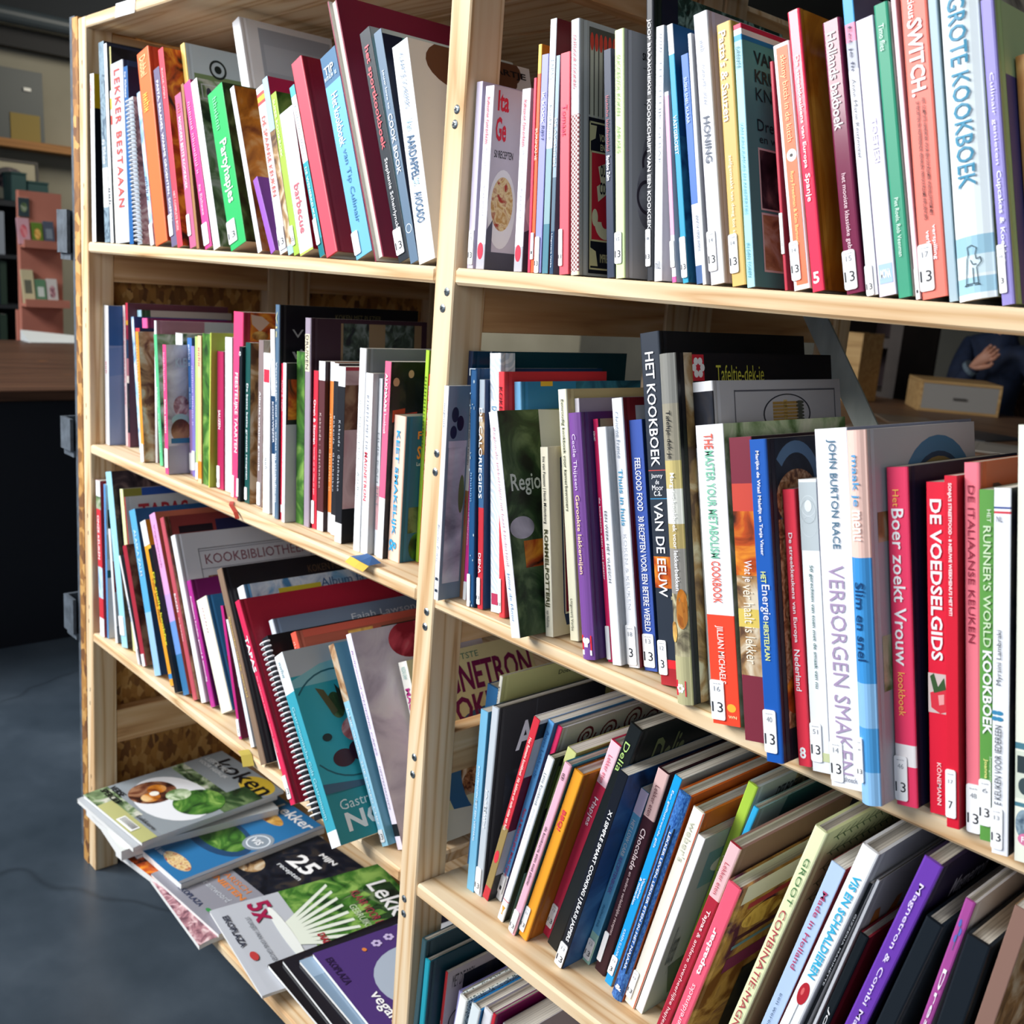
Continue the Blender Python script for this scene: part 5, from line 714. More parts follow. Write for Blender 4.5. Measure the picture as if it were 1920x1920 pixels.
 ('R1', (-0.522, 0.012, 1.2124, 0.0139, 0.2075, 0.1556, 12.7123), '#d9b76a', '#b89848', "golden yellow book with white script, Pasta's & Sauzen", {'t': [("Pasta's & Sauzen", 0.03, 0.37, 0.18, 0.66, '#f4f5f8', {'b': 1}), ('zelfgemaakt van deeg tot saus', 0.5, 0.83, 0.3, 0.58, '#fff4dc', {})], 'st': (0.8, 0.95, 0, 0.6, '13', '14'), 'hard': 1}),
 ('R1', (-0.507, 0.012, 1.2124, 0.0074, 0.2051, 0.1539, 12.3388), '#a8e0ec', '#5c9c9c', 'light cyan book titled Drente, its teal cover showing two photographs', {'bands': [(0, 0.018, '#e02a58'), (0.018, 0.04, '#f4f4f0'), (0.04, 0.062, '#38a0d8')], 't': [('DRENTE', 0.085, 0.165, 0.25, 0.7, '#2a5c6c', {}), ('VAN KRUUDMOES EN KNIEPERTIES', 0.37, 0.72, 0.25, 0.6, '#6ab0c0', {}), ('IN DEN TOREN', 0.83, 0.96, 0.25, 0.65, '#4a90a0', {})], 'art': [('r', 0.0, 1, 0, 0.02, '#c0284a'), ('r', 0.0, 1, 0.02, 0.042, '#f0e8e4'), ('r', 0.0, 1, 0.042, 0.06, '#2878b0'), ('t', 'VAN', 0.0911, 0.2961, 0.09, 0.14, '#122a34'), ('t', 'KRUUDMOES', 0.0911, 0.6833, 0.16, 0.21, '#122a34'), ('t', 'KNIEPERTIES', 0.0911, 0.7118, 0.23, 0.28, '#122a34'), ('t', 'Drentse streek', 0.0911, 0.6833, 0.35, 0.395, '#122a34'), ('t', 'en wetenswaardig', 0.1025, 0.7118, 0.41, 0.45, '#122a34'), ('r', 0.0854, 0.558, 0.46, 0.7, '#e8dcd8'), ('rp', 0.0968, 0.558, 0.468, 0.693, 'dusk'), ('r', 0.0854, 0.558, 0.71, 0.94, '#e8dcd8'), ('rp', 0.0968, 0.558, 0.718, 0.932, 'pantry'), ('e', 0.3986, 0.9, 0.1025, 0.035, '#7a3038'), ('e', 0.3986, 0.865, 0.1139, 0.02, '#c86858')]}),
 ('R1', (-0.4718, 0.012, 1.2124, 0.0026, 0.1748, 0.1311, 13.2495), '#b8203c', '#901830', 'thin dark red book hidden left of the orange and white kitchen book', {'st': (0.66, 0.84, 0, 1, '2', '')}),
 ('R1', (-0.4637, 0.012, 1.2124, 0.0143, 0.1871, 0.1403, 14.6464), '#f6f6f8', '#d8d4d2', 'white book with an orange panel titled Skinny bitch in de kitch', {'hard': 1, 'bands': [(0.015, 0.98, 'I:#ff7a52')], 't': [('skinny bitch in de kitch', 0.05, 0.4, 0.36, 0.76, '#ffd49a', {}), ('Rory Freedman & Kim Barnouin', 0.52, 0.82, 0.4, 0.66, '#ffe08a', {})], 'dot': (0.43, 0.48, '#f4f5f8'), 'st': (0.8, 0.96, 0, 0.55, '13', '14')}),
 ('R1', (-0.4475, 0.012, 1.2124, 0.0104, 0.211, 0.1582, 14.8912), '#f0405e', 'P:caramel', 'bright raspberry red book about Spain with a big white 5', {'hard': 1, 'gloss': 1, 't': [('De streekkeukens van Europa', 0.16, 0.56, 0.3, 0.66, '#f4f5f8', {'b': 1}), ('Spanje', 0.58, 0.68, 0.25, 0.75, '#f4f5f8', {'b': 1})], 'num': '5'}),
 ('R1', (-0.4185, 0.012, 1.2124, 0.0141, 0.1994, 0.1496, 14.9559), '#7a2a4a', '#5c1c36', 'burgundy book with white script titled Hollands bakboek', {'hard': 1, 'gloss': 1, 't': [('Hollands bakboek', 0.045, 0.4, 0.22, 0.72, '#f4f5f8', {'b': 1}), ('het mooiste klassieke gebak', 0.56, 0.86, 0.3, 0.62, '#f4d8e0', {})], 'st': (0.84, 0.985, 0, 0.72, '13', '15')}),
 ('R1', (-0.4012, 0.012, 1.2124, 0.0083, 0.2198, 0.1648, 14.7245), '#f2f4fa', '#5a5670', 'white book with a blue and pink top standing behind Toetjes', {'bands': [(0, 0.11, '#4aa8e0'), (0.11, 0.17, '#f090b0'), (0.17, 0.26, '#b8bcc8')], 't': [('Eet je fit', 0.12, 0.27, 0.25, 0.65, '#303a60', {}), ('Anne Marie Reuzenaar', 0.29, 0.55, 0.3, 0.62, '#3c4254', {})], 'st': (0.9, 1, 0, 0.7, '13', '')}),
 ('R1', (-0.3919, 0.012, 1.2124, 0.0132, 0.1974, 0.148, 14.7581), '#dcd6ec', '#b8b0cc', 'lilac book titled Toetjes! with a small blue badge', {'t': [('TOETJES!', 0.36, 0.52, 0.3, 0.7, '#f4f5f8', {'b': 1})], 'badge': (0.885, 0.955, '#a8c8ec', 'MONA')}),
 ('R1', (-0.3774, 0.012, 1.2124, 0.0107, 0.2064, 0.1548, 14.7581), '#2f9a78', 'P:mint', 'emerald green book with white lettering and a pale green cover', {'hard': 1, 't': [('Timo flies', 0.07, 0.16, 0.3, 0.66, '#e4f4ec', {}), ('Piet Roels, Rob Veenman', 0.66, 0.86, 0.32, 0.64, '#e4f4ec', {})]}),
 ('R1', (-0.3638, 0.012, 1.2124, 0.0036, 0.2164, 0.1623, 14.7413), '#f2d2da', '#d8b0b8', 'pale pink book standing left of the salmon Switch book', {'st': (0.9, 1, 0.2, 1, '1', '')}),
 ('R1', (-0.3595, 0.012, 1.2124, 0.0187, 0.2168, 0.1626, 14.068), '#ee7a6a', '#b84c44', 'wide salmon red book titled Switch with brushed white letters', {'hard': 1, 't': [('delicious', 0.005, 0.115, 0.3, 0.56, '#fff0ec', {'b': 1}), ('SWITCH.', 0.12, 0.36, 0.22, 0.78, '#f4f5f8', {'b': 2}), ('HET COMPLETE HANDBOEK VOOR EEN DUURZAMER VOEDSELSYSTEEM MET', 0.37, 0.74, 0.56, 0.68, '#5a2424', {'b': 1}), ('27 RECEPTEN EN INSPIRERENDE VERHALEN VAN DUURZAME INFLUENCERS', 0.375, 0.75, 0.34, 0.46, '#5a2424', {'b': 1}), ('verspilling', 0.77, 0.88, 0.58, 0.76, '#f4f5f8', {'b': 1}), ('verhalen', 0.785, 0.87, 0.36, 0.52, '#f4f5f8', {'b': 1})], 'st': (0.825, 0.975, 0, 0.55, '13', '17')}),
 ('R1', (-0.3396, 0.012, 1.2124, 0.006, 0.2086, 0.1564, 14.0435), '#a8c0cc', '#8ca4b0', 'blue-grey book pushed back between Switch and the wide kookboek', {}),
 ('R1', (-0.3329, 0.012, 1.2124, 0.0258, 0.2117, 0.1588, 13.6678), '#e8f3f6', 'P:stone', 'very wide pale blue watercolour book titled Grote kookboek', {'hard': 1, 'round': 0.004, 't': [('GROTE KOOKBOEK', 0.055, 0.65, 0.25, 0.72, '#3a8cae', {'b': 1})], 'bands': [(0.8, 0.86, '#9cc8dc'), (0.86, 0.92, '#d4eaf2'), (0.93, 0.98, '#a4cfe2')], 'chef': 1}),
 ('R1', (-0.304, 0.012, 1.2124, 0.0088, 0.1992, 0.1494, 14.1367), '#9088cc', '#a8c48c', 'violet book with white script, Culinair genieten, label reading 3', {'hard': 1, 't': [('Culinair genieten', 0.24, 0.54, 0.3, 0.66, '#efeaff', {}), ('Cupcakes & Koekjes', 0.56, 0.86, 0.28, 0.7, '#f4f5f8', {'b': 1})], 'st': (0.8, 0.96, 0, 0.55, '3', '10'), 'art': [('r', 0.0, 1, 0, 0.24, '#b4cfa0'), ('r', 0.0, 1, 0.24, 1, '#5a5490')]}),
 ('R1', (-0.2943, 0.035, 1.2124, 0.0192, 0.1662, 0.1247, 13.7564), 'P:oak', '#c08848', 'wide wood-patterned book cut by the right edge of the picture', {'hard': 1}),
 ('R2', (-0.8581, 0.0245, 0.8574, 0.007, 0.2695, 0.2472, 1.0383), '#1c2c4a', '#123a54', 'tall dark navy book with a deep teal cover rising at the back', {'hard': 1, 'gloss': 1, 'art': [('r', 0.13, 1, 0, 0.2, '#12444e'), ('r', 0.06, 0.07, 0, 0.2, '#c0d0d8')]}),
 ('R2', (-0.8507, -0.012, 0.8574, 0.0076, 0.2337, 0.1753, 1.0383), '#f4f5f8', '#8496a8', 'white book titled Blender Power beside the middle post, blueberries on its cover', {'t': [('magimix', 0.08, 0.19, 0.25, 0.6, '#50586c', {}), ('Blender Power', 0.64, 0.82, 0.3, 0.62, '#707888', {}), ('[]', 0.89, 0.96, 0.3, 0.8, '#303848', {})], 'art': [('e', 0.0599, 0.13, 0.0274, 0.035, '#28304a'), ('e', 0.1027, 0.17, 0.0274, 0.035, '#1c2440'), ('e', 0.0514, 0.21, 0.0257, 0.03, '#222c4c'), ('r', 0.0171, 0.1626, 0.25, 0.28, '#d8d4e0'), ('rp', 0.0205, 0.1575, 0.28, 0.92, 'glass'), ('e', 0.1369, 0.5, 0.0223, 0.09, '#6a7a4a')]}),
 ('R2', (-0.842, 0.0173, 0.8574, 0.0054, 0.2197, 0.1648, 1.1922), '#e9dfd2', '#8a6a4a', 'thin beige book about the tajine left of the magenta booklet', {'t': [('TAJINE DE NIEUWE KEUKEN', 0.05, 0.32, 0.3, 0.7, '#302c2c', {'b': 1}), ('KIM MACLEAN', 0.48, 0.62, 0.3, 0.7, '#e0483c', {'b': 1})], 'bands': [(0.45, 1, '#a8744c')]}),
 ('R2', (-0.8356, 0.0173, 0.8574, 0.0061, 0.2069, 0.1552, 1.3067), '#e63c98', '#a02868', 'thin magenta booklet for the gourmet pan, low beside the worn blue book', {'t': [('60 RECEPTEN VOOR DE POFFERTJESPAN', 0.33, 0.7, 0.3, 0.7, '#ffd4ec', {})], 'st': (0.9, 1, 0.2, 1, '', '')}),
 ('R2', (-0.8142, 0.0061, 0.8574, 0.0096, 0.2547, 0.191, 4.8344), '#1c5080', '#164068', 'worn dark blue book with chipped pale scuffs along its spine', {'hard': 1, 'worn': 1, 't': [('~6', 0.43, 0.55, 0.3, 0.6, '#7aa0c0', {})], 'st': (0.86, 1, 0, 0.5, '', '')}),
 ('R2', (-0.802, 0.0097, 0.8574, 0.0085, 0.2444, 0.1833, 5.2832), '#2a4c74', '#22406a', 'De Caloriegids with white capitals over a food photo and a red foot', {'bands': [(0, 0.14, '#a8b4c0'), (0.14, 0.32, 'P:dish'), (0.32, 0.55, '#3a628c'), (0.55, 1, '#c4303c')], 't': [('DE CALORIEGIDS', 0.12, 0.51, 0.15, 0.75, '#f4f5f8', {'b': 1}), ('DENA', 0.75, 0.84, 0.25, 0.7, '#f4f5f8', {'b': 1})], 'st': (0.86, 0.98, 0, 0.6, '13', '')}),
 ('R2', (-0.7876, 0.0158, 0.8574, 0.0175, 0.273, 0.02, 6.5187), '#eef2f6', 'G:waves', 'white hardback embossed with pale waves', {'hard': 1, 't': [('De', 0.2, 0.23, 0.25, 0.65, '#4a90b8', {})], 'bands': [(0.02, 0.18, 'G:waves'), (0.25, 0.98, 'G:waves')], 'badge': (0.925, 0.97, '#b83a5c', '')}),
 ('R2', (-0.7694, 0.0118, 0.8574, 0.0092, 0.2561, 0.1532, 6.5187), '#f04048', '#d8353c', 'red hardback titled Koken behind the dark green Regionale lekkernijen', {'hard': 1, 't': [('KOKEN', 0.06, 0.18, 0.25, 0.72, '#501c24', {'b': 1})], 'st': (0.84, 0.98, 0, 0.5, '13', '')}),
 ('R2', (-0.7525, 0.0241, 0.8574, 0.0102, 0.2478, 0.1857, 8.1146), '#7ab8e4', '#2f84b8', 'light blue book with a blue pattern cover rising behind Regionale lekkernijen', {'hard': 1, 'art': [('rp', 0.4, 1, 0.0, 0.2, 'river'), ('r', 0.1, 0.2, -0.0, 0.02, '#f0c040')]}),
 ('R2', (-0.7132, -0.0207, 0.8574, 0.0125, 0.2252, 0.1689, 15.098), '#f0f2f6', 'P:forest', 'white book Regionale lekkernijen with a dark green leafy cover', {'t': [('Regionale lekkernijen uit heel Nederland', 0.07, 0.68, 0.28, 0.6, '#c88a9a', {}), ('Janny de Moor', 0.71, 0.93, 0.28, 0.6, '#4080b0', {})], 'art': [('t', 'Regionale', 0.0487, 0.4699, 0.28, 0.38, '#dfe8dc'), ('pg', [(0.3307, 0.0), (1, 0.02), (1, 0.2), (0.3237, 0.18)], '#d8dcd8'), ('ep', 0.1044, 0.52, 0.0975, 0.05, 'glass'), ('rp', 0.1044, 0.3133, 0.58, 0.7, 'ember')]}),
 ('R2', (-0.6997, 0.0136, 0.8574, 0.0107, 0.1904, 0.1428, 9.2034), '#f0ead2', '#d8cfae', 'cream book titled Rommelpotterij with a dark red panel on its cover', {'t': [('Ina van Faassen | Henk Molenberg', 0.05, 0.4, 0.25, 0.65, '#303030', {'b': 1}), ('ROMMELPOTTERIJ', 0.43, 0.84, 0.15, 0.75, '#4a4a28', {'b': 2}), ('van Holkema', 0.86, 0.95, 0.3, 0.65, '#303030', {})], 'art': [('pg', [(0.1132, 0.06), (0.1358, 0.05), (1, 0.05), (1, 0.95), (0.1358, 0.95), (0.1132, 0.88)], '#2a3a5c'), ('pg', [(0.1268, 0.11), (1, 0.1), (1, 0.9), (0.1268, 0.89)], '#f0ead2'), ('r', 0.1358, 1, 0.12, 0.88, '#8a2038')]}),
 ('R2', (-0.678, 0.0267, 0.8574, 0.0118, 0.2498, 0.1874, 11.0522), '#f2f0d4', '#cdbf8a', 'cream book titled Eenvoudig kookboek voor kamerbewoners', {'t': [('Eenvoudig kookboek voor kamerbewoners', 0.04, 0.48, 0.3, 0.68, '#384030', {'b': 1}), ('Uitgeverij Verba', 0.83, 0.96, 0.25, 0.6, '#384030', {})], 'hard': 1}),
 ('R2', (-0.6654, 0.0368, 0.8574, 0.006, 0.2426, 0.182, 11.0), '#e8e4ea', '#aba6b2', 'grey-lilac covered book rising behind the purple Gerookte lekkernijen', {}),
 ('R2', (-0.6344, 0.0003, 0.8574, 0.0159, 0.2339, 0.1755, 12.0292), '#7a4c98', '#4a2c68', 'purple book titled Gerookte lekkernijen with a red chef hat emblem', {'hard': 1, 'round': 0.002, 't': [('Cecile Thijssen', 0.085, 0.31, 0.3, 0.66, '#e4d4f0', {}), ('Gerookte lekkernijen', 0.33, 0.65, 0.28, 0.68, '#f0d0a8', {'b': 1})], 'badge': (0.9, 0.96, '#e02c34', 'hat')}),
 ('R2', (-0.6161, 0.0158, 0.8574, 0.0061, 0.2306, 0.173, 12.2737), '#d82860', 'P:night', 'crimson slim book, de kookserie eten met plezier, left of the vleesch book', {'t': [('ETEN MET', 0.05, 0.09, 0.1, 0.45, '#f4f5f8', {'b': 1}), ('de kookserie eten met plezier', 0.32, 0.66, 0.25, 0.7, '#f4f5f8', {'b': 1})], 'st': (0.85, 0.99, 0, 0.8, '', ''), 'art': [('r', 0.0173, 1, 0, 0.1, '#8a8470')]}),
 ('R2', (-0.6083, 0.0132, 0.8574, 0.0115, 0.2243, 0.1682, 12.5116), '#eef0f4', '#b4b8be', 'white book with thin black capitals, Een week met vleesch', {'hard': 1, 't': [('EEN WEEK MÉT VLEESCH', 0.35, 0.65, 0.3, 0.62, '#303640', {})]}),
 ('R2', (-0.596, 0.0225, 0.8574, 0.013, 0.2525, 0.1894, 12.464), '#f2f4f8', '#7a2028', 'white book with turquoise serif lettering titled Thuis in huis', {'hard': 1, 't': [('Christine France', 0.05, 0.22, 0.3, 0.6, '#8090a4', {}), ('Thuis in huis', 0.26, 0.47, 0.28, 0.66, '#48a0c8', {'b': 1}), ('KOKEN & KEUKEN', 0.5, 0.78, 0.32, 0.6, '#dcdfe6', {})], 'st': (0.84, 0.99, 0, 0.9, '3', '18'), 'art': [('r', 0.0396, 1, 0.03, 1, '#b8bcc4')]}),
 ('R2', (-0.5821, 0.0297, 0.8574, 0.0157, 0.2342, 0.1757, 12.464), '#3c58a8', '#28406c', 'royal blue book with tall white capitals, Feelgood food', {'t': [('FEELGOOD FOOD', 0.15, 0.36, 0.3, 0.74, '#f4f5f8', {'b': 1}), ('30 RECEPTEN VOOR EEN BETERE WERELD', 0.38, 0.84, 0.3, 0.74, '#f4f5f8', {'b': 1})], 'st': (0.85, 0.985, 0.05, 0.9, '13', '13')}),
 ('R2', (-0.5505, 0.0154, 0.8574, 0.0219, 0.3162, 0.2294, 12.3415), '#2a323e', '#10141c', 'tall charcoal book titled Het kookboek van de eeuw', {'hard': 1, 't': [('HET KOOKBOEK', 0.055, 0.375, 0.25, 0.7, '#f4f5f8', {'b': 1}), ('Janny', 0.395, 0.41, 0.2, 0.8, '#f4f5f8', {'rot': 0}), ('de', 0.412, 0.425, 0.4, 0.6, '#f4f5f8', {'rot': 0}), ('Moor', 0.427, 0.442, 0.22, 0.8, '#f4f5f8', {'rot': 0}), ('c.a.', 0.444, 0.458, 0.3, 0.7, '#f4f5f8', {'rot': 0}), ('VAN DE EEUW', 0.475, 0.745, 0.25, 0.7, '#f4f5f8', {'b': 1})], 'bands': [(0.385, 0.387, '#e05048'), (0.465, 0.467, '#40a0d8'), (0.63, 0.72, 'P:ember'), (0.95, 1, '#a82830')], 'st': (0.87, 0.97, 0, 0.45, '3', '12'), 'badge': (0.925, 0.95, '#e02c34', '')}),
 ('R2', (-0.5145, -0.0055, 0.8574, 0.0172, 0.3011, 0.2441, 11.8252), 'P:burlap', '#14141c', 'thick photo-spined hardback titled Tafeltje-dek-je with onions and a red flower emblem', {'hard': 1, 'round': 0.003, 'bands': [(0, 0.14, '#8a8a84'), (0.14, 0.3, '#9c9684'), (0.3, 0.38, '#c8b878'), (0.38, 0.48, '#dfe0d8'), (0.48, 0.55, '#b8a468'), (0.55, 0.68, '#94908a'), (0.86, 1, '#b9b48a')], 't': [('Tafeltje-dek-je', 0.16, 0.295, 0.35, 0.68, '#141414', {'b': 1}), ('Margriet-kookboek voor lekkerbekken', 0.335, 0.67, 0.42, 0.72, '#f4f5f8', {'b': 1})], 'onion': 1, 'flower': (0.93, 0.975), 'art': [('r', 0.05, 0.12, 0.005, 0.08, '#d02a3c'), ('fl', 0.085, 0.042, 0.025, '#f4f5f8'), ('t', 'Tafeltje-dek-je', 0.19, 0.5, 0.035, 0.1, '#c8c84c'), ('rp', 0, 0.05, 0.0, 1, 'dish')]}),
 ('R2', (-0.4949, 0.0147, 0.8574, 0.021, 0.2795, 0.2017, 12.1146), '#f4f5f8', '#b4b6be', 'white hardback with a line-framed cover showing tied asparagus', {'hard': 1, 'bands': [(0.03, 0.2, 'P:night')], 'art': [('f', 0.1, 0.95, 0.03, 0.9, '#60626c'), ('oval', 0.52, 0.11, 0.2, 0.065, '#383a44'), ('asp', 0.52, 0.11)]}),
 ('R2', (-0.4703, -0.0124, 0.8574, 0.0275, 0.2478, 0.1859, 12.5082), '#f3f3f6', 'P:salad', 'white and red book titled The master your metabolism cookbook', {'t': [('THE', 0.03, 0.08, 0.3, 0.62, '#e8604c', {'b': 1}), ('MASTER YOUR METABOLISM', 0.085, 0.44, 0.3, 0.62, '#7cc4a4', {'b': 1}), ('COOKBOOK', 0.45, 0.59, 0.3, 0.62, '#e8604c', {'b': 1}), ('JILLIAN MICHAELS', 0.665, 0.86, 0.3, 0.6, '#ffe4dc', {'b': 1})], 'bands': [(0.63, 1, '#f0482e')], 'st': (0.85, 0.985, 0, 0.5, '13', '16'), 'sunb': 1}),
 ('R2', (-0.4346, -0.0173, 0.8574, 0.0212, 0.2438, 0.1829, 12.2265), '#7a2c3c', '#342028', 'brown photo-spined book with white script, Wat je ver haalt is lekker', {'bands': [(0.15, 0.24, '#c84a3c'), (0.24, 0.45, 'P:ember'), (0.45, 0.56, 'P:dish'), (0.56, 0.62, '#d8c060'), (0.62, 0.78, 'P:dish')], 't': [('Wat je', 0.4, 0.47, 0.3, 0.75, '#f4f5f8', {}), ('vér haalt is lekker', 0.48, 0.74, 0.3, 0.75, '#f4ecd8', {})]}),
 ('R2', (-0.402, -0.0353, 0.8574, 0.0151, 0.2483, 0.1862, 12.3621), '#1858b0', '#1c1620', 'royal blue book titled Het Energie herstelplan, lentil bowl on its cover', {'t': [('Marijke de Waal Malefijt en Tanja Visser', 0.035, 0.355, 0.35, 0.6, '#f4f5f8', {'b': 1}), ('HET', 0.405, 0.44, 0.32, 0.62, '#e8f088', {'b': 1}), ('Energie', 0.445, 0.555, 0.2, 0.8, '#f4f5f8', {}), ('HERSTELPLAN', 0.56, 0.68, 0.32, 0.62, '#e8f088', {'b': 1})], 'st': (0.835, 0.97, 0.0, 0.75, '13', '40'), 'hard': 1, 'art': [('rp', 0.0, 1, 0, 1, 'night'), ('ring', 0.1595, 0.16, 0.1977, 0.05, '#5a7894'), ('ep', 0.1595, 0.19, 0.1658, 0.09, 'lentil'), ('rp', 0.0, 0.0638, 0.25, 0.9, 'lentil'), ('ep', 0.0638, 0.8, 0.0797, 0.06, 'ember')], 'clear': 1}),
 ('R2', (-0.3834, -0.0198, 0.8574, 0.0109, 0.213, 0.1598, 12.8297), '#ee3c50', '#b02434', 'red slim book about the Netherlands with a big white 8', {'hard': 1, 't': [('De streekkeukens van Europa', 0.155, 0.55, 0.3, 0.68, '#f4f5f8', {'b': 1}), ('Nederland', 0.575, 0.725, 0.28, 0.72, '#f4f5f8', {'b': 1})], 'num': '8'}),
 ('R2', (-0.3716, -0.0183, 0.8574, 0.0155, 0.2228, 0.1671, 12.2354), '#eef2f4', '#8a8a7c', 'white book with a glass jar at the spine top, 50 gerechten van toen', {'t': [('50 gerechten van toen met de smaak van nu', 0.29, 0.71, 0.38, 0.6, '#3a6c6c', {'b': 1})], 'jar': 1, 'st': (0.83, 0.965, 0, 0.62, '13', '51')}),
 ('R2', (-0.3498, -0.0275, 0.8574, 0.0257, 0.264, 0.198, 12.1592), '#f4f5fa', '#8890a8', 'wide white book titled Verborgen smaken in thin mauve capitals', {'t': [('JOHN BURTON RACE', 0.03, 0.33, 0.36, 0.66, '#4a7088', {'b': 1}), ('VERBORGEN SMAKEN', 0.375, 0.96, 0.24, 0.72, '#a894b4', {}), ('shoeck', 0.965, 0.98, 0.45, 0.85, '#405068', {'rot': 0})], 'st': (0.87, 0.985, 0.02, 0.42, '13', '14')}),
 ('R2', (-0.3222, -0.0329, 0.8574, 0.0151, 0.2676, 0.169, 11.8958), '#f6cdc0', '#b9bcc4', 'peach and blue book titled maak je menu, soup bowl on its cover', {'hard': 1, 'round': 0.003, 't': [('maak je', 0.065, 0.2, 0.25, 0.68, '#4aa0d4', {'b': 1}), ('menu', 0.21, 0.29, 0.25, 0.68, '#fff4ee', {'b': 1}), ('Slim en snel', 0.4, 0.61, 0.25, 0.7, '#103c6c', {'b': 1})], 'bands': [(0.335, 0.67, '#3c92d4'), (0.67, 0.79, '#8cc0ec'), (0.79, 0.91, '#4c9cd8'), (0.91, 1, '#90c4f0')], 'st': (0.82, 0.94, 0, 0.3, '13', '49'), 'art': [('e', 0.6, 0.2, 0.37, 0.17, '#4c7ca4'), ('e', 0.6, 0.21, 0.3, 0.135, '#28405c'), ('e', 0.6, 0.215, 0.28, 0.125, '#8a7648'), ('rp', 0, 0.12, 0.22, 0.3, 'dish'), ('rp', 0, 0.2, 0.55, 0.7, 'salad')]}),
 ('R2', (-0.3061, -0.0127, 0.8574, 0.0161, 0.2434, 0.1826, 11.3788), '#f2406a', '#16203a', 'raspberry pink book titled Boer zoekt Vrouw kookboek', {'hard': 1, 't': [('Het', 0.065, 0.115, 0.3, 0.58, '#ffc060', {}), ('Boer zoekt Vrouw', 0.12, 0.58, 0.22, 0.78, '#f4f5f8', {'b': 1}), ('kookboek', 0.6, 0.73, 0.3, 0.62, '#ffc060', {})], 'bands': [(0.815, 0.88, '#f4f0f0')], 'st': (0.85, 0.985, 0.0, 0.6, '13', '46'), 'art': [('t', 'Boer', 0.1086, 0.3477, 0.08, 0.16, '#8898a8'), ('pg', [(0.2173, 0.3), (0.3042, 0.28), (0.3259, 0.5), (0.2607, 0.62), (0.1521, 0.55)], '#4a6a3c'), ('ep', 0.2607, 0.45, 0.0869, 0.12, 'leaf')]}),
 ('R2', (-0.2853, -0.0031, 0.8574, 0.0143, 0.2363, 0.1773, 10.4005), '#e8223e', '#a01428', 'red book with heavy white capitals, De Voedselgids', {'t': [('DE VOEDSELGIDS', 0.05, 0.53, 0.2, 0.78, '#f4f5f8', {'b': 2}), ('KÖNEMANN', 0.84, 0.97, 0.42, 0.68, '#ffe0e0', {'b': 1})], 'straw': (0.57, 0.69)}),
 ('R2', (-0.2681, -0.0134, 0.8574, 0.009, 0.2446, 0.1835, 10.2199), '#d41c34', '#a01428', 'dark red slim book of streetfood with a label reading 7', {'t': [("SONJA'S STREETFOOD - 8 NIEUWE WEEKMENU'S MET PIT!", 0.02, 0.39, 0.28, 0.62, '#ffe8e8', {'b': 2})], 'st': (0.83, 0.97, 0, 0.8, '7', '17')}),
 ('R2', (-0.2574, -0.0069, 0.8574, 0.0106, 0.255, 0.1913, 10.2466), '#f47c8c', '#b8542c', 'rose pink book titled De Italiaanse Keuken with a rust cover', {'hard': 1, 't': [('DE ITALIAANSE KEUKEN', 0.06, 0.48, 0.28, 0.68, '#8c2038', {})], 'st': (0.865, 1, 0.1, 1, '13', '48'), 'art': [('t', 'De', 0.0512, 0.2401, 0.06, 0.14, '#4a2018')]}),
 ('R2', (-0.246, -0.0108, 0.8574, 0.0102, 0.2394, 0.1796, 10.0708), '#5f9c48', '#4a7c38', 'green book with white capitals for runners', {'t': [('HET', 0.055, 0.09, 0.55, 0.8, '#e4f0dc', {}), ("RUNNER'S WORLD", 0.1, 0.44, 0.3, 0.82, '#cfe4c0', {'b': 1}), ('KOOKBOEK', 0.45, 0.69, 0.25, 0.85, '#f4f5f8', {'b': 2}), ('Joanna Say', 0.76, 0.85, 0.3, 0.6, '#f0e890', {'b': 1}), ('Samengesteld door', 0.75, 0.87, 0.66, 0.85, '#dcecd0', {})], 'st': (0.82, 0.955, 0, 0.8, '13', '6')}),
 ('R2', (-0.2334, -0.0214, 0.8574, 0.0108, 0.2438, 0.1828, 9.6309), '#eef1f7', 'P:night', 'white book with a small flag, keuken voor iedereen, near the right edge', {'t': [('NL', 0.075, 0.09, 0.2, 0.55, '#485470', {'rot': 0}), ('Myrsini Lambraki', 0.38, 0.53, 0.25, 0.62, '#303844', {'up': 1}), ('E KEUKEN VOOR IEDEREEN', 0.64, 0.86, 0.2, 0.6, '#303844', {'up': 1})], 'bands': [(0.05, 0.055, '#2c4890'), (0.055, 0.062, '#f0f0f0'), (0.062, 0.068, '#d03848')], 'flr': (0.6, 0.63), 'st': (0.87, 0.985, 0.0, 0.7, '13', '13')}),
 ('R2', (-0.2197, -0.0183, 0.8574, 0.0159, 0.2863, 0.2147, 9.6273), '#e9ecdc', '#b8bca8', 'cream book with ink-drawn jars at the foot, cut by the right picture edge', {'bands': [(0.72, 0.735, '#4a7c8c'), (0.74, 0.85, '#d4dccc'), (0.86, 0.87, '#4a7c8c')], 'jars': 1}),
 ('R3', (-0.862, 0.0758, 0.4984, 0.0202, 0.2413, 0.181, -3.0), '#3f80b8', '#1c3a68', 'blue book standing behind the light blue and grey ones by the post', {'hard': 1, 't': [('S', 0.12, 0.17, 0.3, 0.7, '#f4f5f8', {})]}),
 ('R3', (-0.8413, 0.0712, 0.4984, 0.0048, 0.2619, 0.1964, -3.7708), '#f4f2e4', '#c8c888', 'cream spined book with an olive cover rising behind Jasmijn', {'hard': 1, 't': [('Boeren', 0.05, 0.2, 0.3, 0.66, '#303830', {})], 'art': [('t', 'Doet de groeten', 0.4452, 0.8161, 0.04, 0.07, '#202418')]}),
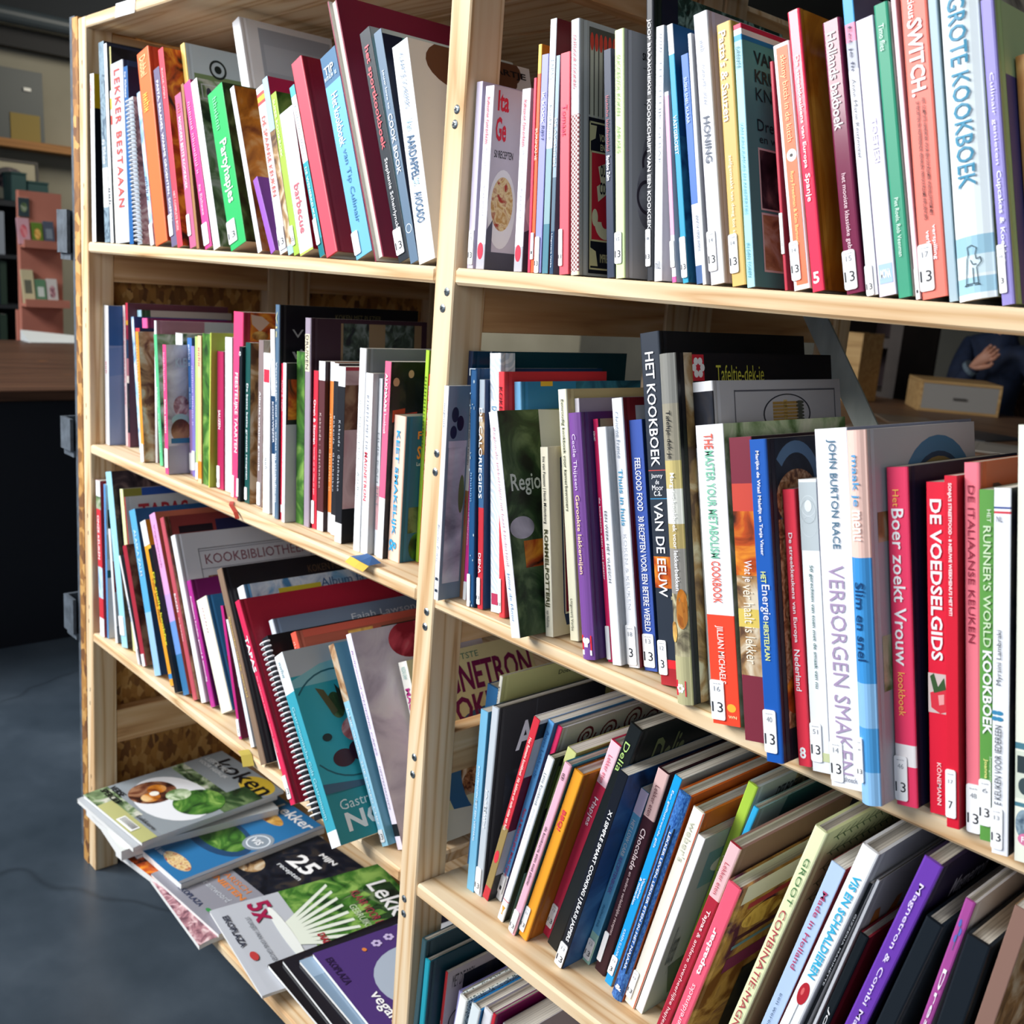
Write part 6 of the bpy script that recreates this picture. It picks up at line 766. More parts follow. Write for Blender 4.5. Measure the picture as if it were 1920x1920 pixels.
 ('R3', (-0.822, 0.0425, 0.4984, 0.0125, 0.2285, 0.1713, -0.3726), '#7cc0e4', '#4488b0', 'light blue book with white capitals, nearest to the middle post', {'t': [('RONTBINDEN MET EEN VERHAAL', 0.3, 0.72, 0.35, 0.6, '#e0f2fc', {'b': 1})]}),
 ('R3', (-0.8089, 0.044, 0.4984, 0.0113, 0.2378, 0.1783, -1.2055), '#c9d2da', '#15131a', 'pale grey book titled Jasmijn with a black cover', {'hard': 1, 't': [('JASMIJN', 0.42, 0.63, 0.3, 0.62, '#f6f8fa', {'b': 1})], 'st': (0.85, 0.99, 0, 0.8, '13', ''), 'art': [('t', 'A', 0.1286, 0.2922, 0.1, 0.25, '#c8c4cc'), ('rp', 0.0584, 0.4675, 0.35, 0.95, 'night'), ('r', 0.2922, 0.3038, 0, 0.3, '#303038')]}),
 ('R3', (-0.7964, 0.045, 0.4984, 0.0099, 0.2552, 0.1914, -13.3793), '#d03240', '#e2e2e8', 'red and gold slim book with cream italics leaning right, third spine from the post', {'t': [('Het Romeins kookboek  Hit lekkere uit vuile visite van huis', 0.1, 0.6, 0.3, 0.7, '#ffe8e0', {'b': 1})], 'bands': [(0.585, 0.93, '#9a8452'), (0.93, 1, '#c4303c')], 'logo': (0.72, 0.79, '#e03848'), 'art': [('r', 0, 0.25, 0.02, 0.1, '#20242c'), ('r', 0, 1, 0.3, 0.6, '#7a1c34'), ('r', 0, 1, 0.85, 1, '#20242c')]}),
 ('R3', (-0.7856, 0.0567, 0.4984, 0.0092, 0.2533, 0.19, -13.5069), '#5c9cd4', '#3c7cae', 'sky blue book with looping blue script and red capitals, leaning right', {'t': [('Anjes Lekkersly', 0.05, 0.3, 0.25, 0.7, '#285a94', {}), ('Rijst & MAKKELIJKE MAALTIJDEN', 0.47, 0.88, 0.25, 0.72, '#c03858', {'b': 1})], 'bands': [(0.85, 1, '#f4f6f8')], 'st': (0.86, 0.96, 0, 0.8, '1', '')}),
 ('R3', (-0.7757, 0.062, 0.4984, 0.0073, 0.2489, 0.1867, -13.5069), '#f0386e', '#bcbcc2', 'pink spined book with dark red scrolls on its grey cover', {'hard': 1, 'art': [('scroll',)]}),
 ('R3', (-0.755, 0.0316, 0.4984, 0.0095, 0.2289, 0.1717, -14.2046), '#f4f6f8', '#1c2018', 'white book with thin grey script and a yellow goblet at its foot', {'t': [('Lette Kookboek', 0.09, 0.28, 0.3, 0.68, '#6c7480', {}), ('~12', 0.3, 0.48, 0.4, 0.6, '#a8b0b8', {})], 'goblet': (0.91, 0.96), 'bands': [(0.87, 0.875, '#d83c4c')], 'art': [('r', 0, 1, 0.05, 0.3, '#586430'), ('r', 0, 1, 0.35, 0.6, '#20282c'), ('r', 0, 1, 0.7, 1, '#9cb4a8')], 'hard': 1}),
 ('R3', (-0.7432, 0.0442, 0.4984, 0.0131, 0.2416, 0.1812, -14.3729), '#c8cc84', '#a8b068', 'olive lime book half hidden between the white and the pink kookserie book', {'st': (0.93, 1, 0.2, 0.8, '13', '')}),
 ('R3', (-0.7293, 0.0257, 0.4984, 0.0098, 0.2365, 0.1774, -14.8203), '#f2b8cc', '#2c6474', 'light pink book, de kookserie eten met plezier, with a teal line-pattern cover', {'t': [('de kookserie eten met plezier', 0.35, 0.7, 0.3, 0.68, '#2c2c34', {'b': 1}), ('@', 0.05, 0.09, 0.25, 0.7, '#14161c', {})], 'st': (0.86, 0.99, 0, 0.8, '13', ''), 'art': [('swirl',)], 'hard': 1, 'bands': [(0.0, 0.0, '#fff')]}),
 ('R3', (-0.7182, 0.0303, 0.4984, 0.0139, 0.2306, 0.1729, -14.7926), '#f5a52e', '#b06a20', 'orange book titled BBQ! leaning right', {'hard': 1, 't': [('BBQ!', 0.22, 0.335, 0.25, 0.65, '#e03c58', {'b': 2})], 'st': (0.82, 0.97, 0.0, 0.5, '13', '15')}),
 ('R3', (-0.7032, 0.0533, 0.4984, 0.0149, 0.268, 0.201, -14.9766), '#cc3050', '#a02440', 'crimson Lekker eten book titled Hapjes with a pink top', {'hard': 1, 'bands': [(0, 0.2, '#f2c8d4')], 't': [('Lekker eten', 0.06, 0.19, 0.3, 0.62, '#d04868', {}), ('Hapjes', 0.26, 0.4, 0.25, 0.74, '#ffe4ec', {'b': 1})], 'st': (0.83, 0.95, 0.1, 0.65, '13', '13')}),
 ('R3', (-0.6869, 0.0445, 0.4984, 0.0165, 0.3018, 0.2264, -15.8854), '#12181a', '#141a1c', 'tall black book with pale green script rising behind the Hapjes book', {'hard': 1, 't': [('Delia', 0.07, 0.19, 0.2, 0.6, '#b8dc80', {})], 'art': [('t', 'Delia', 0.0995, 0.3483, 0.06, 0.22, '#68704c')], 'bands': [(0.12, 0.13, '#12181a')]}),
 ('R3', (-0.6591, 0.0295, 0.4984, 0.0118, 0.255, 0.1912, -13.596), '#0e1420', '#1c4878', 'black book with white capitals, Simple smart cooking, and a deep blue cover', {'t': [('X I SIMPLE SMART COOKING I JULIUS JASPERS', 0.18, 0.86, 0.28, 0.76, '#f4f5f8', {'b': 2})], 'st': (0.88, 1, 0, 0.9, '13', '13'), 'clear': 1, 'art': [('rp', 0.0, 1, 0, 1, 'ocean')]}),
 ('R3', (-0.6453, 0.0573, 0.4984, 0.0104, 0.23, 0.1725, -13.3341), '#6cb8e0', '#3c7ca4', 'light blue book titled Het low carb receptenboek', {'t': [('HET LOW CARB', 0.16, 0.36, 0.3, 0.7, '#f4f5f8', {'b': 1}), ('RECEPTENBOEK', 0.37, 0.58, 0.3, 0.7, '#7c6cb8', {'b': 1}), ('~9', 0.65, 0.78, 0.35, 0.62, '#2c6c98', {})], 'bands': [(0.0, 0.13, '#e8d4ec'), (0.82, 1, '#a8d8c8')], 'st': (0.86, 0.98, 0.05, 0.9, '13', '13')}),
 ('R3', (-0.6266, 0.0564, 0.4984, 0.0145, 0.2589, 0.1942, -11.7159), '#3a1a24', '#2c141c', 'dark brown Lekker eten book titled Chocolade with a pink top', {'hard': 1, 'bands': [(0, 0.22, '#d8b4b0')], 't': [('Lekker eten', 0.07, 0.21, 0.3, 0.62, '#5c2430', {}), ('Chocolade', 0.27, 0.47, 0.28, 0.7, '#f0dcdc', {'b': 1}), ('en andere verleidelijke recepten', 0.48, 0.8, 0.32, 0.62, '#e0c8c8', {})], 'st': (0.8, 0.95, 0, 0.4, '', '')}),
 ('R3', (-0.6063, 0.0507, 0.4984, 0.0093, 0.2651, 0.1988, -12.5006), '#18a0e4', '#9aa0a0', 'bright cyan book, Een geillustreerde gids, left of the denim one', {'t': [('Een geïllustreerde gids', 0.06, 0.32, 0.3, 0.64, '#f4f5f8', {}), ('Vitamines', 0.46, 0.56, 0.5, 0.8, '#f4f5f8', {'b': 1}), ('& mineralen', 0.47, 0.6, 0.15, 0.45, '#f4f5f8', {'b': 1}), ('KAREN SULLIVAN', 0.72, 0.87, 0.3, 0.6, '#e0f4ff', {})], 'st': (0.86, 0.95, 0, 0.8, '3', '13')}),
 ('R3', (-0.5882, 0.041, 0.4984, 0.0141, 0.2567, 0.1925, -11.9467), 'G:denim', '#b8581c', 'denim blue book with a black title strip, Lekker leven', {'hard': 1, 'round': 0.002, 't': [('LEKKER LEVEN, LEKKER ETEN IN HET NAJAAR', 0.17, 0.84, 0.38, 0.62, '#f4f5f8', {'b': 1})], 'strip': (0.15, 0.86, 0.25, 0.75), 'badge': (0.91, 0.97, '#1c4c8c', '&')}),
 ('R3', (-0.5732, 0.0444, 0.4984, 0.0136, 0.2463, 0.1847, -12.5904), '#f4f0e2', '#b8641c', 'cream hardback with an orange-brown cover right of the denim book', {'hard': 1, 't': [("weber's", 0.06, 0.25, 0.25, 0.7, '#c8ccb8', {})], 'st': (0.83, 0.97, 0.0, 0.5, '13', '13'), 'hinge': '#c84c24'}),
 ('R3', (-0.5584, 0.0452, 0.4984, 0.0085, 0.2218, 0.1664, -12.4704), '#f4f6f8', '#a8bcb0', 'white spined book with a pale green cover and dark leaves', {'art': [('r', 0.1, 0.6, 0.1, 0.3, '#6ca0a0'), ('e', 0.35, 0.2, 0.18, 0.05, '#e0e8dc'), ('e', 0.3, 0.2, 0.05, 0.02, '#a03838'), ('t', 'IKEA koken en genieten', 0.05, 0.12, 0.5, 0.8, '#303838'), ('pg', [(0.1, 0.75), (0.5, 0.68), (0.6, 0.9), (0.2, 0.95)], '#5c7060')]}),
 ('R3', (-0.549, 0.0836, 0.4984, 0.0112, 0.2741, 0.2056, -12.4704), '#a8cc48', '#a8b4b8', 'tall lime green book behind the cyan and pink ones', {'hard': 1, 't': [("'t zoo", 0.3, 0.4, 0.25, 0.7, '#f0f8d8', {})], 'art': [('rp', 0.297, 1, 0, 0.3, 'burlap'), ('t', 'DIT BOEK', 0.1485, 0.3465, 0.04, 0.09, '#30383c')]}),
 ('R3', (-0.5371, 0.0721, 0.4984, 0.0062, 0.262, 0.1965, -14.0), '#30a8dc', '#7a9ca0', 'cyan spined book with a teal-grey cover above the Tapas book', {'hard': 1, 'art': [('pg', [(0.1991, 0), (1, 0), (1, 0.4), (0.1548, 0.3)], '#2c5c60')]}),
 ('R3', (-0.5151, 0.012, 0.4984, 0.0123, 0.2536, 0.1902, -13.7464), '#b0283c', '#8c6c64', 'crimson Lekker eten book about Tapas with a pink top', {'hard': 1, 'bands': [(0, 0.24, '#ecc0c4')], 't': [('Lekker eten', 0.08, 0.22, 0.3, 0.62, '#c04858', {}), ('Tapas', 0.29, 0.39, 0.3, 0.7, '#ffe4e4', {'b': 1}), ('& andere overheerlijke hapjes', 0.4, 0.86, 0.3, 0.66, '#ffe4e4', {})], 'art': [('r', 0, 1, 0.14, 1, '#d8d0d0')]}),
 ('R3', (-0.4971, 0.004, 0.4984, 0.0142, 0.2215, 0.1662, -13.2532), '#f4607c', 'P:snack', 'pink book titled tapasbar with snacks on its glossy cover', {'gloss': 1, 't': [('tapasbar', 0.22, 0.47, 0.25, 0.68, '#f4f5f8', {'b': 2, 'up': 1}), ('wereldsnacks', 0.52, 0.78, 0.3, 0.62, '#ffe4ec', {'up': 1})], 'art': [('r', 0, 1, 0.0, 0.1, '#d8d0d4'), ('r', 0.1, 1, 0.12, 0.15, '#a83848'), ('r', 0.1, 1, 0.3, 0.325, '#4c2434'), ('r', 0.1, 1, 0.35, 0.37, '#6c8ca8'), ('r', 0.1, 1, 0.42, 0.5, '#7c2c5c'), ('ep', 0.3, 0.22, 0.2, 0.06, 'gold'), ('ep', 0.7, 0.2, 0.2, 0.08, 'gold'), ('rp', 0.35, 1, 0.55, 1, 'night')], 'hard': 1}),
 ('R3', (-0.4416, -0.012, 0.4984, 0.0117, 0.3199, 0.2399, -13.5819), '#eaf0c0', '#c4cc98', 'thick pale green book titled Groot combinatie-magnetron kookboek', {'hard': 1, 't': [('GROOT', 0.09, 0.24, 0.35, 0.72, '#4c7c4c', {}), ('COMBINATIE-MAGNETRON', 0.26, 0.82, 0.25, 0.7, '#b84450', {}), ('KOOKBOEK', 0.84, 1.0, 0.3, 0.65, '#4c7c4c', {})], 'art': [('sprig',)]}),
 ('R3', (-0.4144, -0.012, 0.4984, 0.0124, 0.2969, 0.2227, -12.855), '#b8d0f0', '#7c1c28', 'light blue book with dark pink italics, Made in Holland', {'t': [('Made in Holland', 0.09, 0.36, 0.3, 0.62, '#b84870', {'b': 1}), ('een wereld in geuren, smaken en kleuren', 0.45, 0.95, 0.32, 0.56, '#506480', {})]}),
 ('R3', (-0.4009, -0.015, 0.4984, 0.0146, 0.3247, 0.2435, -13.4555), '#f4f6f8', '#d8dade', 'white hardback on fish with turquoise capitals and a red goblet', {'hard': 1, 't': [('VIS EN SCHAALDIEREN', 0.08, 0.4, 0.3, 0.72, '#38b4dc', {'b': 2}), ('DE NIEUWE GROTE KOOKBOEK', 0.6, 0.99, 0.28, 0.66, '#303840', {})], 'glass': (0.42, 0.6), 'art': [('t', 'DE NIEUWE GROTE', 0.0518, 0.4319, 0.12, 0.18, '#2c3038'), ('t', 'KOOK', 0.0518, 0.2159, 0.22, 0.28, '#2c4878')]}),
 ('R3', (-0.3854, -0.01, 0.4984, 0.0025, 0.296, 0.222, -13.3472), '#10141a', '#dcdcdc', 'slim black book with tiny white capitals left of the white M book', {'t': [('GIZZERIA MARINETTE', 0.1, 0.35, 0.25, 0.75, '#f4f5f8', {'b': 1}), ('Tomaat', 0.6, 0.76, 0.2, 0.8, '#f4f5f8', {'b': 1}), ('ONTBIJT', 0.82, 0.95, 0.25, 0.7, '#f4f5f8', {'b': 1})]}),
 ('R3', (-0.3769, -0.008, 0.4984, 0.0025, 0.2993, 0.2245, -12.3416), '#e2e4e8', '#c4c2c4', 'white book with a golden M on its cover', {'art': [('t', 'M', 0.0309, 0.2315, 0.12, 0.4, '#c87838')], 'bands': [(0.68, 0.9, '#5c7c9c')], 'hard': 1}),
 ('R3', (-0.3735, -0.008, 0.4984, 0.0076, 0.2495, 0.1871, -12.6242), '#10181e', '#8c2430', 'low black book by the purple Magnetron book with white italics', {'hard': 1, 't': [('JOOP BRAAKHEKKE', 0.3, 0.86, 0.3, 0.68, '#f4f5f8', {'b': 1, 'it': 1})], 'bands': [(0.96, 1, '#30485c')]}),
 ('R3', (-0.3527, -0.02, 0.4984, 0.0144, 0.3402, 0.25, -12.8601), '#6c3cac', '#241c38', 'purple book titled Magnetron & Combi Magnetron', {'hard': 1, 'bands': [(0.6, 1, '#944ab0')], 't': [('Magnetron & Combi Magnetron', 0.06, 0.6, 0.32, 0.62, '#e8dcfc', {'b': 1}), ('onder redactie van', 0.7, 0.96, 0.34, 0.58, '#e0ccf4', {})], 'dotw': (0.65, 0.67), 'art': [('t', 'Magnetron', 0.1371, 0.3917, 0.08, 0.15, '#c8c4d4'), ('t', 'Combi', 0.0783, 0.3134, 0.2, 0.27, '#c8c4d4')]}),
 ('R3', (-0.3307, -0.02, 0.4984, 0.013, 0.2957, 0.2218, -12.1732), '#141c24', '#1c2630', 'black book with white capitals, Elke dag een feest', {'hard': 1, 't': [('ELKE DAG EEN FEEST', 0.36, 0.84, 0.32, 0.62, '#f4f5f8', {'b': 1})]}),
 ('R3', (-0.2875, -0.02, 0.4984, 0.0075, 0.3203, 0.2402, -7.6696), '#a84c98', '#c4c0c0', 'violet pink book titled Dressings en marinades', {'hard': 1, 't': [('Dressings', 0.18, 0.52, 0.3, 0.72, '#f4f5f8', {'b': 1}), ('en marinades', 0.55, 1.0, 0.3, 0.7, '#f4e0f4', {})], 'sprigb': (0.04, 0.13), 'art': [('t', 'Dressings', 0.1351, 0.5019, 0.1, 0.25, '#3c3440')]}),
 ('R3', (-0.2712, -0.025, 0.4984, 0.0167, 0.2971, 0.2229, -6.5148), '#141c24', '#202830', 'wide black book with white capitals, Thuis uit', {'hard': 1, 't': [('THUIS UIT', 0.32, 0.85, 0.42, 0.6, '#f4f5f8', {'b': 2})]}),
 ('R3', (-0.2467, -0.022, 0.4984, 0.0114, 0.3317, 0.2488, -5.9049), '#8c6c60', 'P:dish', "brown book titled da's pas koken", {'t': [("da's pas koken", 0.42, 0.88, 0.32, 0.66, '#f0e4dc', {})]}),
 ('R4', (-0.863, 0.0, 0.1374, 0.0092, 0.2966, 0.2225, -2.9687), '#2c4c54', '#24404a', 'dark teal-grey book standing behind the large teal one on the lowest right shelf', {'hard': 1}),
 ('R4', (-0.849, 0.0, 0.1374, 0.0092, 0.274, 0.2055, -2.0313), '#1c98ac', '#0f3a48', 'large teal hardback beside the middle post on the lowest right shelf', {'hard': 1}),
 ('R4', (-0.8392, 0.022, 0.1374, 0.0044, 0.2552, 0.1914, -3.0), '#d83c40', '#b0a4a8', 'slim red book with pale lettering and a mauve cover on the lowest right shelf', {'t': [("da's pas koken", 0.27, 0.6, 0.3, 0.7, '#f4f5f8', {'b': 1})], 'art': [('t', 'MET DIT BOEK', 0.0456, 0.2278, 0.03, 0.1, '#202024'), ('ring', 0.1367, 0.3, 0.0911, 0.01, '#18181c'), ('rp', 0.1367, 1, 0.05, 0.6, 'night')]}),
 ('R4', (-0.8341, 0.0307, 0.1374, 0.0133, 0.2345, 0.1759, -6.0), '#a8a4dc', '#8480bc', 'lilac hardback with a label lying on its top edge, lowest right shelf', {'hard': 1}),
 ('R4', (-0.8201, 0.0103, 0.1374, 0.0132, 0.2554, 0.1915, -8.0), '#f0f2ee', 'G:leafy', 'white hardback with a leaf-patterned cover on the lowest right shelf', {'hard': 1, 't': [('Witlof', 0.2, 0.45, 0.25, 0.65, '#6c8ca0', {})]}),
 ('R4', (-0.806, 0.0132, 0.1374, 0.0153, 0.2544, 0.1908, -9.0), '#dce6e8', '#1c70ac', 'pale hardback with a bright blue cover on the lowest right shelf', {'hard': 1}),
 ('R4', (-0.79, 0.0182, 0.1374, 0.0143, 0.2571, 0.1928, -9.0), '#e4e4e8', '#7c7884', 'white hardback with worn patches left of the plum covered book', {'hard': 1}),
 ('R4', (-0.7751, 0.0179, 0.1374, 0.0049, 0.2599, 0.1949, -9.0), '#c82838', '#7c1054', 'red spined book with a plum cover on the lowest right shelf', {'hard': 1}),
 ('R4', (-0.769, 0.0268, 0.1374, 0.0234, 0.2458, 0.1843, -10.0), '#dcdfe2', '#a8a4b4', 'thick grey book with open-looking page tops, lowest right shelf', {'art': [('t', 'MET', 0.1419, 0.2838, 0.05, 0.2, '#484454')]}),
]
for row, geo, spn, cvr, lab, opt in BOOKDATA:
    make_book('comb_bound_book' if 'spiral' in opt else ('photo_album' if 'fore' in opt else 'cookbook'), lab, GROUPS[row], geo, spn, cvr, opt)

# ------------------------------------------------------------------ magazines lying on the lowest left shelf
def magazine(label, cx, cy, z, rz, cover, items, th=.005, W=.222, H=.298, k=.55, v0=.62, curl=0.0):
    v0 = max(v0, .49+cy/H); k = k*2.2
    root = empty('magazine', (cx, cy, z), (0, 0, R(rz))); tag(root, label, 'magazine', 'magazines spread over the lowest left shelf')
    def base(u, v):
        d = max(0, v-v0)*H
        return -k*d*d*3+curl*(u-.5)**2
    def mp(u, v, L): return ((u-.5)*W, (.5-v)*H, th+base(u, v)+L)
    nu, nv = 8, 16
    def sheet(f, flip=False):
        return [f(i/nu, j/nv) for j in range(nv+1) for i in range(nu+1)], [(j*(nu+1)+i, (j+1)*(nu+1)+i, (j+1)*(nu+1)+i+1, j*(nu+1)+i+1) for j in range(nv) for i in range(nu)]
    cb = MB(); v, f = sheet(lambda u, w: ((u-.5)*W, (.5-w)*H, th+base(u, w))); cb.mesh(v, f, M(cover, 1))
    # folded spine edge on the left
    for j in range(nv):
        a, b = j/nv, (j+1)/nv
        cb.face([(-W/2, (.5-a)*H, th+base(0, a)), (-W/2, (.5-b)*H, th+base(0, b)), (-W/2, (.5-b)*H, base(0, b)), (-W/2, (.5-a)*H, base(0, a))], M(cover, 1))
    tx = []; art(cb, items, mp, W, H, tx, 7)
    co = cb.build('cover', root)
    pb = MB(); e = .0006
    v, f = sheet(lambda u, w: ((u-.5)*(W-2*e), (.5-w)*(H-2*e), base(u, w))); pb.mesh(v, f, M('#d8d8d4'))
    edge = [(i/nu, 1) for i in range(nu+1)]+[(1, 1-j/nv) for j in range(1, nv+1)]+[(1-i/nu, 0) for i in range(1, nu+1)]
    for (a, b), (c_, d) in zip(edge, edge[1:]):
        q = lambda u, w, top: ((u-.5)*(W-2*e), (.5-w)*(H-2*e), base(u, w)+(th-.0003 if top else 0))
        pb.face([q(a, b, 0), q(c_, d, 0), q(c_, d, 1), q(a, b, 1)], M('#e9e9e6'))
    pb.build('pages', root); lettering('cover_lettering', co, tx)
    return root
W_ = '#f4f4f4'
magazine('grey magazine with white page edges lowest under the koken magazine', -1.752, .13, .1375, 2, '#a8acb0', [('r', 0, 1, .8, 1, '#c8ccd0')], .019)
magazine('white edged magazine in the middle of the pile under the koken magazine', -1.735, .115, .158, -5, '#b8bcbc', [('r', 0, 1, .85, 1, '#d0d4d0')], .019, k=.4)
magazine('thin pale magazine directly beneath the koken magazine', -1.742, .112, .1785, 4, '#c0c4c0', [('r', 0, 1, .8, 1, '#b0b4b8')], .008, k=.3)
koken = [('r', 0, 1, 0, 1, '#8e969c'), ('rp', .0, 1, .3, .4, 'garden'), ('e', .78, .1, .2, .1, '#d8b83c'), ('rp', .72, 1, .16, .45, 'forest'), ('rp', .0, .62, .84, 1, 'garden'), ('r', .25, 1, .9, 1, '#b4b478'), ('e', .52, .6, .43, .22, '#e4e6ea'), ('ep', .33, .66, .2, .15, 'choco'), ('ep', .3, .62, .08, .06, 'fajita'), ('ep', .4, .7, .08, .06, 'fajita'), ('e', .36, .66, .04, .03, '#e8e4d8'), ('ep', .72, .5, .22, .16, 'leaf'), ('ep', .5, .55, .1, .08, 'salad'),
 ('t', 'koken', .18, .96, .03, .17, '#12141a'), ('t', 'LIEFDE MET', .05, .42, .12, .16, '#e4e8ea'), ('t', 'VOOR HEERLIJK', .05, .5, .18, .22, '#e4e8ea'), ('t', 'Risotto recepten', .04, .3, .34, .37, '#101418'), ('t', 'VERSE', .03, .24, .8, .845, '#101418'), ('t', 'SPERCIES', .03, .32, .86, .905, '#101418'), ('r', .55, .8, .93, .99, '#f0f0ec')]+[('r', .57+i*.022, .57+i*.022+.01, .935, .975, '#202428') for i in range(10)]+[('t', 'Lekkere', .62, .9, .86, .89, '#303438')]
magazine('koken magazine with a salad plate, topmost of the pile by the left post', -1.736, .122, .1888, 5, '#8e969c', koken, .006, k=.25)
magazine('open-edged white magazine lowest in front, under the blue Lekker magazine', -1.60, .13, .1375, 8, '#c4c8c8', [('rp', 0, 1, .85, 1, 'ember')], .012, k=.5)
lek = [('r', 0, 1, 0, 1, '#2c72a8'), ('e', .55, .56, .4, .16, '#24466c'), ('ep', .55, .55, .33, .12, 'leaf'), ('ep', .55, .2, .2, .05, 'gold'), ('ep', .3, .3, .1, .04, 'pasta'), ('e', .85, .42, .12, .1, '#8c98a4'), ('ring', .85, .42, .1, .012, '#e0e8f0'), ('ep', .7, .9, .18, .05, 'pasta'), ('t', 'Lekker', .45, .95, .03, .12, W_), ('t', '5x', .08, .22, .72, .8, '#b02838'), ('t', 'VOOR ELK SEIZOEN', .1, .42, .81, .85, W_), ('t', 'VIS', .78, .9, .4, .45, '#f0f4f8'), ('t', 'Gezond & lekker', .3, .56, .9, .94, '#d8e4f0'), ('t', '~20', .05, .35, .87, .9, '#a8c4dc'), ('r', .96, 1, 0, 1, '#7c8088')]
magazine('blue Lekker magazine with a fish salad plate beside the koken magazine', -1.622, .145, .1515, 4, '#2c72a8', lek, .012, k=.45)
magazine('thin magazine with white curled pages at the shelf edge below the grey one', -1.46, .125, .1375, -4, '#b8bcc0', [('rp', 0, 1, .8, 1, 'berry')], .008, k=.9, v0=.7)
m25 = [('rp', .0, 1, 0, .62, 'night'), ('rp', .05, .3, .05, .6, 'berry'), ('r', 0, 1, .62, 1, '#8c8c96'), ('ep', .35, .5, .14, .08, 'dish'), ('t', '25', .5, .78, .2, .33, W_), ('t', 'MIJN', .6, .8, .1, .15, W_), ('t', 'recepten', .5, .8, .36, .4, '#d8dce0'), ('t', 'VEGETARISCH', .06, .7, .65, .69, '#d88038'), ('t', 'GENIETEN', .2, .75, .71, .75, '#d88038'), ('t', 'vanaf het antwoord', .1, .7, .78, .82, '#c8ccd4'), ('t', 'EKOPLAZA', .3, .62, .92, .955, '#3c4460'), ('e', .7, .93, .03, .012, '#3c8c4c')]
magazine('grey and black magazine with a big 25, between the blue and the green ones', -1.475, .14, .1463, 4, '#8c8c96', m25, .006, k=.5)
chic = [('rp', 0, 1, 0, .62, 'leaf'), ('rp', .25, 1, .03, .35, 'forest'), ('r', 0, 1, .72, 1, '#b8bcc4')]
for i in range(9):
    a = -.9+i*.2; chic.append(('pg', [(.5+a*.12, .72), (.5+a*.12+.045, .72), (.5+a*.5+.02, .33), (.5+a*.5-.01, .33)], '#dfe6d8'))
    chic.append(('pgp', [(max(0,min(1,.5+a*.5-.04)), .36), (max(0,min(1,.5+a*.5+.06)), .36), (max(0,min(1,.5+a*.62+.03)), .18), (max(0,min(1,.5+a*.62-.03)), .2)], 'leaf'))
chic += [('e', .5, .72, .35, .03, '#e8ece8'), ('e', .82, .03, .13, .08, '#8c1c48'), ('t', 'FEEST', .74, .92, .01, .045, W_), ('t', 'Lekker', .22, .86, .05, .17, W_), ('t', 'KLAAR VOOR DE KERST', .25, .93, .23, .28, '#a82850'), ('t', 'GEBRUIKSWEG', .4, .85, .3, .34, '#c8d8b8'), ('t', '5x', .06, .3, .7, .82, '#9c1c48'), ('t', 'STUKJES VAN ONS GROEN', .2, .75, .84, .87, '#5c6068'), ('t', 'DIABETES', .6, .85, .55, .59, '#a82030'), ('t', 'EKOPLAZA', .12, .5, .93, .965, '#303444'), ('e', .62, .93, .05, .02, '#b83c3c')]
magazine('large green Lekker magazine with white cabbage stalks, hanging over the shelf edge', -1.272, .148, .1545, -8, '#b8bcc4', chic, .005, W=.235, H=.31, k=.9, v0=.68)
magazine('black magazine lowest of the fan at the right end of the shelf', -1.108, .158, .161, -3, '#14141c', [('rp', .1, .4, .3, .8, 'ember'), ('rp', .1, .9, .0, .3, 'river')], .005, k=.5)
magazine('dark magazine with pale lettering second in the fan at the right end', -1.092, .172, .167, -5, '#1c1c26', [('rp', .05, .9, .3, .9, 'dusk'), ('t', 'Fijn', .3, .6, .85, .93, W_)], .005, k=.5)
magazine('grey-blue magazine third in the fan at the right end', -1.072, .19, .173, -4, '#7c94ac', [('r', 0, .2, 0, 1, '#94acc4')], .005, k=.5)
insp = [('r', 0, 1, 0, 1, '#181828'), ('r', 0, .9, .5, 1, '#4c3474'), ('r', .15, 1, .08, .55, '#c8ccd4'), ('e', .55, .6, .33, .24, '#a8b4c4'), ('e', .72, .25, .2, .14, '#e0b02c'), ('e', .72, .25, .14, .1, '#f0d068'), ('e', .4, .22, .08, .06, '#242c4c'), ('e', .85, .42, .1, .08, '#6c8c2c'), ('e', .5, .35, .08, .06, '#88a038'), ('t', '37x', .2, .5, .36, .48, '#2c4460'), ('t', 'inspiratie', .22, .8, .5, .6, '#2c4460'), ('t', 'Gezellig', .1, .35, .35, .4, W_), ('t', 'nieuw & jouw', .35, .75, .6, .64, '#8c98ac'), ('t', 'EKOPLAZA', .1, .4, .93, .97, '#302048'), ('t', 'vegan', .55, .85, .86, .92, W_), ('fl', .1, .6, .025, '#c8b8e0'), ('fl', .12, .68, .025, '#c8b8e0'), ('e', .14, .76, .02, .012, '#d88040')]
magazine('purple magazine with yellow fruit reading 37x, topmost of the fan by the middle post', -1.06, .205, .179, -6, '#181828', insp, .006, W=.226, k=.5)

# ------------------------------------------------------------------ loose bookmarks
def ribbon_strip(name, pts, wd, mat, label, cat):
    mb = MB(); P_ = [Vector(p_) for p_ in pts]
    for a, b in zip(P_, P_[1:]):
        d = (b-a).normalized(); s_ = d.cross(Vector((0, 0, 1))).normalized()*wd/2; up = Vector((0, 0, .0006))
        q = [a+s_, a-s_, b-s_, b+s_]; mb.mesh([tuple(x) for x in q]+[tuple(x+up) for x in q], [(0, 1, 2, 3), (4, 5, 6, 7), (0, 4, 5, 1), (1, 5, 6, 2), (2, 6, 7, 3), (3, 7, 4, 0)], mat)
    return tag(mb.build(name), label, cat)
ribbon_strip('ribbon', [(-1.36, .012, .8575), (-1.34, .0, .8578), (-1.315, -.006, .853), (-1.305, -.008, .846)], .006, plain('red_ribbon', '#b8402c', .6), 'thin red ribbon hanging over the edge of the second left shelf', 'ribbon')
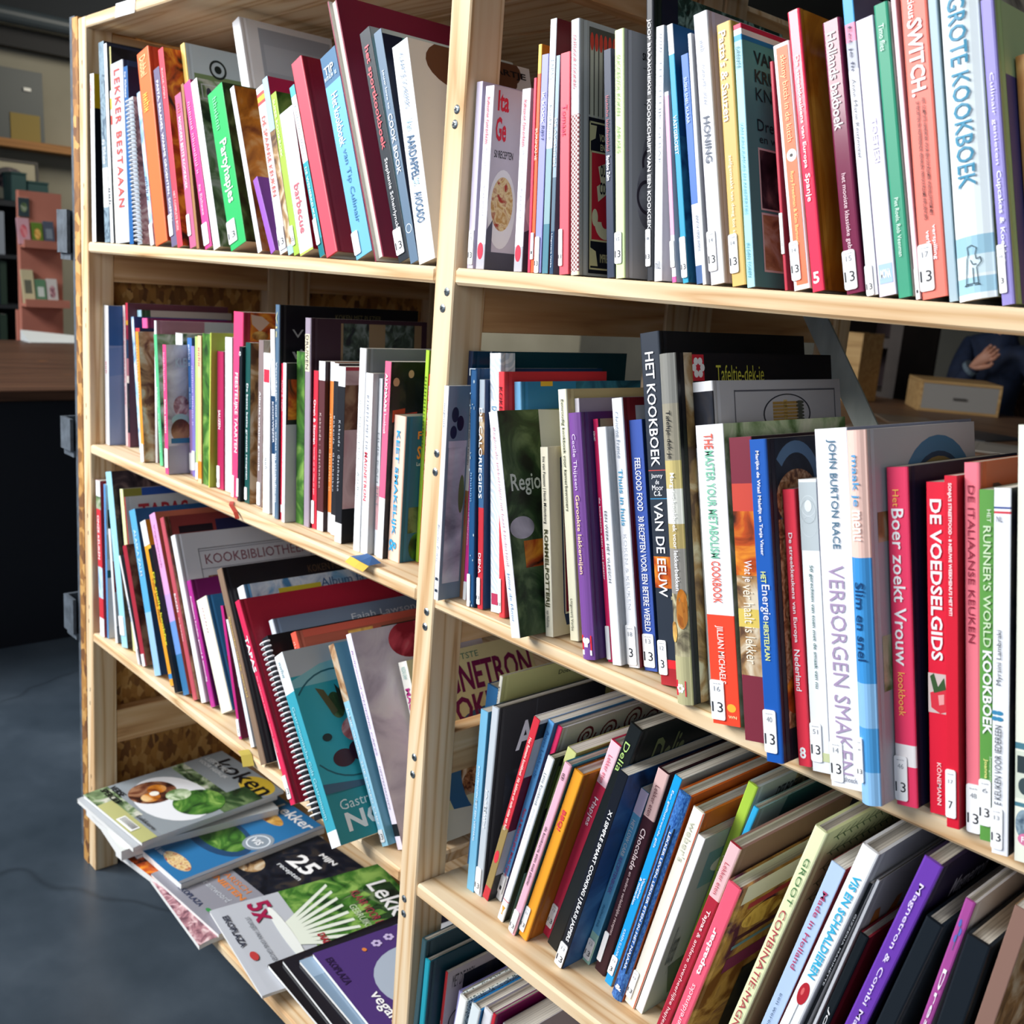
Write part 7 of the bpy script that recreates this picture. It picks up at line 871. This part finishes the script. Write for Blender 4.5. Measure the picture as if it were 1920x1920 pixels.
bm = empty('bookmark', (-1.01, -.004, .859)); tag(bm, 'blue and yellow paper bookmark lying under the peach book at the shelf edge', 'bookmark')
mb = MB(); P_ = [(-.022, .022, 0), (-.006, .017, .006), (.01, .014, .007), (.026, .016, .002)]
for (a, b) in zip(P_, P_[1:]): mb.face([a, (a[0], a[1]-.018, a[2]*.4), (b[0], b[1]-.018, b[2]*.4), b], plain('bookmark_blue', '#2c5c94', .6))
mb.build('leaf', bm)
mb = MB()
for (a, b) in zip(P_, P_[1:]): mb.face([(a[0], a[1]-.018, a[2]*.4-.0004), (a[0], a[1]-.026, a[2]*.3-.006), (b[0], b[1]-.026, b[2]*.3-.006), (b[0], b[1]-.018, b[2]*.4-.0004)], plain('bookmark_yellow', '#d8b43c', .6))
mb.build('stripe', bm)
ribbon_strip('tassel', [(-1.285, -.002, .4985), (-1.268, -.006, .4985), (-1.25, -.012, .49)], .016, plain('tassel_yellow', '#c8b450', .8), 'small yellow tassel at the edge of the third left shelf', 'tassel')

# ------------------------------------------------------------------ far left: counter, display stand, wall shelf
ct = empty('counter', (-3.9, .1, 0)); tag(ct, 'long counter with a brown wooden top and black front', 'counter')
mb = MB(); mb.box((-.85, -1.4, .0), (.71, 1.25, .752), plain('counter_black', '#0a0c16', .55)); mb.build('body', ct)
mb = MB(); mb.box((-.9, -1.45, .7525), (.74, 1.3, .785), dark_wood, .003); mb.build('top', ct)
st = empty('display_stand', (-4.93, .97, 0)); tag(st, 'pink terracotta display stand with small books, behind the counter', 'display stand')
pk = noisy('pink_board', [(.3, '#b8705c'), (.7, '#c47c68')], 6, .7)
mb = MB(); mb.box((-.09, -.105, .55), (-.05, .075, 1.42), pk); mb.build('back_panel', st)
for z in (1.19, .935, .70):
    mb = MB(); mb.box((-.05, -.115, z-.012), (.03, .075, z), pk); mb.box((.03, -.115, z-.012), (.04, .075, z+.022), pk); mb.build('ledge', st)
mb = MB(); mb.box((-.12, -.11, 0), (-.0905, .08, .9), pk); mb.build('foot', st)
def small_book(x, y, z, d, w, h, c1, c2, label, lean=0, name='paperback', group='small books on the pink display stand'):
    r_ = empty(name, (x, y, z), (0, R(lean), 0)); tag(r_, label, 'book', group)
    mb = MB(); mb.box((-d, 0, 0), (0, w, h), M(c1), .0006); a_ = []; 
    def mp(u, v, L): return (L, u*w, h*(1-v))
    art(mb, [('r', .0, 1, .0, 1, c1), ('ep', .5, .5, .3, .25, c2[2:]) if c2.startswith('P:') else ('r', .2, .8, .3, .7, c2)], mp, w, h, a_)
    mb.build('cover', r_); mb = MB(); mb.box((-d+.001, .001, h), (-.001, w-.002, h+.0008), pages_m); mb.build('pages', r_)
for q in ((.86, .9, .045, .1, '#3c4c50', 'P:garden', 'dark booklet with yellow flower, leftmost on the upper ledge of the pink stand', 1.2),
          (.845, 0, .05, .115, '#c89aa4', 'P:rosebud', 'pink and white booklet on the upper ledge of the pink stand', 1.1905),
          (.905, 0, .045, .1, '#5c7c2c', 'P:gold', 'green and yellow booklet on the upper ledge of the pink stand', 1.1905),
          (.955, 0, .045, .11, '#4c5464', '#788490', 'grey booklet at the right end of the upper ledge of the pink stand', 1.1905),
          (.86, 0, .05, .15, '#d0c49c', '#6c6c5c', 'cream tall booklet on the lower ledge of the pink stand', .9355),
          (.915, 0, .045, .11, '#5c8464', '#c8d0c8', 'green booklet on the lower ledge of the pink stand', .9355),
          (.965, 0, .045, .115, '#c4c0bc', 'P:berry', 'white booklet at the right end of the lower ledge of the pink stand', .9355)):
    if q[1]: small_book(-4.973, q[0], 1.1905+.118, .008, q[2], q[3]*.8, q[4], q[5], 'dark booklet with a yellow flower standing behind the pink and white one', 0); continue
    small_book(-4.93, q[0], q[7], .012, q[2], q[3], q[4], q[5], q[6], -14)
mb = MB(); wp = plain('white_card', '#d8dcda', .6)
mb.mesh([(-4.68, .80, .7855), (-4.68, 1.03, .7855), (-4.8, 1.03, .7855), (-4.8, .80, .7855), (-4.68, .80, .788), (-4.68, 1.03, .788), (-4.8, 1.03, .81), (-4.8, .80, .83)], [(3, 2, 1, 0), (4, 5, 6, 7), (0, 1, 5, 4), (1, 2, 6, 5), (2, 3, 7, 6), (3, 0, 4, 7)], wp)
tag(mb.build('paper_stack'), 'white sloping stack of paper lying on the brown counter top', 'paper')
mb = MB(); mb.lathe([(.05, 0), (.075, .02), (.07, .18), (.03, .26), (.028, .27)], wp, 18); o = mb.build('jug', None, True); o.location = (-4.6, 1.2, .7855)
tag(o, 'white rounded jug on the counter next to the bookcase end', 'jug')
# low dark bookcase against the left wall
db = empty('low_bookcase', (-6.62, .2, 0)); tag(db, 'dark low bookcase full of books against the far left wall', 'bookcase')
dk = plain('dark_case', '#141a22', .6)
for nm, a, b in (('side_panel', (-.17, -1.2, 0), (.17, -1.17, 1.42)), ('side_panel', (-.17, 1.27, 0), (.17, 1.3, 1.42)), ('back_panel', (-.175, -1.2, 0), (-.17, 1.3, 1.42)), ('shelf', (-.17, -1.17, 1.39), (.17, 1.27, 1.42)), ('shelf', (-.17, -1.17, 1.1), (.17, 1.27, 1.12)), ('shelf', (-.17, -1.17, .82), (.17, 1.27, .84)), ('shelf', (-.17, -1.17, .54), (.17, 1.27, .56)), ('shelf', (-.17, -1.17, .1), (.17, 1.27, .12))):
    mb = MB(); mb.box(a, b, dk); mb.build(nm, db)
cl = [('#2c4c6c', 'blue'), ('#8c94a0', 'grey'), ('#1c2c3c', 'navy'), ('#b8b4a4', 'cream'), ('#3c7ca0', 'light blue'), ('#2c3c34', 'dark green'), ('#5c6c80', 'slate')]
for z, nm in ((1.1205, 'upper'), (.8405, 'middle'), (.5605, 'lower')):
    y = .72; i = 0
    while y < 1.24:
        w = .028+.02*rnd.random(); h = .19+.06*rnd.random(); c_ = cl[(i*3+int(z*10)) % 7]
        r_ = empty('far_book', (-6.48, y, z)); 
        mb = MB(); mb.box((-.17, 0, 0), (0, w-.003, h), M(c_[0]), .001); mb.build('cover', r_)
        mb = MB(); mb.box((-.165, .003, h), (-.004, w-.006, h+.0006), pages_m); mb.build('pages', r_)
        tag(r_, '%s book in place %d from the left on the %s far shelf' % (c_[1], i+1, nm), 'book', 'books in the dark far bookcase')
        y += w; i += 1
mb = MB(); mb.box((-6.8, -1.2, 1.722), (-6.6, 3.4, 1.768), wood('far_shelf', 1, [(.1, '#8a6038'), (.6, '#a87848')], .6, 2.2), .002)
tag(mb.build('wall_shelf'), 'long wooden shelf on the far left wall', 'shelf')
pf = empty('picture_panel', (-6.7, 1.2, 1.768), (0, R(-4), 0)); tag(pf, 'grey panel with a yellow pad leaning on the wall shelf', 'picture')
mb = MB(); mb.box((-.02, 0, 0), (0, .36, .40), plain('panel_grey', '#3c4444', .5)); mb.build('board', pf)
mb = MB(); mb.box((.0005, .17, .0), (.006, .335, .155), plain('pad_yellow', '#8c7838', .7)); mb.build('pad', pf)
for y in (.09, .27):
    mb = MB(); mb.box((.0005, y-.02, .285), (.012, y+.02, .302), plain('clip_white', '#e8e8e0', .4)); mb.build('clip', pf)
fr = empty('framed_drawing', (-6.64, 1.18, 1.4205), (0, R(-6), 0)); tag(fr, 'framed drawing of a tree standing on the dark far bookcase', 'picture')
mb = MB(); fm = plain('frame_dark', '#2c2824', .5)
for a, b in (((0, 0, 0), (.015, .32, .012)), ((0, 0, .225), (.015, .32, .237)), ((0, 0, .012), (.015, .012, .225)), ((0, .308, .012), (.015, .32, .225))): mb.box(a, b, fm)
mb.build('frame', fr)
mb = MB(); mb.box((.002, .012, .012), (.006, .308, .225), plain('drawing_paper', '#b0a890', .8)); a_ = []
art(mb, [('ep', .5, .45, .3, .3, 'dusk'), ('r', .48, .54, .6, .85, '#3c3430')], lambda u, v, L: (.006+L, .012+.296*u, .225-.213*v), .3, .21, a_); mb.build('sheet', fr)
gm = plain('green_box', '#1c4444', .6)
for i, (y0, y1, h, nm) in enumerate(((1.44, 1.5, .12, 'left'), )): pass
for y0, y1, h, lb in ((1.512, 1.60, .15, 'dark green box standing left on the far bookcase beside the drawing'), (1.603, 1.72, .11, 'dark green low box right of the taller green box on the far bookcase')):
    mb = MB(); mb.box((-6.72, y0-.21, 1.4205), (-6.5, y1-.21-.003, 1.4205+h), gm, .004); o = mb.build('storage_box'); tag(o, lb, 'box')
    mb = MB(); mb.box((-6.725, y0-.212, 1.4205+h), (-6.495, y1-.212, 1.4205+h+.012), gm, .002); mb.build('lid', o)

# ------------------------------------------------------------------ behind the right bay: table, crate, cabinet, sitter
tb = empty('table', (-1.9, 3.65, 0)); tag(tb, 'brown wooden table behind the bookcase with papers on it', 'table')
mb = MB(); mb.box((-1.0, -.8, .715), (1.0, .78, .75), wood('table_brown', 0, [(.1, '#5c4434'), (.5, '#7c5c44'), (.9, '#8c6c50')], .6, 6.1, .5), .003); mb.build('tabletop', tb)
for x in (-.95, .89):
    for y in (-.75, .67):
        mb = MB(); mb.box((x, y, 0), (x+.06, y+.06, .7145), dark_wood, .002); mb.build('leg', tb)
cr = empty('wooden_crate', (-2.32, 4.02, .7505), (0, 0, R(38))); tag(cr, 'pale wooden box with a grey front on the table behind the bookcase', 'box')
lw = wood('crate_wood', 0, [(.1, '#a88454'), (.5, '#c09c68'), (.9, '#ccaa78')], .7, 7.7)
mb = MB(); mb.box((0, 0, 0), (.36, .3, .012), lw); mb.box((0, 0, .0125), (.012, .3, .13), lw); mb.box((.348, 0, .0125), (.36, .3, .13), lw); mb.box((.0125, .288, .0125), (.3475, .3, .13), lw); mb.box((0, -.002, .1305), (.36, .3, .145), lw, .002); mb.build('body', cr)
mb = MB(); mb.box((.0125, .001, .0125), (.3475, .013, .1295), plain('crate_front', '#94908a', .6)); mb.build('drawer', cr)
mb = MB(); mb.box((.15, -.006, .06), (.21, .0005, .072), plain('crate_handle', '#4c4844', .5)); mb.build('handle', cr)
for i, (x, y, rz, c_, lb) in enumerate(((-2.0, 3.1, 15, '#8a7868', 'tan printed sheet flat on the table'), (-1.72, 3.35, -8, '#2c3034', 'dark folder lying on the table behind the bookcase'), (-1.5, 3.05, 20, '#b0a89c', 'pale sheet at the right end of the table'), (-2.1, 3.5, 40, '#786858', 'brown leaflet lying on the table in front of the crate'))):
    o = empty('paper_sheet', (x, y, .7505), (0, 0, R(rz))); mb = MB(); mb.box((-.11, -.15, 0), (.11, .15, .004), M(c_)); tx = []
    art(mb, [('f', .08, .92, .08, .92, '#504840'), ('r', .15, .7, .15, .2, '#403830')], lambda u, v, L: (-.11+.22*u, .15-.3*v, .004+L), .22, .3, tx); mb.build('sheet', o); tag(o, lb, 'paper')
o = empty('wooden_file_box', (-2.70, 3.95, .7505)); tag(o, 'narrow upright pale wooden file box on the table by the steel brace', 'box')
mb = MB(); mb.box((0, 0, 0), (.09, .012, .33), lw, .001); mb.box((0, .0125, 0), (.009, .2, .33), lw); mb.box((.081, .0125, 0), (.09, .2, .33), lw); mb.box((.0095, .0125, 0), (.0805, .2, .01), lw); mb.build('body', o)
cb_ = empty('cabinet', (-3.12, 4.5, 0)); tag(cb_, 'dark open cabinet with two compartments beyond the table', 'cabinet')
dc = noisy('cabinet_dark', [(.3, '#38302c'), (.7, '#443a34')], 8, .6)
for nm, a, b in (('side_panel', (0, 0, 0), (.05, .4, 1.6)), ('side_panel', (.35, 0, 0), (.42, .4, 1.6)), ('shelf', (.0505, 0, 1.0), (.3495, .4, 1.05)), ('shelf', (.0505, 0, .72), (.3495, .4, .77)), ('shelf', (.0505, 0, 1.3), (.3495, .4, 1.35)), ('shelf', (.0505, 0, .2), (.3495, .4, .25))):
    mb = MB(); mb.box(a, b, dc); mb.build(nm, cb_)
mb = MB(); mb.box((.0, .4005, 0), (.42, .42, 1.6), plain('cabinet_back', '#2a1418', .7)); mb.build('back_panel', cb_)

# seated person: one skinned body with clothing colours by region
def sitter():
    root = empty('person', (-2.40, 5.0, 0)); tag(root, 'person in a dark navy jacket seated behind the table, hand raised to the chin', 'person')
    J = dict(pel=(0, 0, .52), wai=(.01, -.05, .70), che=(.05, -.13, .93), nek=(.1, -.2, 1.10), nk2=(.12, -.23, 1.17), hed=(.14, -.27, 1.28), top=(.14, -.27, 1.37),
             sl=(-.1, -.16, 1.03), el=(-.05, -.36, .80), wl=(.07, -.42, .965), sr=(.24, -.2, 1.02), er=(.42, -.3, .82), wr=(.52, -.5, .79),
             hl=(-.08, -.02, .49), kl=(.02, -.46, .52), al=(.02, -.40, .1), fl=(.03, -.54, .04), hr=(.09, .0, .49), kr=(.28, -.4, .52), ar=(.3, -.36, .1), fr=(.34, -.5, .04))
    rad = dict(pel=.13, wai=.125, che=.14, nek=.06, nk2=.052, hed=.085, top=.075, sl=.075, el=.055, wl=.034, sr=.075, er=.055, wr=.034, hl=.1, kl=.068, al=.045, fl=.038, hr=.1, kr=.068, ar=.045, fr=.038)
    ed = ['pel-wai', 'wai-che', 'che-nek', 'nek-nk2', 'nk2-hed', 'hed-top', 'che-sl', 'sl-el', 'el-wl', 'che-sr', 'sr-er', 'er-wr', 'pel-hl', 'hl-kl', 'kl-al', 'al-fl', 'pel-hr', 'hr-kr', 'kr-ar', 'ar-fr']
    def skin(name, J, rad, ed, first, mats, parent, pick):
        ks = [first]+[k for k in J if k != first]; me = bpy.data.meshes.new(name)
        me.from_pydata([J[k] for k in ks], [(ks.index(a), ks.index(b)) for a, b in (e.split('-') for e in ed)], [])
        o = bpy.data.objects.new(name, me); col.objects.link(o)
        s_ = o.modifiers.new('skin', 'SKIN'); sl = me.skin_vertices[0].data if me.skin_vertices else None
        if sl is None:
            me.attributes  # layer is created together with the modifier through the bmesh layer below
            import bmesh
            bm_ = bmesh.new(); bm_.from_mesh(me); bm_.verts.layers.skin.verify(); bm_.to_mesh(me); bm_.free(); sl = me.skin_vertices[0].data
        for i, k in enumerate(ks): sl[i].radius = (rad[k], rad[k]); sl[i].use_root = (i == 0)
        s_.use_smooth_shade = True; o.modifiers.new('sub', 'SUBSURF').levels = 2; o.modifiers['sub'].render_levels = 2
        dg = bpy.context.evaluated_depsgraph_get(); dg.update(); new = bpy.data.meshes.new_from_object(o.evaluated_get(dg))
        bpy.data.objects.remove(o); new.name = name; new.materials.clear()
        for m_ in mats: new.materials.append(m_)
        for p_ in new.polygons: p_.material_index = pick(p_.center); p_.use_smooth = True
        n_ = bpy.data.objects.new(name, new); col.objects.link(n_); n_.parent = parent; return n_
    skn = plain('skin', '#b8846c', .55); jk = noisy('navy_jacket', [(.3, '#0c1830'), (.7, '#142440')], 30, .8); tw = noisy('grey_blue_tweed', [(.35, '#3c5868'), (.5, '#7c98a8'), (.7, '#c0d0d8')], (90, 90, 90), .9); sho = plain('shoe_black', '#101014', .5)
    def pick(c):
        if c.z > 1.13: return 0
        if c.z < .11: return 3
        if c.z < .62 and not (c.z > .56 and c.y > -.1): return 2
        return 1
    body = skin('body', J, rad, ed, 'pel', [skn, jk, tw, sho], root, pick)
    # hands: a palm and five bent fingers each
    for nm, w, d, s_ in (('l', J['wl'], (.75, -.1, .66), 1), ('r', J['wr'], (.45, -.85, -.05), -1)):
        w = Vector(w); d = Vector(d).normalized(); side = d.cross(Vector((0, 1, .2))).normalized()*s_; nrm = d.cross(side)
        Jh = dict(w=w-d*.03, p=w+d*.05); rh = dict(w=.026, p=.03); eh = ['w-p']
        for i, (off, ln) in enumerate(((-.03, .062), (-.01, .072), (.01, .068), (.028, .055))):
            a = w+d*.085+side*off; b = a+d*ln*.55+nrm*.012; c_ = b+d*ln*.35+nrm*.026
            Jh['a%d' % i] = a; Jh['b%d' % i] = b; Jh['c%d' % i] = c_
            for k, q in (('a', .0105), ('b', .0095), ('c', .008)): rh[k+str(i)] = q
            eh += ['p-a%d' % i, 'a%d-b%d' % (i, i), 'b%d-c%d' % (i, i)]
        Jh['ta'] = w+d*.03-side*.035+nrm*.01; Jh['tb'] = w+d*.065-side*.05+nrm*.025; Jh['tc'] = w+d*.09-side*.045+nrm*.035
        rh.update(ta=.014, tb=.011, tc=.009); eh += ['w-ta', 'ta-tb', 'tb-tc']
        skin('hand', {k: tuple(q) for k, q in Jh.items()}, rh, eh, 'p', [skn], body, lambda c: 0)
        mb = MB(); q0 = w-d*.045; mb.tube([q0, q0+d*.022], .043, plain('cuff_grey', '#5c6c78', .7), 14); mb.build('cuff', body)
    mb = MB(); h = Vector(J['hed'])
    mb.lathe([(.0, -.02), (.09, -.03), (.107, .02), (.108, .07), (.09, .13), (.05, .16), (.0, .168)], plain('hair_dark', '#2c2018', .7), 22, (h.x-.012, h.y+.022, h.z-.03)); mb.build('hair', body, True)
    f = Vector((.35, -.94, 0)).normalized(); sd = Vector((-f.y, f.x, 0))
    mb = MB()
    for s_ in (-1, 1):
        e = h+f*.078+sd*s_*.03+Vector((0, 0, .005)); mb.lathe([(0, -.008), (.009, -.003), (.009, .003), (0, .008)], plain('eye_dark', '#201814', .3), 10, tuple(e))
    mb.tube([h+f*.085+Vector((0, 0, .01)), h+f*.108+Vector((0, 0, -.03))], [.006, .012], skn, 8); mb.tube([h+f*.075+sd*-.022+Vector((0, 0, -.06)), h+f*.088+Vector((0, 0, -.06)), h+f*.075+sd*.022+Vector((0, 0, -.06))], .005, plain('lips', '#94584c', .5), 6)
    mb.build('face', body, True)
    ch = empty('chair', (-2.38, 5.06, 0)); tag(ch, 'dark chair carrying the person behind the table', 'chair')
    mb = MB(); mb.box((-.22, -.2, .36), (.22, .22, .392), dark_wood, .006); mb.build('seat', ch)
    mb = MB(); mb.box((-.21, .2, .6), (.21, .225, .85), dark_wood, .006); mb.build('backrest', ch)
    for x in (-.21, .175):
        for y in (-.19, .19):
            mb = MB(); mb.box((x, y, 0), (x+.035, y+.03, .3595 if y < 0 else .86), dark_wood); mb.build('leg', ch)
sitter()
flush_lettering()
